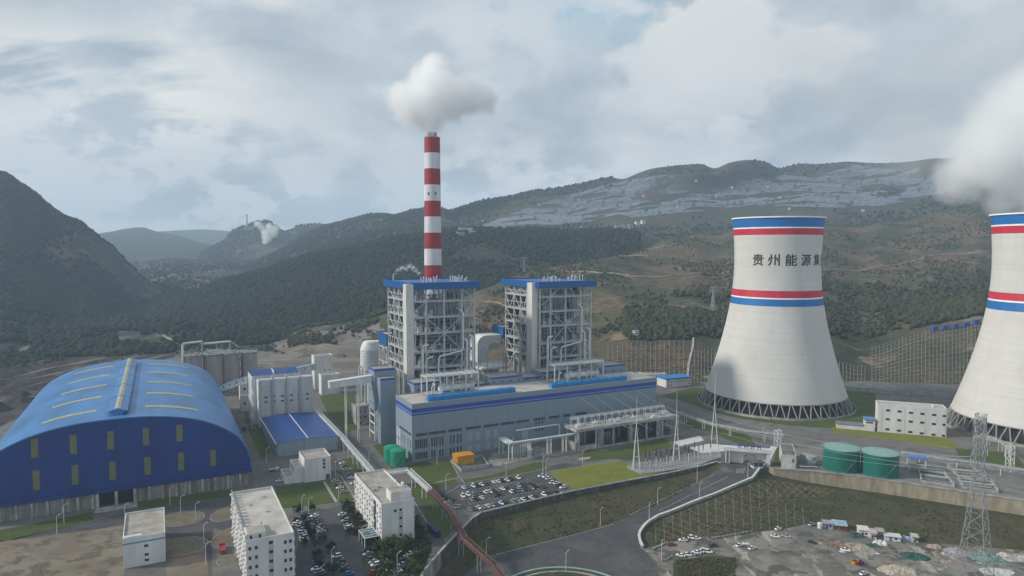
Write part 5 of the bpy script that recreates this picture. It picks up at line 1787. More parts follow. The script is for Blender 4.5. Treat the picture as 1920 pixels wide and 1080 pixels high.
# parapet of the ramp road
pp = [Vector(L_(*p[:2])) for p in ((1424, 881), (1411, 898.5), (1371, 915.5), (1340, 929), (1298, 944.5), (1262, 960), (1235, 969.5), (1216, 981), (1207, 989.5), (1200, 1000), (1198, 1008), (1200, 1018), (1205, 1029))]
pt = thing("road_parapet", "pale curved concrete parapet sweeping down beside the ramp road", "parapet", pp[0])
mb, cap = MB(), MB()
for i in range(len(pp) - 1):
    a, b = pp[i] - pp[0], pp[i + 1] - pp[0]
    d = b - a; d.z = 0; d.normalize()
    nr = Vector((-d.y, d.x, 0)) * -.45
    up = Vector((0, 0, 1.25))
    A = [a - nr - Vector((0, 0, 1)), b - nr - Vector((0, 0, 1)), b + nr - Vector((0, 0, 1)), a + nr - Vector((0, 0, 1))]
    B = [a - nr + up, b - nr + up, b + nr + up, a + nr + up]
    for j in range(4):
        mb.face([A[j], A[(j + 1) % 4], B[(j + 1) % 4], B[j]])
    n2 = nr * 1.5
    C = [a - n2 + up * 1.004, b - n2 + up * 1.004, b + n2 + up * 1.004, a + n2 + up * 1.004]
    D = [v + Vector((0, 0, .3)) for v in C]
    cap.face(D)
    for j in range(4):
        cap.face([C[j], C[(j + 1) % 4], D[(j + 1) % 4], D[j]])
mb.build("wall_face", concrete, pt)
cap.build("coping", mat("pale coping", (.55, .55, .53), .85, .1, .4), pt)
# apron path at the gate head of the parapet
# concrete ribs on the bank below the parapet
rib = mat("bank rib concrete", (.235, .215, .165), .95, .2, .6)
lines = []
for k in range(15):
    x0 = 1228 + k * 16.2
    yt = np.interp(x0, [1205, 1240, 1300, 1371, 1411, 1450], [995, 973, 950, 921, 905, 912])
    yb = np.interp(x0, [1205, 1325, 1400, 1455], [1022, 1000, 963, 935])
    if k % 1 == 0:
        lines.append(((x0, yt), (x0 + 2.0, yb)))
for j in range(4):
    f = (j + .7) / 4.3
    for k in range(13):
        x0, x1 = 1226 + k * 16, 1242 + k * 16
        a = np.interp(x0, [1205, 1240, 1300, 1371, 1411, 1450], [995, 973, 950, 921, 905, 912]), np.interp(x0, [1205, 1325, 1400, 1455], [1022, 1000, 963, 935])
        b = np.interp(x1, [1205, 1240, 1300, 1371, 1411, 1450], [995, 973, 950, 921, 905, 912]), np.interp(x1, [1205, 1325, 1400, 1455], [1022, 1000, 963, 935])
        lines.append(((x0, a[0] + (a[1] - a[0]) * (f - .12)), (x1, b[0] + (b[1] - b[0]) * (f + .10))))
for k in range(11):
    x0 = 1345 + k * 16
    yt = np.interp(x0, [1328, 1400, 1455, 1545], [1004, 969, 942, 948])
    yb = np.interp(x0, [1328, 1400, 1470, 1535], [1004, 997, 989, 976])
    lines.append(((x0, yt), (x0 + 2, yb)))
for f in (.35, .7):
    for k in range(11):
        x0, x1 = 1340 + k * 16, 1356 + k * 16
        g = lambda x, ff: np.interp(x, [1328, 1400, 1455, 1545], [1004, 969, 942, 948]) * (1 - ff) + np.interp(x, [1328, 1400, 1470, 1535], [1004, 997, 989, 976]) * ff
        lines.append(((x0, g(x0, f - .08)), (x1, g(x1, f + .08))))
for k in range(8):
    x0 = 1420 + k * 16
    lines += [((x0, 899 + k * 2.3), (x0 + 30, 932)), ((x0 + 34, 901 + k * 2.3), (x0 + 6, 933))] if x0 < 1535 else []
drape_bars("bank_lattice", lines, .17, rib, -.06)
drape_bars("path", [((1322, 1006), (1400, 966)), ((1400, 966), (1455, 937)), ((1455, 937), (1500, 936)), ((1500, 936), (1545, 943))], .9, mat("path earth", (.22, .19, .14), .95, .2, .4), -.72)
drape_bars("path", [((1415, 897), (1480, 906)), ((1480, 906), (1545, 925))], .6, mat("path earth", (.2, .2, .2)), -.42)
# faint seams down the upper bank
drape_bars("bank_seam", [((925 + k * 36, 962 - k * 7.4), (905 + k * 38, 1036 - k * 10.4)) for k in range(9)], .16, mat("seam earth", (.055, .05, .032), .95, .2, .6), -.08)


# ================================================================== TRANSFORMER DECK in front of the hall
gp = G(1084, 846)
deck = thing("transformer_deck", "raised concrete deck on columns carrying switchgear before the turbine hall", "platform", gp, TH)
gw = along(gp, U, 1272, 8)
gd = 15.0
gz = hgt(gp, 806)
MB().box(-2, gw, -.8, gd, gz - 1.5, gz).build("slab", concrete, deck)
MB().box(-2.02, gw + .02, -.82, -.4, gz + .004, gz + .5).build("edge_beam", concrete, deck)
for i in range(7):
    x = .2 + (gw - 1) * i / 6
    for y in (0, gd - 1):
        MB().box(x - .6, x + .6, y - .6, y + .6, 0, gz - 1.51).build("column", concrete, deck)
MB().box(-1.4, .3, 0.8, gd - 2, 0, 5).build("side_wall", concrete, deck)
MB().box(.9, 13, -.5, -.2, 0, 3.6).build("front_wall", concrete, deck)
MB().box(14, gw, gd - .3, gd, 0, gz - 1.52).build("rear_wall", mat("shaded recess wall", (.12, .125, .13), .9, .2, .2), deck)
MB().box(14, gw, -.6, .3, 0, 1.2).build("plinth", concrete, deck)
rng = random.Random(3)
for i in range(3):
    x = 22 + i * (gw - 32) / 2.2
    tr = MB().box(x, x + 9, 3, 10, .3, 6).box(x + 1, x + 8, 2.2, 3, 1, 5.5)
    for k in range(8):
        tr.box(x + .4 + k * 1.1, x + .7 + k * 1.1, 1.4, 2.2, .8, 5.2)
    tb = tr.build("transformer", dark_metal, deck)
    for k in range(4):
        MB().lathe([(.35, 6), (.5, 6.6), (.3, 7.2), (.5, 7.8), (.25, 9.0)], 8, (x + 1.5 + k * 2, 5)).build("bushing", grey_metal, tb, True)
    for k in range(5):
        MB().bar((x - 4 + k * .9, 1.5, 0), (x - 4 + k * .9, 1.5, gz - 1.6), .2, 6).build("riser_pipe", white_metal, deck)
# busbars and switchgear on the deck
fr = MB()
for z in (gz + 4.5, gz + 5.6):
    for y in (11.5, 13.5):
        fr.bar((2, y, z), (gw - 4, y, z), .16)
for i in range(15):
    x = 2 + (gw - 6) * i / 14
    for y in (11.5, 13.5):
        fr.bar((x, y, gz), (x, y, gz + 5.6), .14)
    fr.bar((x, 11.5, gz + 5.6), (x, 13.5, gz + 4.5), .1)
fr.build("busbar_frame", white_metal, deck)
rl = MB()
for z in (gz + .9, gz + 1.5):
    rl.bar((-2, -.7, z), (gw, -.7, z), .06).bar((-2, -.7, z), (-2, gd, z), .06)
for i in range(40):
    rl.bar((-2 + (gw + 2) * i / 39, -.7, gz + .5), (-2 + (gw + 2) * i / 39, -.7, gz + 1.5), .05)
rl.build("railing", grey_metal, deck)
for i in range(16):
    x = 5 + (gw - 10) * i / 15 + rng.uniform(-1, 1)
    y = rng.uniform(2.5, 9.5)
    if i % 3 == 0:
        MB().box(x - 2.2, x + 2.2, y - .8, y + .8, gz, gz + 1.6).lathe([(.5, gz + 1.6), (.5, gz + 3)], 8, (x, y)).build("switchgear", white_metal, deck)
    elif i % 3 == 1:
        MB().bar((x, y, gz), (x, y, gz + 2.2), .2, 6).lathe([(.28, gz + 2.2), (.4, gz + 2.7), (.25, gz + 3.2), (.4, gz + 3.7), (.25, gz + 4.3), (.4, gz + 4.8), (.15, gz + 5.6)], 8, (x, y)).build("insulator", dark_metal, deck)
    else:
        MB().bar((x - 2.5, y, gz + 2.4), (x + 2.5, y, gz + 2.4), .45, 8).bar((x - 2, y, gz), (x - 2, y, gz + 2.4), .2).bar((x + 2, y, gz), (x + 2, y, gz + 2.4), .2).build("gas_duct", white_metal, deck)
for x in (4.5, 5.5, 6.5):
    MB().pipe(bend([(x, 8, gz), (x, 8, gz + 5), (x - 4, 8, gz + 5.6)], 1), .3).build("bus_duct", white_metal, deck)

# pipe bridge and steel frame beside it
pb0 = G(955, 863)
pb = thing("pipe_bridge", "white pipe bridge on paired legs running to the transformer deck", "pipe bridge", pb0, TH)
pbw = along(pb0, U, 1082, 8)
pbz = hgt(pb0, 831)
MB().box(0, pbw, -.9, .9, pbz - .9, pbz - .3).build("girder", grey_metal, pb)
for y in (-.5, .5):
    MB().bar((0, y, pbz + .1), (pbw, y, pbz + .1), .38, 8).build("pipe", white_metal, pb)
for f in (.27, .30, .55, .60, .78, .83, .98):
    for y in (-.7, .7):
        MB().bar((pbw * f, y, 0), (pbw * f, y, pbz - .9), .28, 6).build("leg", white_metal, pb)
sf = thing("reactor_frame", "pale slab roofed steel frame over standing cylinders before the hall", "frame", pb0, TH)
for x, y in ((-.5, 0), (2.3, 0), (-.5, 14), (10, 14), (2.3, 14)):
    MB().bar((x, y, 0), (x, y, pbz - .8), .35, 6).build("leg", white_metal, sf)
MB().box(-1.2, 4.2, 1.2, 14.8, pbz - .8, pbz + .1).build("roof", mat("pale green slab", (.50, .55, .53), .8, .1, .3), sf)
for i in range(8):
    x = 4.5 + i * 1.9
    MB().lathe([(.72, 0), (.72, 6.3), (.5, 7.0), (.2, 7.4)], 12, (x, 4)).build("cylinder", grey_metal, sf, True)
    MB().lathe([(.72, 0), (.72, 6.3), (.5, 7.0), (.2, 7.4)], 12, (x, 7)).build("cylinder", galv, sf, True)
MB().box(3.4, 20.5, 2.9, 8.2, 3.2, 3.4).build("platform", grey_metal, sf)
sheet("equipment_pad", [(925, 848), (1012, 836), (1035, 851), (925, 876), (912, 868)], concrete_dark, .08)
fence("pad_fence", "low grey fence round the reactor frame's stained pad", [G(*p) for p in ((915, 869), (927, 876), (1035, 851), (1013, 837))], 1.8, 2.5, grey_metal)
tp0 = G(980, 846)
tpz = hgt(tp0, 810)
tb_ = thing("pipe_trestle", "high white pipe run on four slim posts close to the hall front", "pipe run", tp0, TH)
for k in range(5):
    MB().bar((3 + k * 1.0, 6, 0), (3 + k * 1.0, 6, 13), .16, 6).build("post", white_metal, tb_)
MB().pipe(bend([(-2, 6, 13.2), (30, 6, 13.4), (33, 6, 13.2), (33, 6, 5)], 1.5), .5).build("pipe", white_metal, tb_)

# orange cabin in its fenced compound
ob = G(858, 873.5)
oc = thing("orange_cabin", "orange box cabin inside a small grey fenced compound by the hall", "cabin", ob, TH)
ow_ = along(ob, U, 889, 4)
oz_ = hgt(ob, 857)
MB().box(0, ow_, 0, 8.5, .5, oz_).build("body", orange, oc)
rf = MB()
for i in range(12):
    rf.box(ow_ * i / 12 + .1, ow_ * i / 12 + .55, -.08, 0, .7, oz_ - .3)
rf.box(-.15, ow_ + .15, -.15, 8.65, oz_ + .004, oz_ + .25)
rf.build("ribs", mat("orange painted ribs", (.60, .29, .02), .5, .1, .3), oc)
MB().box(-.1, ow_ + .1, -.1, 8.6, .02, .49).build("plinth", concrete, oc)
CPD = [(846, 866), (865, 885), (917, 876.5), (903, 858)]
sheet("compound_floor", CPD, mat("green floor", (.13, .155, .13), .9, .2, .3), .09)
cmp_ = thing("compound_fence", "grey panel fence round the orange cabin", "fence", G(*CPD[0]))
for i in range(4):
    a, b = G(*CPD[i]) - cmp_.location, G(*CPD[(i + 1) % 4]) - cmp_.location
    d = (b - a).normalized()
    nr = Vector((-d.y, d.x, 0)) * .06
    mb = MB()
    A = [a - nr, b - nr, b + nr, a + nr]
    B = [v + Vector((0, 0, 2.1)) for v in A]
    for j in range(4):
        mb.face([A[j], A[(j + 1) % 4], B[(j + 1) % 4], B[j]])
    mb.face(B)
    mb.build("panel", galv, cmp_)
    MB().bar(a, a + Vector((0, 0, 2.4)), .12).build("post", galv, cmp_)


# ================================================================== TANKS
def tank(name, label, px, base_y, top_y, wpx, m, mtop, dome_h=.12, group=None, hoop=False, rad_lines=0):
    c = G(px, base_y)
    r = wpx / 2 * c.y / F
    c = c + Vector((0, r * .95, 0))
    c.x = (px - CX) / F * c.y
    r = wpx / 2 * c.y / F
    t = thing(name, label, "tank", c, 0, group)
    z = hgt(c, top_y)
    MB().lathe([(r, 0), (r, z)], 48).build("shell", m, t, True)
    MB().lathe([(r + .12, z - .25), (r + .14, z + .02), (r * .75, z + r * dome_h * .55), (r * .4, z + r * dome_h * .88), (.1, z + r * dome_h)], 48, caps=False).build("roof", mtop, t, True)
    for k in range(1, 4):
        MB().lathe([(r + .03, z * k / 4 - .08), (r + .10, z * k / 4 - .08), (r + .10, z * k / 4 + .08), (r + .03, z * k / 4 + .08)], 48, caps=False).build("seam", m, t, True)
    lad = MB()
    for k in range(26):
        a = R(250) + k * .045
        zz = z * k / 26
        lad.bar((r * math.cos(a), r * math.sin(a), zz), ((r + .9) * math.cos(a), (r + .9) * math.sin(a), zz), .06)
    lad.build("stair", grey_metal, t)
    rr = MB()
    n = 24
    for k in range(n):
        a, b = 2 * math.pi * k / n, 2 * math.pi * (k + 1) / n
        rr.bar(((r - .1) * math.cos(a), (r - .1) * math.sin(a), z + 1.0), ((r - .1) * math.cos(b), (r - .1) * math.sin(b), z + 1.0), .05)
        rr.bar(((r - .1) * math.cos(a), (r - .1) * math.sin(a), z), ((r - .1) * math.cos(a), (r - .1) * math.sin(a), z + 1.0), .05)
    rr.build("railing", mtop, t)
    for k in range(rad_lines):
        a = 2 * math.pi * k / rad_lines
        MB().bar((.3, 0, z + r * dome_h + .02), (r, 0, z + .08), .06).build("roof_rib", grey_metal, t, rot=a)
    return t


GT = "green tanks by the turbine hall"
tank("green_tank", "bright green domed tank by the hall's corner, the rear one of the pair", 731, 869, 838, 30, tank_green, tank_green, .3, GT)
tank("green_tank", "bright green domed tank by the hall's corner, the front one of the pair", 742.5, 876, 844, 30, tank_green, tank_green, .3, GT)
G2 = "big teal tanks above the retaining wall"
tank("storage_tank", "big teal tank with pale roof, beside the silver tanks", 1587.5, 888, 838, 64, tank_teal, tank_teal_top, .10, G2, rad_lines=16)
tank("storage_tank", "big teal tank with pale roof, beside the open basins", 1661.5, 898, 847, 65, tank_teal, tank_teal_top, .10, G2, rad_lines=16)
G3 = "small silver tanks"
tank("silver_tank", "small silver tank standing in front, next to the teal tanks", 1530, 874, 855, 20, galv, galv, .12, G3)
tank("silver_tank", "small silver tank half hidden behind the front silver one", 1518, 868, 851, 17, galv, galv, .12, G3)
# white pipe assembly in front of them
wpz = G(1500, 877)
wpp = thing("white_pipe", "fat white pipe lying with upturned ends before the silver tanks", "pipe", wpz, 0)
MB().pipe(bend([(0, 0, 1.6), (.1, 0, 0.8), (9.5, -.6, 0.8), (9.8, -.6, 0.7), (9.9, -1.6, .6)], .8), .45).build("pipe", white_metal, wpp)
for x in (1.5, 8):
    MB().box(x - .3, x + .3, -.5, .3, 0, .5).build("saddle", concrete, wpp)


# ================================================================== WHITE BLOCK and small buildings by the cooling towers
TH2 = math.atan2(G(1774, 822).y - G(1645, 811).y, G(1774, 822).x - G(1645, 811).x)
U2 = Vector((math.cos(TH2), math.sin(TH2), 0))
wb = G(1645, 809.5)
wblk = thing("control_block", "white three storey block with dark square windows between the cooling towers", "building", wb, TH2)
ww_ = along(wb, U2, 1775, 10)
wh_ = hgt(wb, 757)
flat_block(wblk, 0, ww_, 0, 14, 0, wh_, white, roof_pale, .9)
for px_, ys_ in ((1664.5, (769.5, 786, 805)), (1686, (771.5, 788, 807.5)), (1707.5, (774, 790.5, 810)), (1729, (776, 792.5, 812.5)), (1751, (778, 795, 815)), (1770, (780, 796.5, 817))):
    x = along(wb, U2, px_, 10)
    for y_ in ys_:
        add_windows(wblk, [(x, 0, hgt(wb + U2 * x, y_))], 3.0 if px_ < 1765 else 2.4, 1.9, 'F', "window", white, glass_dark)
for f in (.06, .40, .70, .985):
    MB().box(ww_ * f - .15, ww_ * f + .15, -.08, 0, 0, wh_ - 1).build("downpipe", grey_metal, wblk)
MB().box(-.04, ww_ + .04, -.05, 0, wh_ - 1.6, wh_ - 1.1).build("trim", mat("pale trim", (.55, .62, .66), .7, .05, .3), wblk)
MB().lathe([(.8, wh_ - .9), (.8, wh_ + 1), (.3, wh_ + 1.5)], 12, (ww_ * .82, 5)).build("roof_cowl", white_metal, wblk, True)

wl = G(1569, 803)
low = thing("low_building", "low white building with grey roof and a blue roofed end beside the white block", "building", wl, TH2)
lw_ = along(wl, U2, 1621, 3)
MB().box(0, lw_, 0, 9, 0, hgt(wl, 795)).build("wall", white, low)
MB().box(-.4, lw_ + .0, -.4, 9.4, hgt(wl, 795) + .004, hgt(wl, 795) + .5).build("roof", mat("slate grey roof", (.17, .19, .21), .7, .1, .3), low)
lx2 = along(wl, U2, 1640, 3)
MB().box(lw_ + .02, lx2, -.5, 8, 0, 8.0).build("end_wall", white, low)
MB().box(lw_ - .5, lx2 + .6, -1.2, 8.8, 8.5, 9.1).build("end_roof", mat("mid blue roof", (.09, .20, .42), .55, .08, .3), low)
for x in (lw_ + .3, lx2 - .3):
    MB().box(x - .2, x + .2, -.45, -.05, 8.0, 8.5).build("post", white_metal, low)
add_windows(low, [((lw_ + lx2) / 2, -.5, 6.6)], 5, 1.4, 'F', "window", white_metal, glass_dark)

# blue roofed building behind the hall's far end
bb = G(1249, 727)
TH3 = TH - R(6)
blu = thing("pump_building", "pale building with bright blue roof past the turbine hall's far end", "building", bb, TH3)
U3 = Vector((math.cos(TH3), math.sin(TH3), 0))
bw_ = along(bb, U3, 1296, 6)
bz_ = hgt(bb, 712)
flat_block(blu, 0, bw_, 0, 16, 0, bz_, white, roof_pale, .3)
MB().box(-.8, bw_ + .8, -.8, 16.8, bz_ + .004, bz_ + 1.3).build("roof", blue_bright, blu)
for k in range(8):
    add_windows(blu, [(bw_ * (k + .7) / 8.4, 0, bz_ * .66)], 1.3, 1.2, 'F', "window", dark_metal, glass_dark)
for k in (0, 1, 7):
    add_windows(blu, [(bw_ * (k + .7) / 8.4, 0, bz_ * .28)], 1.3, 1.2, 'F', "window", dark_metal, glass_dark)
b2_ = G(1213, 716)
bl2 = thing("flat_shed", "low flat white shed just behind the bright blue roof", "building", b2_, TH3)
flat_block(bl2, 0, 24, 0, 18, 0, hgt(b2_, 703), white, roof_felt, .5)
add_windows(bl2, [(6, 0, 3), (14, 0, 3)], 1.4, 1.2, 'F', "window", dark_metal, glass_dark)

# the long wall at the foot of the hillside
wt = [(1175, 700), (1235, 704), (1300, 712), (1350, 716), (1420, 722), (1560, 731), (1640, 737), (1700, 741), (1830, 751), (1960, 762)]
yw = thing("boundary_wall", "long pale boundary wall along the foot of the ribbed hillside", "wall", G(*wt[0]))
mb, cp_ = MB(), MB()
for i in range(len(wt) - 1):
    a, b = G(*wt[i]) - yw.location, G(*wt[i + 1]) - yw.location
    d = (b - a).normalized()
    nr = Vector((-d.y, d.x, 0)) * .35
    A = [a - nr, b - nr, b + nr, a + nr]
    B = [v + Vector((0, 0, 4.6)) for v in A]
    for j in range(4):
        mb.face([A[j], A[(j + 1) % 4], B[(j + 1) % 4], B[j]])
    mb.face(B)
mb.build("wall_face", mat("pale wall concrete", (.36, .37, .38), .9, .12, .3), yw)

# ribs of concrete laid on the hillside
rib2 = mat("hill rib concrete", (.25, .23, .19), .95, .2, .3)


def hill_ribs(px0, px1, n, r0, r1, rows, name="hillside_lattice", w=.42, skip=()):
    mb = MB()
    for k in range(n + 1):
        px = px0 + (px1 - px0) * k / n
        pts = [hillside.P(px, r0 + (r1 - r0) * i / 16) + Vector((0, 0, .25)) for i in range(17)]
        for i in range(16):
            mb.bar(pts[i], pts[i + 1], w)
    for j in range(rows + 1):
        r = r0 + (r1 - r0) * j / rows
        pts = [hillside.P(px0 + (px1 - px0) * i / 90, r) + Vector((0, 0, .55)) for i in range(91)]
        for i in range(90):
            mb.bar(pts[i], pts[i + 1], w * (1.15 if j % 4 else 1.9))
    return tag(mb.build(name, rib2), kind="structure")


hill_ribs(1140, 1282, 16, .30, .92, 4)
hill_ribs(1296, 1385, 14, .12, .80, 9)
hill_ribs(1560, 1622, 9, .12, .62, 6)
hill_ribs(1635, 1850, 30, .10, .98, 15)
# stepped drain chute
ch = MB()
pts = [hillside.P(p, r) + Vector((0, 0, .4)) for p, r in ((1288, .10), (1289, .3), (1291, .5), (1294, .62), (1299, .8), (1300, .98), (1291, 1.05), (1278, 1.12))]
for i in range(len(pts) - 1):
    ch.bar(pts[i], pts[i + 1], 1.6)
tag(ch.build("drain_chute", concrete), "pale concrete drain chute running down the ribbed hillside behind the blue roofed building", "drain")


def on_sheet_line(name, sh, pts, r, m, lift=.3, label=None, cat=None, kind="structure"):
    """a track following the land"""
    mb = MB()
    P_ = []
    for i in range(len(pts) - 1):
        for k in range(8):
            t = k / 8
            P_.append(sh.P(pts[i][0] + (pts[i + 1][0] - pts[i][0]) * t, pts[i][1] + (pts[i + 1][1] - pts[i][1]) * t) + Vector((0, 0, lift)))
    for i in range(len(P_) - 1):
        mb.bar(P_[i], P_[i + 1], r * (0.7 + .6 * abs(math.sin(i * 1.7))), 5)
    return tag(mb.build(name, m), label, cat, None, kind)


track_m = mat("earth track", (.30, .235, .175), .95, .2, .03)
on_sheet_line("hill_track", hillside, [(1060, 2.70), (1130, 2.55), (1185, 2.45), (1260, 2.5), (1330, 2.62), (1374, 2.66)], 1.7, track_m)
on_sheet_line("hill_track", hillside, [(1545, 2.58), (1600, 2.66), (1660, 2.72), (1720, 2.86), (1780, 2.92), (1850, 2.9)], 1.9, track_m)
on_sheet_line("hill_track", hillside, [(1075, 3.55), (1180, 3.2), (1220, 3.1)], 1.6, track_m)
on_sheet_line("hill_track", hillside, [(890, 2.3), (930, 2.25), (960, 2.05)], 1.6, track_m)
on_sheet_line("valley_road", valley, [(62, .35), (66, .55), (85, .8), (120, 1.1), (150, 1.5), (170, 1.75)], 2.2, mat("valley road", (.24, .23, .21), .95, .2, .03))
on_sheet_line("valley_road", valley, [(340, .45), (312, .7), (298, .95), (312, 1.2)], 2.0, mat("valley road", (.24, .23, .21)))

# blue huts on the ribbed slope
for k in range(5):
    p = hillside.P(1752 + k * 19.5, .93 - k * .006)
    t = thing("blue_hut", "small blue hut on the ribbed hillside, %s" % ("first of the row from the bare track", "second of the row along the slope", "middle one of the row of five", "fourth along the row", "nearest to the big cooling tower's edge")[k], "hut", p, .1, "blue huts on the ribbed slope")
    MB().box(-3.0, 3.0, -2, 2, -2, 5.0).build("wall", mat("hut blue", (.03, .10, .32), .6, .1, .3), t)
    MB().box(-3.4, 3.4, -2.4, 2.4, 5.004, 5.5).build("roof", mat("hut roof blue", (.05, .15, .38), .6, .1, .3), t)

# ================================================================== GREY SILOS beyond the coal store
GS = "grey concrete silos beyond the coal store"
names = ("pale grey concrete silo nearest the coal store's ridge, under the bent steel duct", "pale grey concrete silo, second from the bent duct", "pale grey concrete silo beside the dark zigzag stair", "pale grey concrete silo at the quarry end of the row")
silo_pts = []
for k, (a, b) in enumerate(((346, 378), (383, 414), (418, 448), (453, 482))):
    Y = 640 + k * 9.5
    c = At((a + b) / 2, 700, Y)
    c.z = 0
    r = (b - a) / 2 * Y / F * 1.02
    t = thing("silo", names[k], "silo", c, TH, GS)
    zt_ = hgt(c, 668 - k * 2.2)
    MB().lathe([(r, 0), (r, zt_)], 36).build("shell", mat("silo concrete", (.33, .30, .285), .9, .12, .12, streak=(1, 1, .2)), t, True)
    MB().lathe([(r + .35, zt_ + .01), (r + .35, zt_ + 1.5), (r - .3, zt_ + 1.5)], 36).build("rim", concrete_dark, t, True)
    rr = MB()
    for j in range(20):
        a0, a1 = 2 * math.pi * j / 20, 2 * math.pi * (j + 1) / 20
        rr.bar((r * math.cos(a0), r * math.sin(a0), zt_ + 2.9), (r * math.cos(a1), r * math.sin(a1), zt_ + 2.9), .1).bar((r * math.cos(a0), r * math.sin(a0), zt_ + 1.5), (r * math.cos(a0), r * math.sin(a0), zt_ + 2.9), .1)
    rr.build("railing", white_metal, t)
    rng = random.Random(k)
    for j in range(3):
        x, y = rng.uniform(-4, 4), rng.uniform(-4, 2)
        MB().box(x - 1, x + 1, y - 1, y + 1, zt_ + 1.5, zt_ + 1.5 + rng.uniform(1, 2.6)).build("top_unit", galv, t)
    silo_pts.append((c, r, zt_))
dz = silo_pts[0][2]
dc = silo_pts[0][0]
dt = thing("silo_duct", "bent pale steel duct rising beside the grey silos and running over their tops", "duct", dc, TH)
ux = along(dc, U, 379, 40)
xl = along(dc - V * 4, U, 342.5, 40)
MB().pipe(bend([(xl, -4, 0), (xl, -4, dz + 13), (ux, -4, dz + 14)], 2.5), 1.0, 10).build("pipe", white_metal, dt)
MB().box(ux - 1, ux + .8, -5, -3, dz + 1, dz + 14).build("riser", galv, dt)
ux2 = along(dc, U, 431, 45)
MB().bar((ux + 1.5, -2, dz + 11.5), (ux2, -2, dz + 12.3), 1.0, 8).build("cross_pipe", white_metal, dt)
mb = MB()
mb.bar((ux2, -2, dz + 13), (ux2 + 8, -2, dz + 6), .5).bar((ux2, -2, dz + 13.2), (ux2, -2, dz + 1.5), .35).bar((ux2 - 3, -2, dz + 1.5), (ux2, -2, dz + 10), .25).bar(((ux + ux2) / 2, -2, dz + 1.5), ((ux + ux2) / 2, -2, dz + 11), .3)
mb.build("frame", white_metal, dt)
zc_ = silo_pts[2]
zs_ = thing("silo_stair", "dark zigzag stair tower between the last two grey silos", "stair", zc_[0] + U * (zc_[1] + 1.2) - V * 2, TH)
mb = MB()
for k in range(8):
    z0 = k * 4.4
    mb.bar((-1.4 if k % 2 else 1.4, -1.5, z0), (1.4 if k % 2 else -1.4, -1.5, z0 + 4.4), .4)
for x in (-1.6, 1.6):
    mb.bar((x, -1.5, 0), (x, -1.5, 38), .22)
mb.build("flights", dark_metal, zs_)

# ================================================================== PIPE BRIDGE from the shed to the picture's foot (white, then rust red)
def bridge(name, label, pts, m, group, w=1.25, step=13.0):
    P_ = [G(*p) for p in pts]
    t = thing(name, label, "pipe bridge", Vector((P_[0].x, P_[0].y, 0)), 0, group)
    o = t.location
    lm = None
    gird, tie = MB(), MB()
    for i in range(len(P_) - 1):
        a, b = P_[i] - o, P_[i + 1] - o
        d = (b - a).normalized()
        nr = Vector((-d.y, d.x, 0)).normalized()
        for s_ in (-w, w):
            gird.bar(a + nr * s_, b + nr * s_, .28).bar(a + nr * s_ + Vector((0, 0, 1.7)), b + nr * s_ + Vector((0, 0, 1.7)), .2)
            MB().bar(a + nr * s_ * .45 + Vector((0, 0, .5)), b + nr * s_ * .45 + Vector((0, 0, .5)), .42, 8).build("pipe", m, t)
        L = (b - a).length
        n = int(L / 2.0)
        for k in range(n):
            c = a.lerp(b, k / n)
            e = a.lerp(b, (k + 1) / n)
            tie.bar(c - nr * w, c + nr * w, .16)
            for s_ in (-w, w):
                tie.bar(c + nr * s_, c + nr * s_ + Vector((0, 0, 1.7)), .1).bar(c + nr * s_, e + nr * s_ + Vector((0, 0, 1.7)), .08)
        n = max(1, int(L / step))
        for k in range(n):
            c = a.lerp(b, (k + .5) / n)
            g = GZ(o.x + c.x, o.y + c.y)
            for s_ in (-w * .9, w * .9):
                MB().bar((c.x + nr.x * s_, c.y + nr.y * s_, g - .2), c + nr * s_, .26, 6).build("leg", white_metal if m is not red_rust else galv, t)
            MB().bar((c.x + nr.x * w, c.y + nr.y * w, g + 1), c - nr * w, .12).build("brace", galv, t)
    gird.build("girder", m, t)
    tie.build("lattice", m, t)
    return t


GBR = "pipe bridges across the yard"
bridge("pipe_bridge", "white pipe bridge beside the blue shed, running down behind the tree garden office", [(588, 766, 8), (644, 824, 7.5), (700, 890, 7)], white_metal, GBR)
bridge("pipe_bridge", "white pipe bridge crossing the lawn from the office roof line to the red bridge", [(702, 891, 7), (766, 884, 7), (806, 921, 7)], white_metal, GBR)
bridge("pipe_bridge", "rust red pipe bridge stepping down past the car park to the picture's foot", [(806.5, 921.5, 7), (843, 961, 6.5), (872, 1014, 2.5), (926, 1062, -3.5), (952, 1100, -4)], red_rust, GBR)

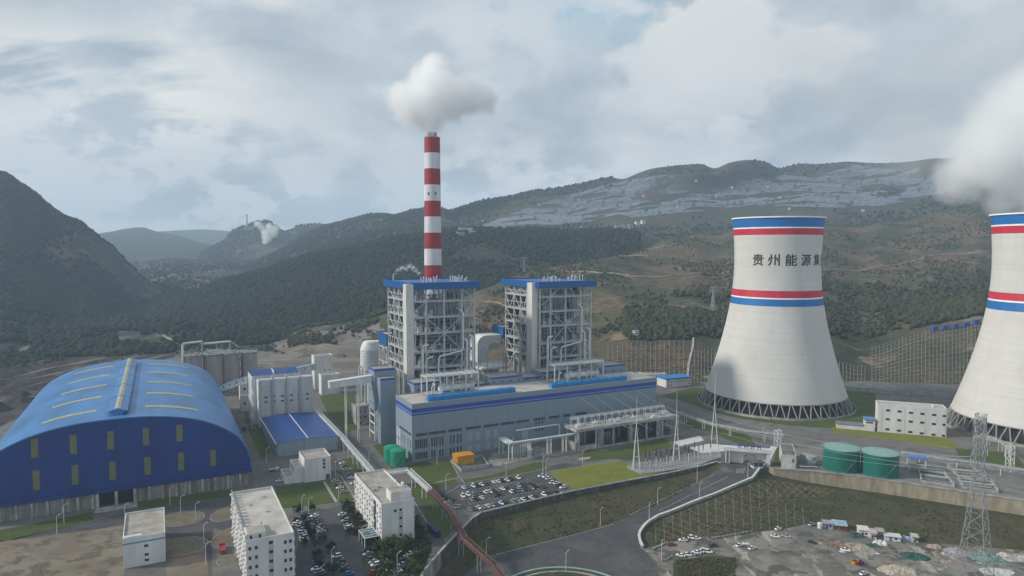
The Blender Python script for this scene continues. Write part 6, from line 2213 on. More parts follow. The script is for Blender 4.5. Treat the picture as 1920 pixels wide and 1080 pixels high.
# lattice pipe rack from the deck round to the basins
def rack(name, label, pts, zt_, step, group, w=1.1):
    P_ = [G(p[0], p[1], zt_) for p in pts]
    t = thing(name, label, "pipe rack", Vector((P_[0].x, P_[0].y, 0)), 0, group)
    o = t.location
    lat = MB()
    for i in range(len(P_) - 1):
        a, b = P_[i] - o, P_[i + 1] - o
        d = (b - a).normalized()
        nr = Vector((-d.y, d.x, 0)).normalized()
        L = (b - a).length
        for s_ in (-w, w):
            lat.bar(a + nr * s_, b + nr * s_, .2).bar(a + nr * s_ - Vector((0, 0, 1.9)), b + nr * s_ - Vector((0, 0, 1.9)), .2)
            n = max(2, int(L / 3))
            for k in range(n):
                c, e = a.lerp(b, k / n), a.lerp(b, (k + 1) / n)
                u_, l_ = Vector((0, 0, 0)), Vector((0, 0, -1.9))
                lat.bar(c + nr * s_ + (u_ if k % 2 else l_), e + nr * s_ + (l_ if k % 2 else u_), .13)
        MB().bar(a + Vector((0, 0, -.9)), b + Vector((0, 0, -.9)), .45, 8).build("pipe", white_metal, t)
        n = max(1, int(L / step))
        for k in range(n):
            c = a.lerp(b, (k + .5) / n)
            for s_ in (-w, w):
                MB().bar((c.x + nr.x * s_, c.y + nr.y * s_, 0), c + nr * s_ + Vector((0, 0, -1.9)), .22, 6).build("leg", white_metal, t)
    lat.build("lattice", galv, t)
    return t


GR = "lattice pipe racks near the gate"
rack("pipe_rack", "lattice pipe rack curving from the transformer deck towards the gate", [(1272, 772), (1300, 782), (1340, 794), (1400, 806), (1470, 814)], 7, 14, GR)
rack("pipe_rack", "lattice pipe rack running behind the teal tanks towards the steel pylon", [(1690, 846), (1760, 857), (1830, 866), (1925, 880)], 6, 13, GR)
rack("pipe_rack", "short pale pipe rack stepping up beside the second cooling tower's basin", [(1838, 812), (1870, 822), (1895, 842)], 7, 9, GR)

# small lattice column frames by the rack
for px, py, top, lab in ((1458, 838, 806, "white lattice pier under the pipe rack by the grass strip"), (1893, 884, 836, "white lattice pier at the rack's corner near the picture edge")):
    c = G(px, py)
    t = thing("lattice_pier", lab, "pier", c, 0.3, "lattice piers")
    h = hgt(c, top)
    mb = MB()
    for x in (-1.6, 1.6):
        for y in (-1.6, 1.6):
            mb.bar((x, y, 0), (x, y, h), .22)
        mb.bar((x, -1.6, h * .98), (x, 1.6, h * .98), .2).bar((x, -1.6, h * .3), (x, 1.6, h * .6), .13)
    for k in range(5):
        z0, z1 = h * k / 5, h * (k + 1) / 5
        for y in (-1.6, 1.6):
            mb.bar((-1.6, y, z0), (1.6, y, z1), .13).bar((1.6, y, z0), (-1.6, y, z1), .13)
    mb.build("frame", white_metal, t)

# ================================================================== GATE
gl, gr_ = G(1360, 868), G(1444, 875)
gate = thing("gate_portal", "white entrance portal with blue emblems along its lintel over the plant road", "gate", gl, math.atan2(gr_.y - gl.y, gr_.x - gl.x))
gW = (gr_ - gl).length
gH = hgt(gl, 838)
MB().box(0, 2.6, 0, 4, 0, gH - 2.2).build("pillar", white, gate)
MB().box(.6, 2.0, -.06, 0, .4, gH - 2.8).build("pillar_panel", dark_metal, gate)
MB().box(gW - 2.2, gW, 0, 4, 0, gH - 2.2).build("pillar", white, gate)
MB().box(-1.2, gW + .6, -.4, 4.4, gH - 2.196, gH).build("lintel", white, gate)
MB().box(2.65, 11, 3, 3.6, 0, gH - 2.5).build("side_screen", white, gate)
MB().box(gW - 8, gW - 2.3, 3, 3.6, 0, gH - 2.5).build("side_screen", white, gate)
# unreadable blue characters on the lintel
for k in range(4):
    x0 = gW * (.27 + k * .145)
    mb = MB()
    y0, y1, z = -.7, -.41, gH + .2
    mb.box(x0, x0 + .5, y0, y1, z, z + 2.4).box(x0 + 1.7, x0 + 2.2, y0, y1, z, z + 2.4).box(x0 + .51, x0 + 1.69, y0, y1, z + 1.9, z + 2.4)
    if k % 2:
        mb.box(x0 + .51, x0 + 1.69, y0, y1, z + .9, z + 1.35)
    else:
        mb.bar((x0 + .6, -.55, z + .1), (x0 + 1.6, -.55, z + 1.7), .22)
    mb.build("letter", blue_stripe, gate)
bt = G(1413, 879, -.5)
booth = thing("guard_booth", "small glazed guard booth with dark flat roof at the gate", "booth", bt, 0.1)
MB().box(0, 6.5, 0, 4.5, 0, 1.2).build("base", white, booth)
MB().box(.1, 6.4, .1, 4.4, 1.2, 3.6).build("glazing", mat("booth glass", (.07, .12, .14), .15, .2, .8, spec=.6), booth)
MB().box(-.7, 7.2, -.7, 5.2, 3.604, 4.1).build("roof", dark_metal, booth)
for x in (0.1, 3.2, 6.4):
    MB().box(x - .12, x + .12, -.03, .09, 1.2, 3.6).build("post", white_metal, booth)
sheet("paved_apron", [(1262, 829), (1312, 817), (1320, 826), (1275, 837)], mat("white paving", (.55, .55, .54), .9, .06, .3), .11)
sheet("paved_apron", [(1292, 840), (1330, 832), (1372, 836), (1362, 846), (1316, 850)], mat("white paving", (.55, .55, .54)), .11)
sheet("paved_apron", [(1446, 836), (1457, 838), (1440, 872), (1424, 868)], mat("white paving", (.55, .55, .54)), .09)
sheet("grass_strip", [(1458, 838), (1469, 839), (1462, 880), (1446, 877)], g_lawn, .08)
c = G(1466, 878)
anx = thing("tank_annex", "grey flat roofed annex with outside stair, at the head of the retaining wall", "building", c, TH2 + R(3))
axw = along(c, Vector((math.cos(TH2 + R(3)), math.sin(TH2 + R(3)), 0)), 1493, 4)
flat_block(anx, 0, axw, 0, 26, 0, hgt(c, 852), mat("off white wall", (.52, .51, .49), .85, .1, .2), mat("dark felt", (.16, .155, .15), .95, .25, .2), .5)
for k in range(7):
    MB().box(axw * .35 + k * .7, axw * .35 + k * .7 + .68, -1.1, -.02, 0, .6 * (k + 1)).build("step", grey_metal, anx)
MB().box(axw * .7, axw * .86, -.06, 0, 4.2, 6.4).build("door", dark_metal, anx)

# pipe yard east of the tanks: basins, blue roofed shelter
sheet("basin_yard", [(1470, 845), (1540, 832), (1700, 852), (1900, 884), (2000, 905), (2000, 950), (1898, 934), (1802, 920), (1662, 899), (1580, 888), (1520, 882), (1452, 877)], mat("yard concrete", (.20, .195, .185), .95, .25, .12, col2=(.13, .125, .115)), .07)
for i, poly in enumerate(([(1722, 884), (1770, 890), (1790, 914), (1728, 905)], [(1776, 876), (1822, 880), (1850, 900), (1796, 894)], [(1796, 899), (1858, 906), (1872, 925), (1806, 916)])):
    ctr = G(*poly[0])
    b = thing("basin", "open concrete treatment basin of dark water, %s" % ("next to the teal tanks", "furthest from the retaining wall", "nearest the pylon at the wall")[i], "basin", ctr, 0, "open treatment basins")
    W_ = [G(*p) - ctr for p in poly]
    for j in range(4):
        a, e = W_[j], W_[(j + 1) % 4]
        d = (e - a).normalized()
        nr = Vector((-d.y, d.x, 0)) * .25
        A = [a - nr, e - nr, e + nr, a + nr]
        B = [v + Vector((0, 0, 1.6)) for v in A]
        mb = MB()
        for q in range(4):
            mb.face([A[q], A[(q + 1) % 4], B[(q + 1) % 4], B[q]])
        mb.face(B)
        mb.build("rim", concrete, b)
        MB().bar(a + Vector((0, 0, 2.6)), e + Vector((0, 0, 2.6)), .08).build("rail", white_metal, b)
    MB().face([v + Vector((0, 0, .5)) for v in W_]).build("water", mat("dark basin water", (.012, .022, .02), .15, .3, .2, spec=.6), b)
    MB().bar(W_[0].lerp(W_[3], .5) + Vector((0, 0, 1.8)), W_[1].lerp(W_[2], .5) + Vector((0, 0, 1.8)), .5).build("walkway", grey_metal, b)
c = G(1704, 882)
sh = thing("shelter", "open shelter with a blue roof and pale walls beside the teal tanks", "shelter", c, TH2)
for x in (0, 9):
    for y in (0, 6):
        MB().box(x - .25, x + .25, y - .25, y + .25, 0, 8).build("post", white_metal, sh)
MB().box(0.3, 8.7, .3, 5.7, 0, 4.2).build("wall", concrete, sh)
MB().box(-1, 10, -1, 7, 8.004, 8.6).build("roof", mat("shelter blue", (.06, .16, .45), .55, .08, .3), sh)

# ================================================================== MASTS, INSULATORS and the big PYLON
def a_mast(px, base, top, label, spread):
    c = G(px, base)
    t = thing("lightning_mast", label, "mast", c, 0.35, "white lightning masts by the switchyard")
    h = hgt(c, top)
    hj = h * .62
    for x, y in ((-spread, 0), (spread, 0), (0, spread * 1.3)):
        MB().bar((x, y, 0), (0, .2, hj), .34, 8, r2=.2).build("leg", white_metal, t)
    for f in (.28, .62):
        s_ = spread * (1 - f)
        MB().bar((-s_, 0, hj * f), (s_, 0, hj * f), .2).build("cross_tie", white_metal, t)
    MB().bar((0, .2, hj - .5), (0, .2, h), .2, 8, r2=.05).build("spike", white_metal, t)
    return t


a_mast(1193, 880, 741, "white lightning mast on spread legs at the pad's lawn end", 2.6)
a_mast(1268, 864, 735, "white lightning mast on spread legs in the middle of the switchyard", 2.6)
a_mast(1339, 850, 692, "tallest white lightning mast, beside the gate end of the pad", 3.2)
im = None
GI = "black and white post insulators on the switchyard pad"
ordn = ["first", "second", "third", "fourth", "fifth", "sixth", "seventh", "eighth", "ninth", "tenth", "eleventh", "twelfth", "thirteenth", "fourteenth", "fifteenth", "sixteenth", "seventeenth", "eighteenth", "nineteenth", "twentieth", "twenty-first", "twenty-second", "twenty-third", "twenty-fourth", "twenty-fifth", "twenty-sixth", "twenty-seventh", "twenty-eighth"]
base_i = thing("post_insulator", "slim post insulator on the gravel pad, first from the lawn end", "insulator", (0, 0, 0), 0, GI)
MB().bar((0, 0, 0), (0, 0, 6.2), .17, 8).build("post", white_metal, base_i)
MB().lathe([(.22, 6.2), (.34, 6.8), (.2, 7.4), (.34, 8.0), (.2, 8.6), (.34, 9.2), (.2, 9.8), (.34, 10.4), (.12, 11.2)], 8).build("insulator", black_paint, base_i, True)
spots = [(1210, 877), (1218, 879), (1230, 874), (1239, 876), (1250, 871), (1258, 873), (1284, 864), (1291, 867), (1302, 859), (1310, 864), (1318, 862), (1332, 856)]
for k, s_ in enumerate(spots):
    p = G(*s_)
    if k == 0:
        base_i.location = p
    else:
        copy_thing(base_i, "slim post insulator on the gravel pad, %s from the lawn end" % ordn[k], p)


def pylon(name, label, c, h, base, top_w, arms, m, r=.16, rot=0.0, group=None, panels=9, waist=.62):
    t = thing(name, label, "pylon", c, rot, group)
    body, diag = MB(), MB()
    def half(z):
        f = z / h
        return base + (top_w - base) * min(1, f / waist) ** .85 if f < waist else top_w
    zs_ = [h * (1 - (1 - k / panels) ** 1.25) * 1.0 for k in range(panels + 1)]
    for k in range(panels):
        z0, z1 = zs_[k], zs_[k + 1]
        a, b = half(z0), half(z1)
        C0 = [(-a, -a), (a, -a), (a, a), (-a, a)]
        C1 = [(-b, -b), (b, -b), (b, b), (-b, b)]
        for j in range(4):
            j2 = (j + 1) % 4
            body.bar((*C0[j], z0), (*C1[j], z1), r)
            diag.bar((*C0[j], z0), (*C1[j2], z1), r * .6).bar((*C0[j2], z0), (*C1[j], z1), r * .6)
            diag.bar((*C1[j], z1), (*C1[j2], z1), r * .6)
            if k < panels * .55:
                m0 = ((C0[j][0] + C0[j2][0]) / 2, (C0[j][1] + C0[j2][1]) / 2)
                mz = (z0 + z1) / 2
                diag.bar((*[(u + v) / 2 for u, v in zip(C0[j], C1[j])], mz), ((C0[j][0] + C0[j2][0] + C1[j][0] + C1[j2][0]) / 4, (C0[j][1] + C0[j2][1] + C1[j][1] + C1[j2][1]) / 4, mz), r * .45)
    body.build("leg_frame", m, t)
    diag.build("lattice", m, t)
    for z, L in arms:
        for s_ in (-1, 1):
            mb = MB()
            w_ = half(z)
            for y in (-w_, w_):
                mb.bar((s_ * w_, y, z), (s_ * L, 0, z + .5), r * .8).bar((s_ * w_, y, z + 2.6), (s_ * L, 0, z + .6), r * .7)
                for q in range(1, 5):
                    f0, f1 = q / 5, (q + .5) / 5
                    mb.bar((s_ * (w_ + (L - w_) * f0), y * (1 - f0), z + .5 * f0), (s_ * (w_ + (L - w_) * f0), y * (1 - f0), z + 2.6 - 2.1 * f0), r * .4)
                    mb.bar((s_ * (w_ + (L - w_) * f0), y * (1 - f0), z + 2.6 - 2.1 * f0), (s_ * (w_ + (L - w_) * min(1, f0 + .2)), y * (1 - min(1, f0 + .2)), z + .5 * min(1, f0 + .2)), r * .4)
            ar = mb.build("cross_arm", m, t)
            MB().lathe([(.12, z - 3.4), (.3, z - 3), (.15, z - 2.2), (.3, z - 1.4), (.12, z - .1)], 6, (s_ * L * .96, 0)).build("insulator", galv, ar)
    return t


pc = L_(1826, 1078)
pc = G(1826, 1108, -14)
pz = hgt(pc, 776) - pc.z
pyl = pylon("steel_pylon", "tall galvanised lattice pylon standing before the retaining wall", pc, pz, 6.8, 1.7, [(pz * .78, 10.5), (pz * .66, 9.0), (pz * .90, 8.0), (pz * .95, 6.0)], pylon_m, .17, R(38), None, 13, .66)
pylon("hill_pylon", "white lattice pylon on the hillside left of the lettered cooling tower", hillside.P(1337, 1.66), 35, 3.4, 1.0, [(28, 6), (33, 6)], mat("pale pylon steel", (.42, .44, .44), .6, .1, .2), .26, .3, "pylons on the hills", 7)
pylon("hill_pylon", "faint grey pylon on the dark ridge above the second boiler house", forest_ridge.P(983, 1.5), 46, 4.0, 1.3, [(30, 8), (37, 8), (43, 8)], mat("weathered pylon steel", (.22, .24, .25), .6, .1, .2), .4, .5, "pylons on the hills", 7)

# power lines from the hall to the masts and across the tanks
def wire(label, a, b, sag, r=.07, m=galv):
    pts = []
    a, b = Vector(a), Vector(b)
    for i in range(21):
        f = i / 20
        p = a.lerp(b, f)
        p.z -= sag * 4 * f * (1 - f)
        pts.append(p)
    o = MB().pipe([p - a for p in pts], r, 5).build("power_line", m, loc=a)
    return tag(o, label, "cable", "power lines over the yard")


for k, (hx0, mx) in enumerate(((1082, 1193), (1108, 1224), (1134, 1268), (1160, 1300), (1185, 1339))):
    a = HP + U * hx(hx0, 32) + Vector((0, 0, 32))
    p = G(mx, 862 - k * 3)
    wire("thin power line from the hall wall down to the switchyard, %s from the lawn side" % ordn[k], a, p + Vector((0, 0, 19)), 2.5)
for k, (px, py, z, dx) in enumerate(((1560, 846, 24, -8.5), (1560, 858, 20, 8.5), (1345, 838, 28, -8.5), (1345, 846, 22, 8.5))):
    top = pc + Vector((math.cos(R(38)) * dx, math.sin(R(38)) * dx, pz * (.78 if k % 2 == 0 else .66)))
    wire("sagging line from the steel pylon towards the gate masts, %s from the top" % ordn[k], top, G(1340, 850) + Vector((k * 1.5, 0, 26 - k * 4)), 5)

# ================================================================== LAMP POSTS
lamp0 = thing("lamp_post", "x", "street lamp", (0, 0, 0), 0, "grey street lamps")
MB().bar((0, 0, 0), (0, 0, 9.2), .15, 8, r2=.09).build("pole", white_metal, lamp0)
MB().bar((0, 0, 9.0), (1.5, 0, 9.7), .08, 6).build("arm", white_metal, lamp0)
MB().box(1.2, 2.3, -.2, .2, 9.62, 9.82).build("lamp_head", grey_metal, lamp0)
LAMPS = [
    (836, 920, "lamp post where the white bridge turns red, by the car park"), (949, 897, "lamp post in the middle of the car park's lawn side row"), (1018, 886, "bent armed lamp post at the car park's far corner, left one of two"), (1024, 888, "lamp post at the car park's far corner, right one of two"),
    (1092, 875, "lamp post on the edge of the bright lawn below the transformer deck"), (819.5, 872, "lamp post at the hall's foot left of the orange cabin"), (912, 1046, "lamp post at the foot of the grass bank nearest the rust red bridge"), (1125.5, 987, "lamp post midway along the foot of the grass bank"),
    (1217, 977, "lamp post at the bend of the pale road parapet"), (1233, 947, "lamp post at the upper road edge where the grass bank narrows"), (1061, 1073, "lamp post on the round island's rim at the picture's foot"), (1307, 903, "lamp post on the ramp road opposite the switchyard pad"),
    (1311.5, 936, "lamp post on the parapet side half way up the ramp"), (1402, 899, "lamp post on the parapet close to the gate"), (107, 1003, "lamp post before the coal store at the picture's left side"), (120, 981, "lamp post on the grass strip by the coal store wall"),
    (234, 980, "lamp post by the coal store's dark doorway"), (319, 948, "lamp post against the coal store's base wall"), (339, 964, "lamp post on the upper oval island's far side"), (367, 978, "lamp post on the upper oval island's near side"),
    (382.5, 1020, "lamp post between the oval islands"), (386, 1058, "lamp post beside the red truck lane"), (500, 868, "lamp post by the coal store's corner lane"), (566, 965, "lamp post at the lawn's foot beside the big office"),
    (579, 968, "lamp post at the head of the car rows by the lawn"), (594.5, 1023, "lamp post in the dark shrubs between the car rows"), (622, 1070, "lamp post beside the near car rows at the picture's foot"), (629, 893, "tall lamp post beside the stepped white building"),
    (692, 875, "lamp post under the white pipe bridge near the green tanks"), (635, 938, "lamp post by the garden office's tree row"), (679, 1024, "lamp post beside the glass canopy"), (745, 1078, "lamp post between the cars at the garden's foot"), (1240, 1052, "lamp post at the entry of the gravel lot"), (1430, 826, "lamp post behind the gate portal"),
]
for k, (px, py, lab) in enumerate(LAMPS):
    p = L_(px, py) if (px > 890 and py > 935) or px > 1200 and py > 895 else G(px, py)
    if k == 0:
        lamp0.location = p
        lamp0["label"] = lab
        lamp0.rotation_euler = (0, 0, .5)
    else:
        copy_thing(lamp0, lab, p, .5 + (k % 3) * .3)

# round island at the picture's foot
ic = G(1060, 1134, -10)
isl = thing("roundabout_island", "round planted island with a pale teal rim at the picture's foot", "island", ic)
ir = 150 * ic.y / F
MB().lathe([(ir, -.3), (ir, .9), (ir - .8, .9), (ir - .8, .5)], 64, caps=False).build("rim", mat("teal rim", (.30, .42, .42), .7, .1, .3), isl)
MB().lathe([(ir - .8, .3), (ir - .8, .52), (.5, .9)], 64).build("planting", g_bank, isl)
MB().lathe([(ir - 4.2, .6), (ir - 4.2, 1.0), (ir - 4.9, 1.0), (ir - 4.9, .6)], 64, caps=False).build("inner_kerb", concrete, isl)


# ================================================================== VEHICLES
ORD = ordn
paint = {
    'white': mat("white car paint", (.74, .75, .76), .25, .03, .5, spec=.6), 'silver': mat("silver car paint", (.42, .43, .45), .3, .04, .5, metal=.35, spec=.6),
    'black': mat("black car paint", (.022, .024, .028), .22, .2, .5, spec=.7), 'grey': mat("grey car paint", (.12, .125, .135), .3, .1, .5, metal=.3, spec=.6),
    'red': mat("red car paint", (.28, .022, .022), .28, .1, .5, spec=.6), 'blue': mat("blue car paint", (.02, .09, .30), .28, .1, .5, spec=.6), 'teal': mat("teal car paint", (.12, .27, .32), .3, .1, .5, spec=.6)}
car_glass = mat("car glass", (.02, .025, .03), .08, .1, .5, spec=.8)


def car_meshes(tall):
    """hull and glasshouse swept through cross stations; length along y"""
    h0, h1 = (1.02, 1.72) if tall else (.92, 1.45)
    st = [(-2.25, .70, .55, .30), (-2.1, .84, .80, .22), (-1.5, .90, h0 - .08, .20), (-.6, .90, h0, .20), (.8, .90, h0, .20), (1.5, .88, h0 - .12, .20), (2.0, .82, h0 - .22, .22), (2.25, .68, .52, .32)]
    b = MB()
    n = len(st)
    base = 0
    ring = lambda y, w, t, u: [(-w, y, u), (w, y, u), (w * 1.0, y, (t + u) * .55), (w * .88, y, t), (-w * .88, y, t), (-w * 1.0, y, (t + u) * .55)]
    rings = [ring(*s_) for s_ in st]
    for r_ in rings:
        b.v += r_
    for i in range(n - 1):
        for j in range(6):
            k = (j + 1) % 6
            b.f.append((i * 6 + j, i * 6 + k, (i + 1) * 6 + k, (i + 1) * 6 + j)); b.m.append(0)
    b.f.append(tuple(range(6))); b.m.append(0)
    b.f.append(tuple((n - 1) * 6 + j for j in reversed(range(6)))); b.m.append(0)
    y0, y1, y2, y3 = (-2.0, -1.6, .35, 1.15) if tall else (-1.6, -.95, .25, 1.05)
    # roof skin belongs to the hull's colour
    b.face([(-.66, y1, h1), (.66, y1, h1), (.64, y2, h1), (-.64, y2, h1)])
    b.face([(-.66, y1, h1 - .05), (-.64, y2, h1 - .05), (.64, y2, h1 - .05), (.66, y1, h1 - .05)])
    g = MB()
    lo, hi = h0 - .04, h1 - .03
    P = [(-.78, y0, lo), (.78, y0, lo), (.76, y3, lo), (-.76, y3, lo), (-.65, y1, hi), (.65, y1, hi), (.63, y2, hi), (-.63, y2, hi)]
    for q in ((0, 1, 5, 4), (1, 2, 6, 5), (2, 3, 7, 6), (3, 0, 4, 7), (4, 5, 6, 7)):
        g.face([P[i] for i in q])
    return b, g


def fix(me):
    bm = bmesh.new(); bm.from_mesh(me); bmesh.ops.recalc_face_normals(bm, faces=bm.faces[:]); bm.to_mesh(me); bm.free()
    return me


wheel_me = MB().lathe([(.32, -.11), (.32, .11)], 12).mesh("wheel", tyre)
_hull, _glass = {}, {}
for tall in (0, 1):
    b, g = car_meshes(tall)
    _glass[tall] = fix(g.mesh("windows", car_glass))
    for c, m in paint.items():
        _hull[(c, tall)] = fix(b.mesh("car", m))
car_n = [0]


def car(color, loc, heading, label, group, tall=0):
    """heading = direction of the bonnet"""
    o = link("parked_car", _hull[(color, tall)])
    tag(o, label, "car", group)
    o.location = loc
    o.rotation_euler = (0, 0, math.atan2(heading.y, heading.x) - math.pi / 2)
    link("windows", _glass[tall], o)
    for x in (-.82, .82):
        for y in (-1.4, 1.4):
            link("wheel", wheel_me, o, (x, y, .32), (0, math.pi / 2, 0))
    car_n[0] += 1
    return o


rng = random.Random(11)
CN = {'w': 'white', 's': 'silver', 'k': 'black', 'g': 'grey', 'r': 'red', 'b': 'blue', 't': 'teal'}


def car_row(spec, off, scale, heading, phrase, group, snap=True):
    """spec: (column, row, colour) in an enlargement of the picture"""
    for i, (zx, zy, c) in enumerate(spec):
        px, py = off[0] + zx / scale, off[1] + zy / scale
        p = L_(px, py) if py > 900 and px > 900 and not road_left(px, py) else G(px, py)
        h = heading * (1 if rng.random() < .6 else -1)
        h = Vector((h.x + rng.uniform(-.04, .04), h.y + rng.uniform(-.04, .04), 0))
        car(CN[c], p + Vector((0, 0, .08)), h, "%s car, %s" % (CN[c], phrase % ORD[i]), group, 1 if rng.random() < .4 else 0)


Z1 = ((820, 860), 7.385)
GP = "cars in the large car park"
car_row([(365, 410, 'w'), (425, 398, 't'), (495, 390, 'w'), (552, 382, 'k'), (612, 370, 'w'), (672, 360, 'g'), (785, 332, 'w'), (845, 325, 'w'), (897, 318, 'k'), (965, 308, 'w'), (1018, 297, 'k'), (1120, 275, 'w')], *Z1, V, "%s from the red bridge in the car park's lawn side row", GP)
car_row([(355, 528, 'w'), (425, 508, 'w'), (488, 505, 's'), (600, 490, 'g'), (670, 475, 'w'), (730, 466, 'w'), (788, 458, 'k'), (842, 447, 's'), (905, 430, 'w'), (972, 422, 'k')], *Z1, V, "%s from the red bridge in the car park's second row", GP)
car_row([(480, 575, 's'), (540, 565, 'k'), (615, 550, 'w'), (790, 515, 'g'), (845, 505, 'k')], *Z1, V, "%s from the red bridge in the short row below the second row", GP)
car_row([(1130, 385, 's'), (1192, 388, 'k'), (1250, 380, 'g'), (1290, 372, 'k'), (1345, 392, 'k'), (1455, 405, 'g')], *Z1, V, "%s along the short far row by the bright lawn", GP)
car_row([(1025, 468, 'w'), (1078, 455, 'g'), (1112, 446, 's'), (1165, 445, 's'), (1212, 432, 'k'), (1258, 428, 'g'), (1305, 418, 's')], *Z1, V, "%s of the packed middle row near the bright lawn", GP)
car_row([(450, 715, 's'), (515, 702, 'g'), (570, 690, 'w'), (635, 677, 's'), (697, 664, 'w'), (765, 655, 's'), (830, 645, 'b'), (882, 628, 'w'), (940, 612, 'k'), (1050, 598, 's'), (1112, 586, 's'), (1185, 572, 'w'), (1240, 562, 'k'), (1300, 548, 'w'), (1365, 540, 'k'), (1475, 508, 'w'), (1540, 494, 'k'), (1600, 486, 'g'), (1648, 476, 'k'), (1695, 468, 's')], *Z1, V, "%s from the red bridge along the car park's bank edge", GP)
car_row([(1440, 248, 'w'), (1500, 262, 'w'), (1545, 285, 'w'), (1600, 340, 'w'), (1655, 350, 'w'), (1690, 382, 'k'), (1740, 408, 'w')], *Z1, U, "%s down the column beside the bright lawn", GP)
car_row([(28, 490, 'g'), (45, 525, 'k'), (100, 572, 'k'), (150, 612, 's'), (180, 585, 'k'), (262, 668, 's'), (285, 688, 's')], *Z1, U, "%s down the column beside the red bridge", GP)
Z2 = ((540, 940), 7.385)
GO = "cars between the two white offices"
car_row([(110, 262, 'k'), (140, 303, 'w'), (120, 333, 'w'), (165, 350, 's'), (170, 384, 's'), (190, 412, 'w'), (195, 447, 'w'), (212, 482, 's'), (212, 515, 'w'), (222, 548, 'w')], *Z2, U, "%s from the lawn in the column by the big office", GO)
car_row([(365, 215, 'w'), (392, 258, 'g'), (412, 292, 'k'), (424, 326, 'g'), (440, 358, 'k'), (442, 396, 'w'), (462, 428, 's'), (492, 398, 'k')], *Z2, U, "%s from the lawn in the column left of the lane", GO)
car_row([(755, 192, 'w'), (778, 236, 'k'), (800, 278, 's'), (822, 310, 'g'), (830, 345, 's'), (852, 378, 'w'), (868, 408, 'r')], *Z2, U, "%s from the lawn in the column by the garden office's trees", GO)
car_row([(400, 832, 'b'), (412, 872, 'b'), (438, 912, 'w'), (390, 948, 'w'), (430, 988, 's'), (470, 1020, 'k')], *Z2, U, "%s down the lower column by the big office", GO)
car_row([(672, 775, 'w'), (708, 820, 'g'), (738, 858, 'k'), (762, 900, 'g'), (782, 955, 'k'), (845, 1020, 'b')], *Z2, U, "%s down the lower column left of the lane", GO)
car_row([(1080, 702, 'k'), (1100, 742, 's'), (1128, 770, 'k'), (1150, 812, 'g'), (1180, 852, 's'), (1212, 892, 'w')], *Z2, U, "%s down the column below the glass canopy", GO)
car_row([(1700, 735, 'w'), (1780, 738, 's'), (1826, 692, 'k'), (1640, 842, 'k'), (1600, 800, 's'), (1580, 890, 's'), (1590, 932, 'b'), (1520, 982, 'w'), (1430, 962, 'w')], *Z2, U, "%s counted downhill among the garden's foot trees", GO)
Z3 = ((600, 780), 6.75)
car_row([(232, 592, 's'), (286, 606, 'w'), (312, 642, 'g'), (344, 692, 's'), (384, 742, 'g'), (404, 790, 'w'), (432, 862, 'w')], *Z3, U, "%s from the stepped building beside the white bridge lane", "cars on the lane by the stepped building")
car_row([(195, 832, 's'), (222, 880, 'r'), (252, 918, 'w'), (302, 972, 's')], *Z3, U, "%s on the grass strip side of the lane", "cars on the lane by the stepped building")
Z4 = ((1220, 960), 6.857)
GL = "cars on the gravel lot"
car_row([(415, 372, 'w'), (535, 340, 'w'), (592, 350, 'w')], *Z4, U * .8 + V * -.5, "%s from the ramp at the foot of the ribbed bank", GL)
car_row([(385, 570, 'w'), (465, 560, 'w'), (512, 556, 's'), (588, 532, 'w'), (628, 518, 'w'), (690, 512, 'w'), (738, 524, 'w')], *Z4, V * -.7 + U * .7, "%s from the ramp in the slanted row by the grass patch", GL)
for zx, zy, c, hd, lab in ((795, 442, 'k', U, "black van parked at the end of the slanted row on gravel"), (1140, 438, 'w', U, "white car beside a white sheet on the open gravel"), (1305, 476, 'w', U, "white car alone on the open gravel, nearest the viewer"),
                           (1600, 322, 'w', U * .7 - V, "white pickup like car where the gravel track narrows"), (1640, 225, 'w', U, "white car close to the bank's far corner"), (1745, 322, 's', U * .5 - V, "slim silver car on the pale gravel track")):
    p = L_(1220 + zx / 6.857, 960 + zy / 6.857)
    car(CN[c], p + Vector((0, 0, .05)), hd, lab, GL, 1 if c == 'k' else 0)
for px, py, c, hd, lab in ((1585, 1033, 'w', U * .5 - V, "white car on the dirt track before the shacks"), (1523, 1018, 'k', U * .5 - V, "black car on the dirt track behind the open gravel"), (1619, 1077, 'w', U, "white car cut by the picture's foot on the gravel"),
                           (1390.5, 863.5, 'w', V, "white car driving out between the gate's screens"), (1391, 853, 's', V, "silver car behind the gate on the plant road"), (1522, 985, 's', U, "silver car parked beside the shack with the pale roof"),
                           (524.5, 902.5, 'w', U, "white car beside the stepped building's lowest terrace"), (702, 1076, 'r', U, "red car among the trees at the garden's foot")):
    p = L_(px, py) if px > 1400 and py > 960 else G(px, py)
    car(CN[c], p + Vector((0, 0, .08)), hd, lab, "single cars about the plant", 1 if c == 'r' else 0)
p = L_(1259, 1022)
car('red', p + Vector((0, 0, .05)), U - V * .4, "small dark red car beside the motorcycles at the bank's foot", GL)


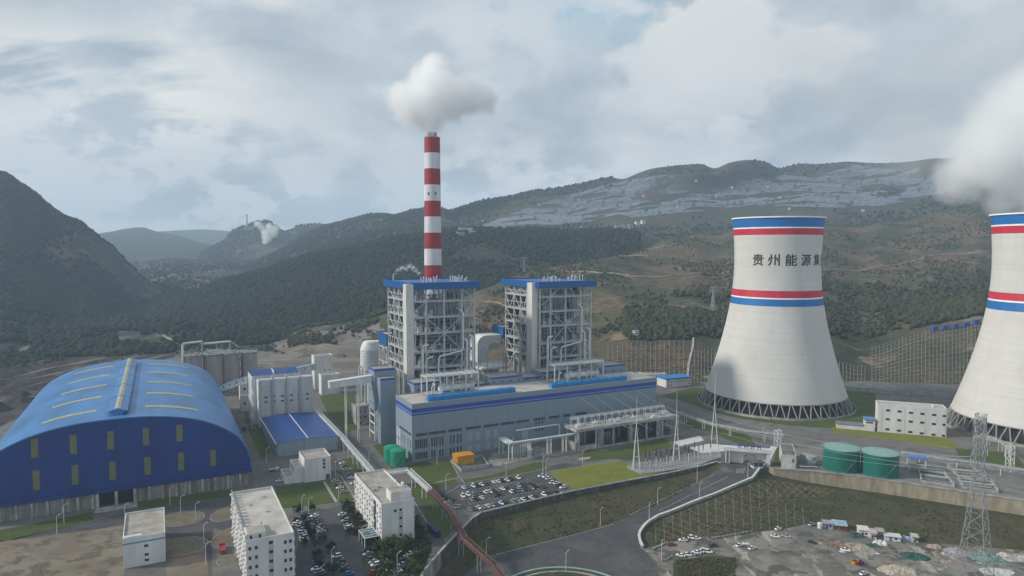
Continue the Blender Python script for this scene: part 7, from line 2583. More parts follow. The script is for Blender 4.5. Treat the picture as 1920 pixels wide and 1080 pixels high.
def truck(label, loc, heading, cab_m, bed_m, L=8.0, w=2.4, h=2.6, cat="truck", bed=True):
    t = thing("truck", label, cat, loc, math.atan2(heading.y, heading.x) - math.pi / 2)
    MB().box(-w / 2, w / 2, L / 2 - 2.0, L / 2, .6, h).build("cab", cab_m, t)
    MB().box(-w / 2 - .03, w / 2 + .03, L / 2 - 1.3, L / 2 + .03, h * .6, h * .9).build("windscreen", car_glass, t)
    MB().box(-w / 2, w / 2, -L / 2, L / 2 - 2.15, .9, h * (.75 if bed else 1.0)).build("cargo_bed", bed_m, t)
    MB().box(-w / 2 + .25, w / 2 - .25, -L / 2, L / 2 - .3, .55, .88).build("chassis", dark_metal, t)
    for y in (L / 2 - 1.2, -L / 2 + 1.2, -L / 2 + 2.3):
        for s_ in (-1, 1):
            MB().lathe([(.5, -.16), (.5, .16)], 12).build("wheel", tyre, t, loc=(s_ * (w / 2 - .2), y, .5), rot=(0, math.pi / 2, 0))
    return t


truck("red fire engine like truck parked beside the big office's oval island", G(417.5, 1033), V, paint['red'], paint['red'], 8.5)
truck("dark coal lorry on the lane beside the coal store's flank", G(458, 807), V, paint['black'], mat("coal load", (.03, .03, .03), .95, .3, .5), 10)
truck("white pickup truck before the stepped building", G(514, 883), U, paint['white'], paint['silver'], 6.0, 2.0, 2.0)
bus = truck("long dark blue coach on the lane under the red bridge", G(813, 1000), V * -1, mat("coach blue", (.02, .03, .09), .3, .1, .3, spec=.6), mat("coach blue", (.02, .03, .09)), 12, 2.6, 3.3, "coach", False)

# motorcycles
mc = thing("motorcycle", "x", "motorcycle", (0, 0, 0), 0, "motorcycles along the bank's foot")
mb = MB()
mb.bar((0, -.55, .62), (0, .45, .72), .17, 6).bar((0, .45, .72), (0, .68, .35), .07, 6).box(-.14, .14, -.75, .05, .72, .86).bar((-.34, .42, 1.02), (.34, .42, 1.02), .04).bar((0, .42, 1.02), (0, .52, .6), .05)
mb.build("frame", paint['grey'], mc)
for y in (-.65, .68):
    MB().lathe([(.31, -.06), (.31, .06)], 12).build("wheel", tyre, mc, loc=(0, y, .31), rot=(0, math.pi / 2, 0))
MB().box(-.2, .2, -1.0, -.7, .8, 1.12).build("rear_box", paint['white'], mc)
spots = [(1222 + k * 2.6, 1030.5 - k * 1.15) for k in range(11)] + [(1333 + k * 4.9, 1010.5 - k * .85) for k in range(16)] + [(1244 + k * 3.4, 1052 - k * 1.8) for k in range(5)]
for k, (px, py) in enumerate(spots):
    g = ("motorcycle parked below the parapet's end, %s from the ramp" % ORD[k]) if k < 11 else ("motorcycle in the long row at the ribbed bank's foot, %s from the ramp" % ORD[k - 11] if k < 27 else "motorcycle at the gravel lot's entry, %s from the lamp" % ORD[k - 27])
    p = L_(px, py)
    if k == 0:
        mc.location = p; mc["label"] = g; mc.rotation_euler = (0, 0, .4)
    else:
        copy_thing(mc, g, p, .4 + rng.uniform(-.25, .25))

# ================================================================== TREES of the gardens
leaf_mats = [ground_mat("dark leaves", [(.024, .036, .016), (.9, 3, .45, .6, (.040, .056, .022))]), ground_mat("light leaves", [(.070, .088, .026), (.9, 3, .45, .6, (.095, .11, .036))]), ground_mat("mid leaves", [(.040, .056, .022), (.9, 3, .45, .6, (.060, .074, .028))])]


def crown_mesh(seed, mi, n=900, rx=2.6, h=4.6):
    r_ = random.Random(seed)
    mb = MB()
    clumps = []
    for i in range(11):
        a, rr = r_.uniform(0, 6.28), rx * math.sqrt(r_.random()) * .75
        clumps.append((rr * math.cos(a), rr * math.sin(a), h * r_.uniform(.34, .92), r_.uniform(.65, 1.25)))
    for i in range(n):
        cx, cy, cz, cr = r_.choice(clumps)
        d = Vector((r_.gauss(0, 1), r_.gauss(0, 1), r_.gauss(0, .8))).normalized() * cr * r_.uniform(.55, 1.05)
        p = Vector((cx, cy, cz)) + d
        u = Vector((r_.gauss(0, 1), r_.gauss(0, 1), r_.gauss(0, .6))).normalized()
        w = u.cross(Vector((r_.gauss(0, 1), r_.gauss(0, 1), r_.gauss(0, 1)))).normalized()
        s_ = r_.uniform(.16, .34)
        mb.face([p - u * s_, p - w * s_ * .6, p + u * s_, p + w * s_ * .6])
    return mb.mesh("crown", leaf_mats[mi])


def trunk_mesh(seed, h=4.6):
    r_ = random.Random(seed)
    mb = MB().bar((0, 0, 0), (0, 0, h * .55), .2, 7, r2=.11)
    for k in range(5):
        a = r_.uniform(0, 6.28)
        z = h * r_.uniform(.3, .55)
        mb.bar((0, 0, z), (math.cos(a) * 1.3, math.sin(a) * 1.3, z + 1.4), .08, 5, r2=.03)
    return mb.mesh("trunk", trunk_m)


crowns = [[crown_mesh(100 + m * 10 + v, m) for v in range(3)] for m in range(3)]
trunks = [trunk_mesh(50 + v) for v in range(3)]
TREES = [
    (559, 962, 0, 1.2, "dark round tree at the lawn's edge by the big office"), (584, 957, 0, .9, "small dark tree at the head of the left car column"), (621, 1034, 0, 1.1, "dark tree alone at the lane's kerb between car groups"), (571, 978, 0, 1.0, "dark tree between the upper car columns, nearest the lawn"),
    (577, 992, 0, 1.1, "dark tree between the upper car columns, in their middle"), (584, 1006, 0, 1.1, "dark tree between the upper car columns, lowest one"), (571, 1022, 0, .8, "low dark bush at the foot of the upper car columns"), (592, 1023, 2, .9, "green bush in the kerb bed right of the low dark bush"), (606, 1016, 2, .8, "green bush at the kerb bed's lane corner"),
    (652, 953, 2, 1.0, "tree at the back of the row along the garden office"), (660, 962, 0, 1.1, "second tree of the row along the garden office"), (667, 973, 2, 1.1, "third tree of the row along the garden office"), (672, 982, 0, 1.0, "fourth tree of the row along the garden office"), (678, 990, 2, 1.1, "last tree of the row before the glass canopy"),
    (663, 1003, 0, 1.0, "dark tree at the kerb just left of the canopy"), (655, 1001, 2, .8, "green bush at the kerb left of the canopy"), (690, 1020, 0, 1.2, "dark tree under the glass canopy's edge"), (700, 1022, 0, 1.1, "dark tree at the office's sunlit corner"),
    (735, 1021, 0, 1.2, "dark tree against the office's blank end wall"), (759, 1014, 0, 1.8, "tall dark tree under the column of end wall windows"), (709, 1033, 2, 1.2, "green tree at the left of the bright garden clump"), (722, 1040, 1, 1.5, "bright green tree, front left of the garden clump"),
    (733, 1034, 1, 1.6, "bright green tree in the heart of the garden clump"), (745, 1030, 1, 1.4, "bright green tree at the back of the garden clump"), (752, 1040, 1, 1.5, "bright green tree right of the garden clump's heart"), (740, 1052, 1, 1.4, "bright green tree at the foot of the garden clump"), (727, 1056, 2, 1.2, "green tree below the garden clump beside the silver cars"),
    (765, 1028, 2, 1.2, "green tree between garden clump and parked white car"), (780, 996, 0, 1.2, "dark shrub tree behind the office's right hand corner"), (788, 1010, 2, 1.1, "green tree by the coach lane above the garden wall"), (785, 1060, 2, 1.4, "green tree at the garden wall, upper one"), (776, 1074, 1, 1.5, "bright tree at the garden wall by the picture's foot"),
    (624, 1078, 0, 1.3, "dark tree at the picture's foot between lower car columns"), (731, 1076, 2, 1.3, "green tree at the picture's foot beside the lamp"), (600, 1062, 0, 1.1, "dark tree in the bed between the lower car columns"), (594, 1048, 0, 1.0, "dark tree at the head of the lower car columns"), (800, 1045, 2, 1.0, "green shrub on the garden wall's top"),
]
for k, (px, py, m, s_, lab) in enumerate(TREES):
    p = G(px, py)
    t = thing("tree", lab, "tree", p, rng.uniform(0, 6.28), "trees round the white offices")
    c = link("crown", crowns[m][k % 3], t)
    b = link("trunk", trunks[k % 3], t)
    t.scale = (s_, s_, s_ * rng.uniform(.85, 1.1))

# ================================================================== SHACKS and heaps at the gravel's edge
def heap(name, label, cat, px, py, wpx, hm_, m, seed, group=None, depth=None):
    """a slack heap of cloth, netting or rubble"""
    c = L_(px, py)
    w = wpx * c.y / F
    d = depth or w * .6
    r_ = random.Random(seed)
    n = 16
    mb = MB()
    for j in range(n + 1):
        for i in range(n + 1):
            x, y = (i / n - .5), (j / n - .5)
            e = max(0.0, 1 - (abs(2 * x) ** 2.5 + abs(2 * y) ** 2.5))
            z = hm_ * (e ** .45) * (0.55 + .75 * mnoise.noise(Vector((x * 4 + seed, y * 4, seed * .7))) + .35 * mnoise.noise(Vector((x * 11, y * 11 + seed, 2)))) if e > 0 else 0
            mb.v.append((x * w, y * d, max(-.1, z) - .15))
    for j in range(n):
        for i in range(n):
            a = j * (n + 1) + i
            mb.f.append((a, a + 1, a + n + 2, a + n + 1)); mb.m.append(0)
    o = mb.build(name, m, loc=c, rot=r_.uniform(-.3, .1))
    return tag(o, label, cat, group)


def shack(label, px, py, px1, hm_, wall, roof, seed=0, depth=4.0, slope=.4, door=True):
    c = L_(px, py)
    t = thing("shack", label, "shack", c, TH2 * .8)
    u_ = Vector((math.cos(TH2 * .8), math.sin(TH2 * .8), 0))
    w = along(c, u_, px1, c.z + 1)
    MB().box(0, w, 0, depth, -.3, hm_).build("wall", wall, t)
    MB().face([(-.4, -.5, hm_ + .05), (w + .4, -.5, hm_ + .05), (w + .4, depth + .4, hm_ + .05 + slope), (-.4, depth + .4, hm_ + .05 + slope)]).face([(-.4, depth + .4, hm_ - .07 + slope), (w + .4, depth + .4, hm_ - .07 + slope), (w + .4, -.5, hm_ - .07), (-.4, -.5, hm_ - .07)]).build("roof", roof, t)
    if door:
        MB().box(w * .3, w * .3 + 1.0, -.05, 0, -.2, 2.0).build("door", dark_metal, t)
        MB().box(w * .62, w * .62 + 1.2, -.05, 0, .9, 1.9).build("window", glass_dark, t)
    return t


pale_blue = mat("pale blue tarp", (.28, .42, .50), .7, .12, .5)
teal_net = mat("green netting", (.04, .105, .088), .9, .25, .8)
blue_tarp = mat("blue tarp", (.03, .09, .30), .6, .2, .6)
white_tarp = mat("white sheet", (.62, .62, .62), .8, .12, .6)
shack("low shack hung with blue and white cloth, nearest the bank", 1543, 990, 1562, 2.8, mat("patched cloth", (.20, .22, .34), .9, .5, 1.2, col2=(.48, .48, .52)), mat("patched roof", (.34, .34, .42), .9, .3, .8), 1)
shack("shack with a pale blue sheet roof and red edge", 1563, 993, 1588, 2.6, mat("red brown boards", (.20, .06, .05), .9, .3, .8), pale_blue, 2, 5, 1.0)
shack("white cabin with cloth piled on its roof", 1610, 1004, 1629, 3.2, white, white_tarp, 3, 5)
shack("white cabin with pinkish roof beside the grey one", 1630, 1009, 1644, 3.0, white, mat("pinkish roof", (.52, .40, .38), .9, .15, .8), 4, 5)
shack("grey windowless cabin between the white ones", 1645, 1008, 1658, 3.4, mat("grey boards", (.22, .21, .21), .9, .2, .8), roof_felt, 5, 4)
shack("long low white site cabin", 1659, 1013, 1689, 2.4, white, mat("off white roof", (.56, .56, .54), .8, .08, .6), 6, 3.6)
shack("pale square hut at the end of the shack line", 1710, 1016, 1722, 2.8, mat("cream boards", (.55, .52, .45), .9, .1, .8), roof_pale, 7, 3.5)
c = L_(1537, 990)
wt_ = thing("water_tank", "small white upright water tank beside the cloth shack", "tank", c)
MB().lathe([(1.2, 0), (1.2, 2.6), (.9, 3.0), (.3, 3.2)], 16).build("shell", white_metal, wt_, True)
MB().lathe([(.25, 3.2), (.25, 3.45)], 10).build("lid", grey_metal, wt_)
GH = "heaps and tarps by the shacks"
heap("tarp", "blue and white tarp heap right of the long cabin", "tarp", 1700, 1012, 20, 2.6, mat("blue white tarp", (.06, .15, .40), .7, .3, 1.0, col2=(.5, .55, .62)), 3, GH)
heap("netting", "teal netting heap left of the white cabins", "netting", 1605, 1006, 28, 2.6, teal_net, 5, GH)
heap("netting", "flat green netting heap on the grass before the hut", "netting", 1715, 1044, 54, 2.0, teal_net, 7, GH)
heap("netting", "small green netting lying by the white sheets", "netting", 1634, 1022, 26, 1.2, teal_net, 9, GH)
heap("tarp", "white sheets piled in front of the cabins", "tarp", 1650, 1020, 26, 2.6, white_tarp, 11, GH)
heap("rubbish_heap", "reddish rubbish heap under the bank by the pylon", "heap", 1752, 1026, 26, 2.0, mat("reddish rubbish", (.34, .16, .14), .9, .3, 1.0, col2=(.45, .40, .38)), 13, GH)
heap("rubbish_heap", "pale mixed rubbish heap behind the pylon's legs", "heap", 1790, 1036, 60, 2.2, mat("mixed rubbish", (.42, .42, .44), .9, .3, 1.2, col2=(.14, .13, .12)), 15, GH)
heap("netting", "teal and pale netting heap between the pylon's legs", "netting", 1850, 1046, 64, 2.4, mat("pale netting", (.22, .36, .33), .9, .3, 1.0, col2=(.05, .11, .095)), 17, GH)
heap("spoil_heap", "cream sand heap at the picture's foot", "heap", 1680, 1070, 74, 2.2, mat("cream sand", (.42, .37, .29), .95, .15, .4), 19, GH)
heap("spoil_heap", "brown spoil strip along the dirt track", "heap", 1572, 1022, 60, 1.2, mat("brown spoil", (.22, .15, .11), .95, .3, .5), 21, GH)
heap("spoil_heap", "buff spoil heap behind the dirt track", "heap", 1602, 1026, 60, 1.3, mat("buff spoil", (.36, .31, .24), .95, .2, .5), 23, GH)
heap("spoil_heap", "pale rubble heap beyond the pylon", "heap", 1900, 1046, 60, 2.0, mat("pale rubble", (.40, .38, .35), .95, .3, .7), 25, GH)
heap("spoil_heap", "white rubble spread at the pylon's near foot", "heap", 1868, 1072, 60, 1.0, mat("white rubble", (.5, .5, .48), .95, .2, .7), 27, GH)
heap("tarp", "white sheet laid beside a parked car on the gravel", "tarp", 1399, 1019, 16, .7, white_tarp, 29, GH)
for k in range(26):
    px, py = rng.uniform(1530, 1905), 0
    py = np.interp(px, [1530, 1640, 1760, 1905], [1012, 1030, 1046, 1058]) + rng.uniform(-12, 24)
    heap("rubble", "loose scrap lying about the shack ground", "scrap", px, py, rng.uniform(5, 16), rng.uniform(.5, 1.4), rng.choice((white_tarp, concrete, mat("brown spoil", (0, 0, 0)), mat("cream sand", (0, 0, 0)), pale_blue, mat("reddish rubbish", (0, 0, 0)))), 40 + k, "loose scrap by the shacks")
for px, py, m, lab in ((1603, 1057, orange, "orange skip on the dirt at the picture's foot"), (1612, 1058, mat("plum paint", (.16, .035, .08), .6, .15, .4), "plum coloured skip beside the orange one")):
    c = L_(px, py)
    t = thing("skip", lab, "skip", c, .4)
    mb = MB()
    mb.box(-1.6, 1.6, -1.1, -1.0, .1, 1.6).box(-1.6, 1.6, 1.0, 1.1, .1, 1.6).box(-1.6, -1.5, -.99, .99, .1, 1.6).box(1.5, 1.6, -.99, .99, .1, 1.6).box(-1.49, 1.49, -.99, .99, .1, .25)
    mb.build("body", m, t)
    MB().box(-1.75, 1.75, -1.25, -1.11, 1.45, 1.62).box(-1.75, 1.75, 1.11, 1.25, 1.45, 1.62).bar((-1.7, -1.2, 1.53), (-1.7, 1.2, 1.53), .07).bar((1.7, -1.2, 1.53), (1.7, 1.2, 1.53), .07).build("rim", m, t)
# rough grass patch on the lot
gpatch = MB()
poly = [(1262, 1056), (1300, 1046), (1340, 1042), (1378, 1045), (1385, 1060), (1370, 1080), (1330, 1110), (1262, 1110)]
gpatch.face([L_(*p) + Vector((0, 0, .12)) for p in poly])
o = gpatch.build("rough_grass", g_bank)
if o.data.polygons[0].normal.z < 0:
    o.data.flip_normals()
tag(o, kind="structure")

# coal heaps and sheds beyond the coal store
for k, (px, py, w, h, lab) in enumerate(((40, 752, 70, 10, "black coal heap behind the coal store, middle one"), (-20, 770, 80, 12, "black coal heap at the picture's left edge"), (85, 742, 40, 8, "small black coal heap next to the vault's flank"))):
    c = G(px, py)
    wm = w * c.y / F
    n = 18
    mb = MB()
    for j in range(n + 1):
        for i in range(n + 1):
            x, y = i / n - .5, j / n - .5
            e = max(0, 1 - 2 * math.hypot(x, y))
            mb.v.append((x * wm, y * wm * .8, h * e * (1 + .5 * mnoise.noise(Vector((x * 5 + k, y * 5, k)))) - .1))
    for j in range(n):
        for i in range(n):
            a = j * (n + 1) + i
            mb.f.append((a, a + 1, a + n + 2, a + n + 1)); mb.m.append(0)
    tag(mb.build("coal_heap", mat("coal ground", (0, 0, 0)), None, True, loc=c), lab, "heap", "coal heaps")
yd = house("yard_shed", "dark low shed among the coal heaps", "shed", 52, 756, 88, 745, 10, wall=dark_metal, roof=mat("dark felt", (0, 0, 0)))

# ================================================================== FAR BUILDINGS on the hills
def far_house(name, label, p, w, d, h, group, rot=.2, wall=white):
    t = thing(name, label, "house", p, rot, group)
    MB().box(-w / 2, w / 2, -d / 2, d / 2, -8, h).build("wall", wall, t)
    MB().box(-w / 2 - .5, w / 2 + .5, -d / 2 - .5, d / 2 + .5, h + .004, h + .9).build("roof", roof_felt, t)
    for k in range(max(2, int(w / 6))):
        for z in range(int(h / 3.4)):
            MB().box(-w / 2 + 2 + k * 6, -w / 2 + 4 + k * 6, -d / 2 - .06, -d / 2, 1.2 + z * 3.4, 2.9 + z * 3.4).build("window", glass_dark, t)


GF = "houses on the far hills"
far_house("hill_house", "white long house on the dark ridge just right of the chimney", forest_ridge.P(873, 2.86), 34, 14, 11, GF)
far_house("hill_house", "pale small house below the long one on the dark ridge", forest_ridge.P(864, 2.72), 18, 12, 8, GF, .4, concrete)
far_house("hill_house", "white small house right below the ridge's long house", forest_ridge.P(885, 2.76), 16, 12, 8, GF, 0)
for k, px in enumerate((1158, 1170, 1182)):
    far_house("hill_house", "pale village house in the short row above boiler house two, %s from the wood" % ORD[k], big_mountain.P(px, 1.04) + Vector((0, 0, 2)), 15, 12, 10, GF, .1 * k, mat("village wall", (.46, .43, .40), .9, .1, .2))
for k, (px, r) in enumerate(((1195, 1.12), (1206, 1.16))):
    far_house("hill_house", "white village house up the slope from the short row, %s" % ("lower one" if k == 0 else "upper one"), big_mountain.P(px, r) + Vector((0, 0, 2)), 14, 12, 10, GF, .3)
far_house("hill_house", "white hut on the hillside between hall and ribbed slope", hillside.P(1192, .98), 5, 6, 8, GF, .2)
fpx = mid_hill.P(463, 1.86)
fc = thing("far_chimney", "slim far off chimney under the smoking hill", "chimney", fpx, 0)
MB().lathe([(6, -10), (4.5, 70)], 16).build("shaft", white, fc, True)
MB().lathe([(4.8, 70), (4.8, 75)], 16).build("cap", red_paint, fc)
far_house("far_plant", "long dim works building at the foot of the far smoking hill", mid_hill.P(480, 1.72), 120, 30, 14, GF, 0, mat("dim works wall", (.30, .31, .33), .9, .1, .02))


# ================================================================== FORESTS, seen as masses
def leaf_mass_mat(name, a, b, c):
    m = bpy.data.materials.new(name)
    m.use_nodes = True
    nt = m.node_tree
    bs = nt.nodes['Principled BSDF']
    g = nn(nt, 'ShaderNodeNewGeometry')
    nt.links.new(ramp(nt, g.outputs['Random Per Island'], [(0, a), (.55, b), (1, c)]), bs.inputs['Base Color'])
    bs.inputs['Roughness'].default_value = .95
    bs.inputs['Specular IOR Level'].default_value = .1
    return m


ICO = bmesh.new()
bmesh.ops.create_icosphere(ICO, subdivisions=1, radius=1)
ICO.verts.ensure_lookup_table()
iv = np.array([v.co[:] for v in ICO.verts])
if_ = np.array([[v.index for v in f.verts] for f in ICO.faces])
ICO.free()


def wood(name, label, spots, m, seed):
    """spots: (point, radius, height); every canopy a jagged clump of its own shape in one far mass"""
    r_ = np.random.default_rng(seed)
    n = len(spots)
    P_ = np.array([s_[0][:] for s_ in spots])
    rad_ = np.array([s_[1] for s_ in spots])
    hh = np.array([s_[2] for s_ in spots])
    jit = r_.uniform(.62, 1.3, (n, len(iv), 1))
    vv = iv[None] * jit * np.stack([rad_, rad_, hh * .5], -1)[:, None]
    vv[..., 2] += (hh * .42)[:, None]
    vv += P_[:, None]
    ff_ = if_[None] + (np.arange(n) * len(iv))[:, None, None]
    me = bpy.data.meshes.new(name)
    me.vertices.add(n * len(iv))
    me.vertices.foreach_set('co', vv.reshape(-1))
    F_ = ff_.reshape(-1, 3)
    me.loops.add(F_.size)
    me.loops.foreach_set('vertex_index', F_.reshape(-1).astype(np.int32))
    me.polygons.add(len(F_))
    me.polygons.foreach_set('loop_start', np.arange(len(F_), dtype=np.int32) * 3)
    me.polygons.foreach_set('loop_total', np.full(len(F_), 3, dtype=np.int32))
    me.materials.append(m)
    me.update(calc_edges=True)
    return tag(link(name, me), label, None, None, "stuff")


wr = random.Random(5)


def scatter(sh, n, px0, px1, r0, r1, rad_, keep=None, f=.004, thr=-.1, seed=0.0):
    out = []
    tries = 0
    while len(out) < n and tries < n * 6:
        tries += 1
        px, r = wr.uniform(px0, px1), wr.uniform(r0, r1)
        if keep and not keep(px, r):
            continue
        p = sh.P(px, r)
        if mnoise.fractal(Vector((p.x * f + seed, p.y * f, seed)), 1.0, 2.0, 5) + wr.gauss(0, .13) < thr:
            continue
        s_ = wr.uniform(.45, 1.35)
        a = rad_ * s_
        out.append((p, a, a * wr.uniform(1.5, 2.4)))
    return out


dark_wood = leaf_mass_mat("dark wood leaves", (.017, .026, .020), (.024, .034, .024), (.038, .046, .029))
olive_wood = leaf_mass_mat("olive scrub leaves", (.036, .043, .024), (.050, .056, .030), (.070, .070, .038))
wood("forest", "dark wood covering the ridge behind the chimney", scatter(forest_ridge, 36000, 250, 1200, .2, 3.25, 3.9, None, .003, -.42), dark_wood, 1)
wood("forest", "dark woods in patches over the mountainside at the valley's west", scatter(left_mountain, 26000, -60, 335, .15, 4.2, 3.7, None, .0035, .0, 3.0) + scatter(left_mountain, 2500, -60, 335, .05, 1.2, 4.2, None, .006, -.1, 13.0), dark_wood, 2)
wood("scrub", "olive scrub and young trees on the hillside behind the cooling towers",
     scatter(hillside, 4200, 1500, 1960, 1.08, 2.35, 3.1, None, .006, -.05, 1.0) + scatter(hillside, 2600, 1170, 1400, 1.02, 2.1, 3.0, None, .007, .0, 2.0) + scatter(hillside, 8000, 860, 1950, 1.2, 4.6, 1.8, None, .006, .06, 4.0)
     + scatter(hillside, 900, 540, 760, 1.0, 2.9, 2.6, None, .01, .05, 5.0) + scatter(hillside, 500, 1180, 1300, .93, 1.12, 2.4, None, .01, -.3, 6.0), olive_wood, 3)
UPX = [860, 900, 1000, 1100, 1140, 1230, 1300, 1335, 1360, 1400, 1445, 1475, 1530, 1560, 1600, 1640, 1700, 1760]
UPY = [436, 424, 386, 358, 346, 330, 327, 324, 330, 338, 333, 328, 332, 322, 309, 316, 318, 312]
LOX = [860, 900, 1000, 1060, 1170, 1230, 1300, 1400, 1480, 1560, 1640, 1720, 1760]
LOY = [438, 434, 430, 420, 410, 404, 398, 386, 388, 390, 388, 374, 366]


def in_solar(p):
    qx, qy = proj(p)
    if qx < 862 or qx > 1765 or qy < np.interp(qx, UPX, UPY) or qy > np.interp(qx, LOX, LOY):
        return False
    return mnoise.fractal(Vector((p.x * .0022, p.y * .0045, 4.0)), 1.0, 2.0, 4) > -.30 - .25 * math.exp(-((qx - 1080) / 220) ** 2)


wood("forest", "woods dotted over the high mountain and along its crest", [t for t in scatter(big_mountain, 6000, 300, 800, .1, 3.02, 4.6, None, .002, -.3, 7.5) + scatter(big_mountain, 6500, 560, 2000, .4, 3.02, 3.6, None, .002, .02, 7.0) if not in_solar(t[0])] + scatter(big_mountain, 1800, 560, 1150, 2.6, 3.03, 4.6, None, .002, -.3, 8.0), dark_wood, 4)
rough = []
for k in range(1900):
    px = wr.uniform(-60, 700)
    py = np.interp(px, [-60, 0, 250, 470, 700], [690, 664, 642, 634, 636]) + abs(wr.gauss(0, 11))
    p = G(px, py)
    if mnoise.noise(Vector((p.x * .02, p.y * .02, 2))) + wr.gauss(0, .15) > .05:
        rough.append((p, wr.uniform(1.2, 3.2), wr.uniform(2.5, 6)))
wood("scrub", "scattered scrub on the rough ground beyond the coal store", rough, olive_wood, 8)
wood("scrub", "dim scrub over the valley floor and the hills beyond", scatter(valley, 7500, 60, 590, .15, 4.6, 5.0, None, .003, -.22, 9.0) + scatter(mid_hill, 3500, 345, 740, .6, 2.1, 5.0, None, .002, -.2, 10.0), dark_wood, 5)
# low growth on the banks and in the garden
bank = []
for k in range(5200):
    px, py = wr.uniform(862, 1910), wr.uniform(885, 1062)
    if road_left(px, py):
        if py < np.interp(px, [p[0] for p in LW_F], [p[1] for p in LW_F]) + 3 or px < 870:
            continue
    elif road_right(px, py):
        if py < np.interp(px, [1430, 1450, 1520, 1580, 1662, 1802, 1898, 2150], [880, 898, 913, 926, 940, 961, 974, 1014]) or py > np.interp(px, [a[0] for a in LOTT], [a[1] for a in LOTT]) - 3 or px < np.interp(py, [905, 969, 989, 1007, 1029], [1418, 1246, 1216, 1206, 1214]):
            continue
    else:
        continue
    p = L_(px, py)
    if mnoise.noise(Vector((p.x * .05, p.y * .05, 1))) < -.05 and wr.random() < .8:
        continue
    s_ = wr.uniform(.25, .6)
    bank.append((p, s_, s_ * 1.3))
for k in range(420):
    px, py = wr.uniform(1268, 1378), wr.uniform(1047, 1080)
    bank.append((L_(px, py), wr.uniform(.3, .6), wr.uniform(.5, .9)))
wood("grass", "rough grass tufts on the banks below the walls", bank, leaf_mass_mat("bank tufts", (.045, .048, .024), (.062, .062, .032), (.088, .078, .046)), 6)
gar = []
for k in range(800):
    px, py = wr.uniform(676, 812), wr.uniform(962, 1085)
    if px > np.interp(py, [960, 1018, 1066, 1085], [781, 811, 797, 785]) or px < np.interp(py, [960, 1010, 1030, 1085], [775, 745, 690, 700]) or (715 < px < 778 and py < 1024):
        continue
    s_ = wr.uniform(.4, 1.0)
    gar.append((G(px, py), s_, s_ * 1.6))
for k in range(260):
    px = wr.uniform(640, 690)
    py = np.interp(px, [640, 664, 690], [945, 985, 1030]) + wr.uniform(-8, 8)
    gar.append((G(px, py), wr.uniform(.4, .8), wr.uniform(.7, 1.4)))
wood("shrubbery", "low mixed shrubs filling the office garden beds", gar, olive_wood, 7)

# ================================================================== SOLAR FIELDS on the high mountain
sol_m = leaf_mass_mat("solar glass", (.12, .145, .19), (.165, .19, .235), (.225, .25, .29))
sb = sol_m.node_tree.nodes['Principled BSDF']
sb.inputs['Roughness'].default_value = .4
sb.inputs['Specular IOR Level'].default_value = .5
mb = MB()
for i in range(118):
    r = 1.0 + 1.92 * i / 117 + .004 * math.sin(i * 2.3)
    for j in range(170):
        px = 862 + 900 * (j + .37 * (i % 3)) / 170
        p = big_mountain.P(px, r + .012 * math.sin(px * .021 + i * .4))
        if not in_solar(p):
            continue
        v = mnoise.fractal(Vector((p.x * .0045, p.y * .016, 9.0)), 1.0, 2.0, 5)
        if v < -.22 or wr.random() < .06 or (j + i // 9 * 5) % 17 == 0:
            continue
        q = big_mountain.P(px + 4.4 + 0.9 * wr.random(), r + .012 * math.sin(px * .021 + i * .4))
        up = Vector((0, 0, 1.2))
        bk = Vector((p.x, p.y, 0)).normalized() * 3.6
        hgt_ = 2.0 + 1.2 * wr.random()
        mb.face([p + up, q + up, q + bk + up * hgt_, p + bk + up * hgt_])
tag(mb.build("solar_panels", sol_m), "pale blue solar fields covering the high mountain's slopes", None, None, "stuff")
rr_ = random.Random(9)
for k in range(14):
    px = rr_.uniform(900, 1700)
    p = big_mountain.P(px, rr_.uniform(1.1, 2.5))
    qx, qy = proj(p)
    t = thing("inverter_hut", "tiny white hut standing among the solar fields", "hut", p + Vector((0, 0, 2)), 0, "white huts in the solar fields")
    MB().box(-4, 4, -3, 3, -3, 4.5).build("wall", white, t)
    MB().box(-4.4, 4.4, -3.4, 3.4, 4.51, 5.2).build("roof", roof_pale, t)


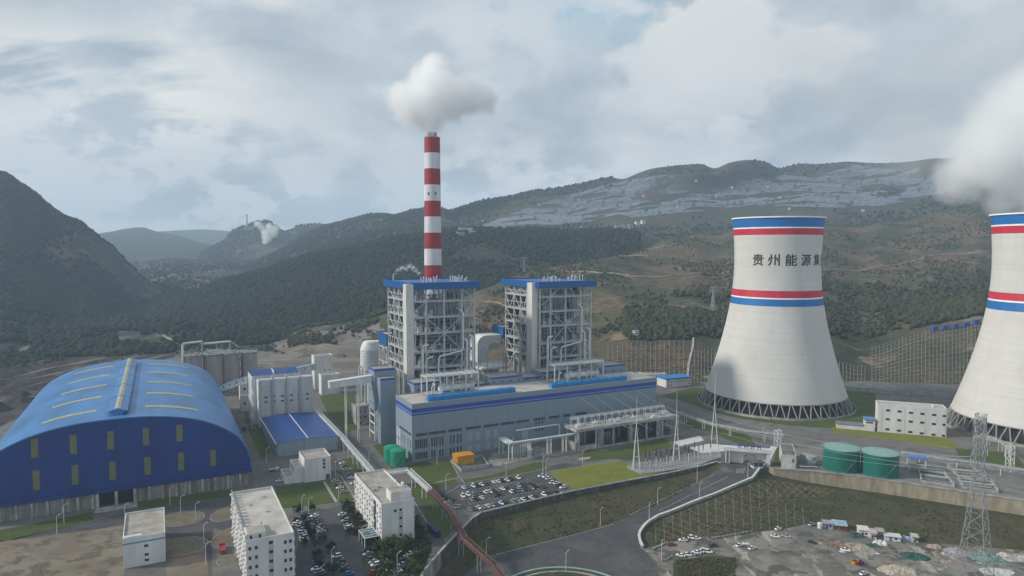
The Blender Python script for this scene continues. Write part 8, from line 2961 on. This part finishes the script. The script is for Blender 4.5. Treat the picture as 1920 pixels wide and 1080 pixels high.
# ================================================================== STEAM AND SMOKE
def steam(name, label, blobs, Y, dens, nscale, amp=1.0, thr=.32, col=(1.0, 1.0, 1.0), gain=3.0, aniso=.2, soft=1.0):
    """blobs: (column, row, radius in picture pixels, depth offset) -> a cloud volume gathered round them at distance Y"""
    B = []
    for b in blobs:
        px, py, r = b[:3]
        y = Y + (b[3] if len(b) > 3 else 0)
        B.append((At(px, py, y), r * y / F))
    lo = Vector([min(c[i] - r * 1.35 for c, r in B) for i in range(3)])
    hi = Vector([max(c[i] + r * 1.35 for c, r in B) for i in range(3)])
    ctr = (lo + hi) / 2
    m = bpy.data.materials.new(name + " vapour")
    m.use_nodes = True
    nt = m.node_tree
    nt.nodes.clear()
    out = nn(nt, 'ShaderNodeOutputMaterial')
    pv = nn(nt, 'ShaderNodeVolumePrincipled')
    pv.inputs['Color'].default_value = (*col, 1)
    pv.inputs['Anisotropy'].default_value = aniso
    tc = nn(nt, 'ShaderNodeTexCoord')
    fld = None
    for c, r in B:
        d = nn(nt, 'ShaderNodeVectorMath', operation='DISTANCE')
        d.inputs[1].default_value = c - ctr
        nt.links.new(tc.outputs['Object'], d.inputs[0])
        v = math_n(nt, 'SUBTRACT', 1.0, math_n(nt, 'DIVIDE', d.outputs['Value'], r))
        fld = v if fld is None else math_n(nt, 'SMOOTH_MAX', fld, v, .25)
    n = nn(nt, 'ShaderNodeTexNoise', ins={'Scale': nscale, 'Detail': 6.0, 'Roughness': .58, 'Distortion': .3})
    nt.links.new(tc.outputs['Object'], n.inputs['Vector'])
    v = math_n(nt, 'ADD', fld, math_n(nt, 'MULTIPLY', math_n(nt, 'SUBTRACT', n.outputs['Fac'], .5), amp))
    v = math_n(nt, 'MULTIPLY', math_n(nt, 'SUBTRACT', v, thr), gain, clamp=True)
    v = math_n(nt, 'POWER', v, soft)
    nt.links.new(math_n(nt, 'MULTIPLY', v, dens), pv.inputs['Density'])
    nt.links.new(pv.outputs[0], out.inputs['Volume'])
    h = (hi - lo) / 2
    bm = bmesh.new()
    bmesh.ops.create_icosphere(bm, subdivisions=3, radius=1.0)
    k = 1.32
    for vtx in bm.verts:
        c = vtx.co
        # a rounded box close to the cloud's own extent
        q = max(abs(c.x), abs(c.y), abs(c.z))
        s_ = 1 / (abs(c.x) ** 4 + abs(c.y) ** 4 + abs(c.z) ** 4) ** .25
        vtx.co = Vector((c.x * s_ * h.x, c.y * s_ * h.y, c.z * s_ * h.z)) * 1.04
    me = bpy.data.meshes.new(name)
    bm.to_mesh(me); bm.free()
    me.materials.append(m)
    return tag(link(name, me, None, ctr), label, None, None, "stuff")


steam("steam_plume", "white steam puff standing over the striped chimney", [(809, 248, 15), (806, 238, 28), (802, 220, 42), (775, 196, 54), (806, 178, 66), (850, 184, 58), (812, 145, 52), (882, 180, 46), (748, 184, 36), (912, 190, 30), (815, 120, 30)], CD, .30, .07, 1.15, .14, gain=1.2, soft=1.2)
steam("steam_plume", "great white steam cloud rolling from the cooling tower at the picture edge", [(1960, 385, 74), (1900, 345, 76), (1840, 330, 70), (1800, 318, 68), (1850, 270, 96), (1940, 290, 116), (1930, 200, 116), (2020, 300, 130), (2040, 160, 150), (1870, 385, 32), (1788, 350, 46)], 545, .15, .042, 1.3, .18, gain=1.1, soft=1.4)
steam("steam_haze", "thin grey white vapour drifting up and away from the great steam cloud", [(1700, 215, 130), (1600, 130, 140), (1790, 120, 170), (1850, 240, 130), (1500, 70, 120), (1900, 60, 150), (1720, 300, 70)], 640, .011, .02, 1.3, .12, gain=1.2, soft=1.3)
steam("steam_plume", "thin steam wisps trailing over the first boiler house's rear corner", [(743, 511, 6), (746, 506, 7), (751, 504, 7), (756, 502, 8), (761, 503, 8), (766, 499, 9), (771, 497, 8), (775, 503, 8), (780, 508, 8), (786, 512, 7)], 575, .45, .42, 2.4, .42, gain=1.3)
steam("smoke_plume", "white smoke rising before the far rounded hill", [(498, 452, 9), (500, 445, 13), (510, 437, 14), (498, 434, 13), (490, 426, 11), (504, 425, 11), (515, 427, 10), (482, 420, 9)], 3450, .09, .03, 1.7, .22, gain=1.5)
p = b1p + U * 6 + V * 60
vp_ = thing("steam_vent", "small white vent pipe giving off wisps on the first boiler roof", "pipe", Vector((p.x, p.y, b1h - .8)), 0)
MB().pipe(bend([(0, 0, 0), (0, 0, 4.5), (1.6, 0, 5.6)], 1.0), .4).build("pipe", white_metal, vp_)
MB().lathe([(.8, 0), (.8, .3)], 12).build("collar", galv, vp_)

# ------------------------------------------------------------------ the air: one box of thin haze round the place
hm = bpy.data.materials.new("haze air")
hm.use_nodes = True
nt = hm.node_tree
nt.nodes.clear()
o_ = nn(nt, 'ShaderNodeOutputMaterial')
pv = nn(nt, 'ShaderNodeVolumePrincipled')
pv.inputs['Color'].default_value = (0.62, 0.80, 1.0, 1)
pv.inputs['Density'].default_value = 1.2e-4
pv.inputs['Anisotropy'].default_value = 0.1
nt.links.new(pv.outputs[0], o_.inputs['Volume'])
mb = MB().box(-9500, 9500, -400, 8000, -60, 680)
tag(mb.build("haze", hm), "thin pale blue air between the plant and the far hills", None, None, "stuff")
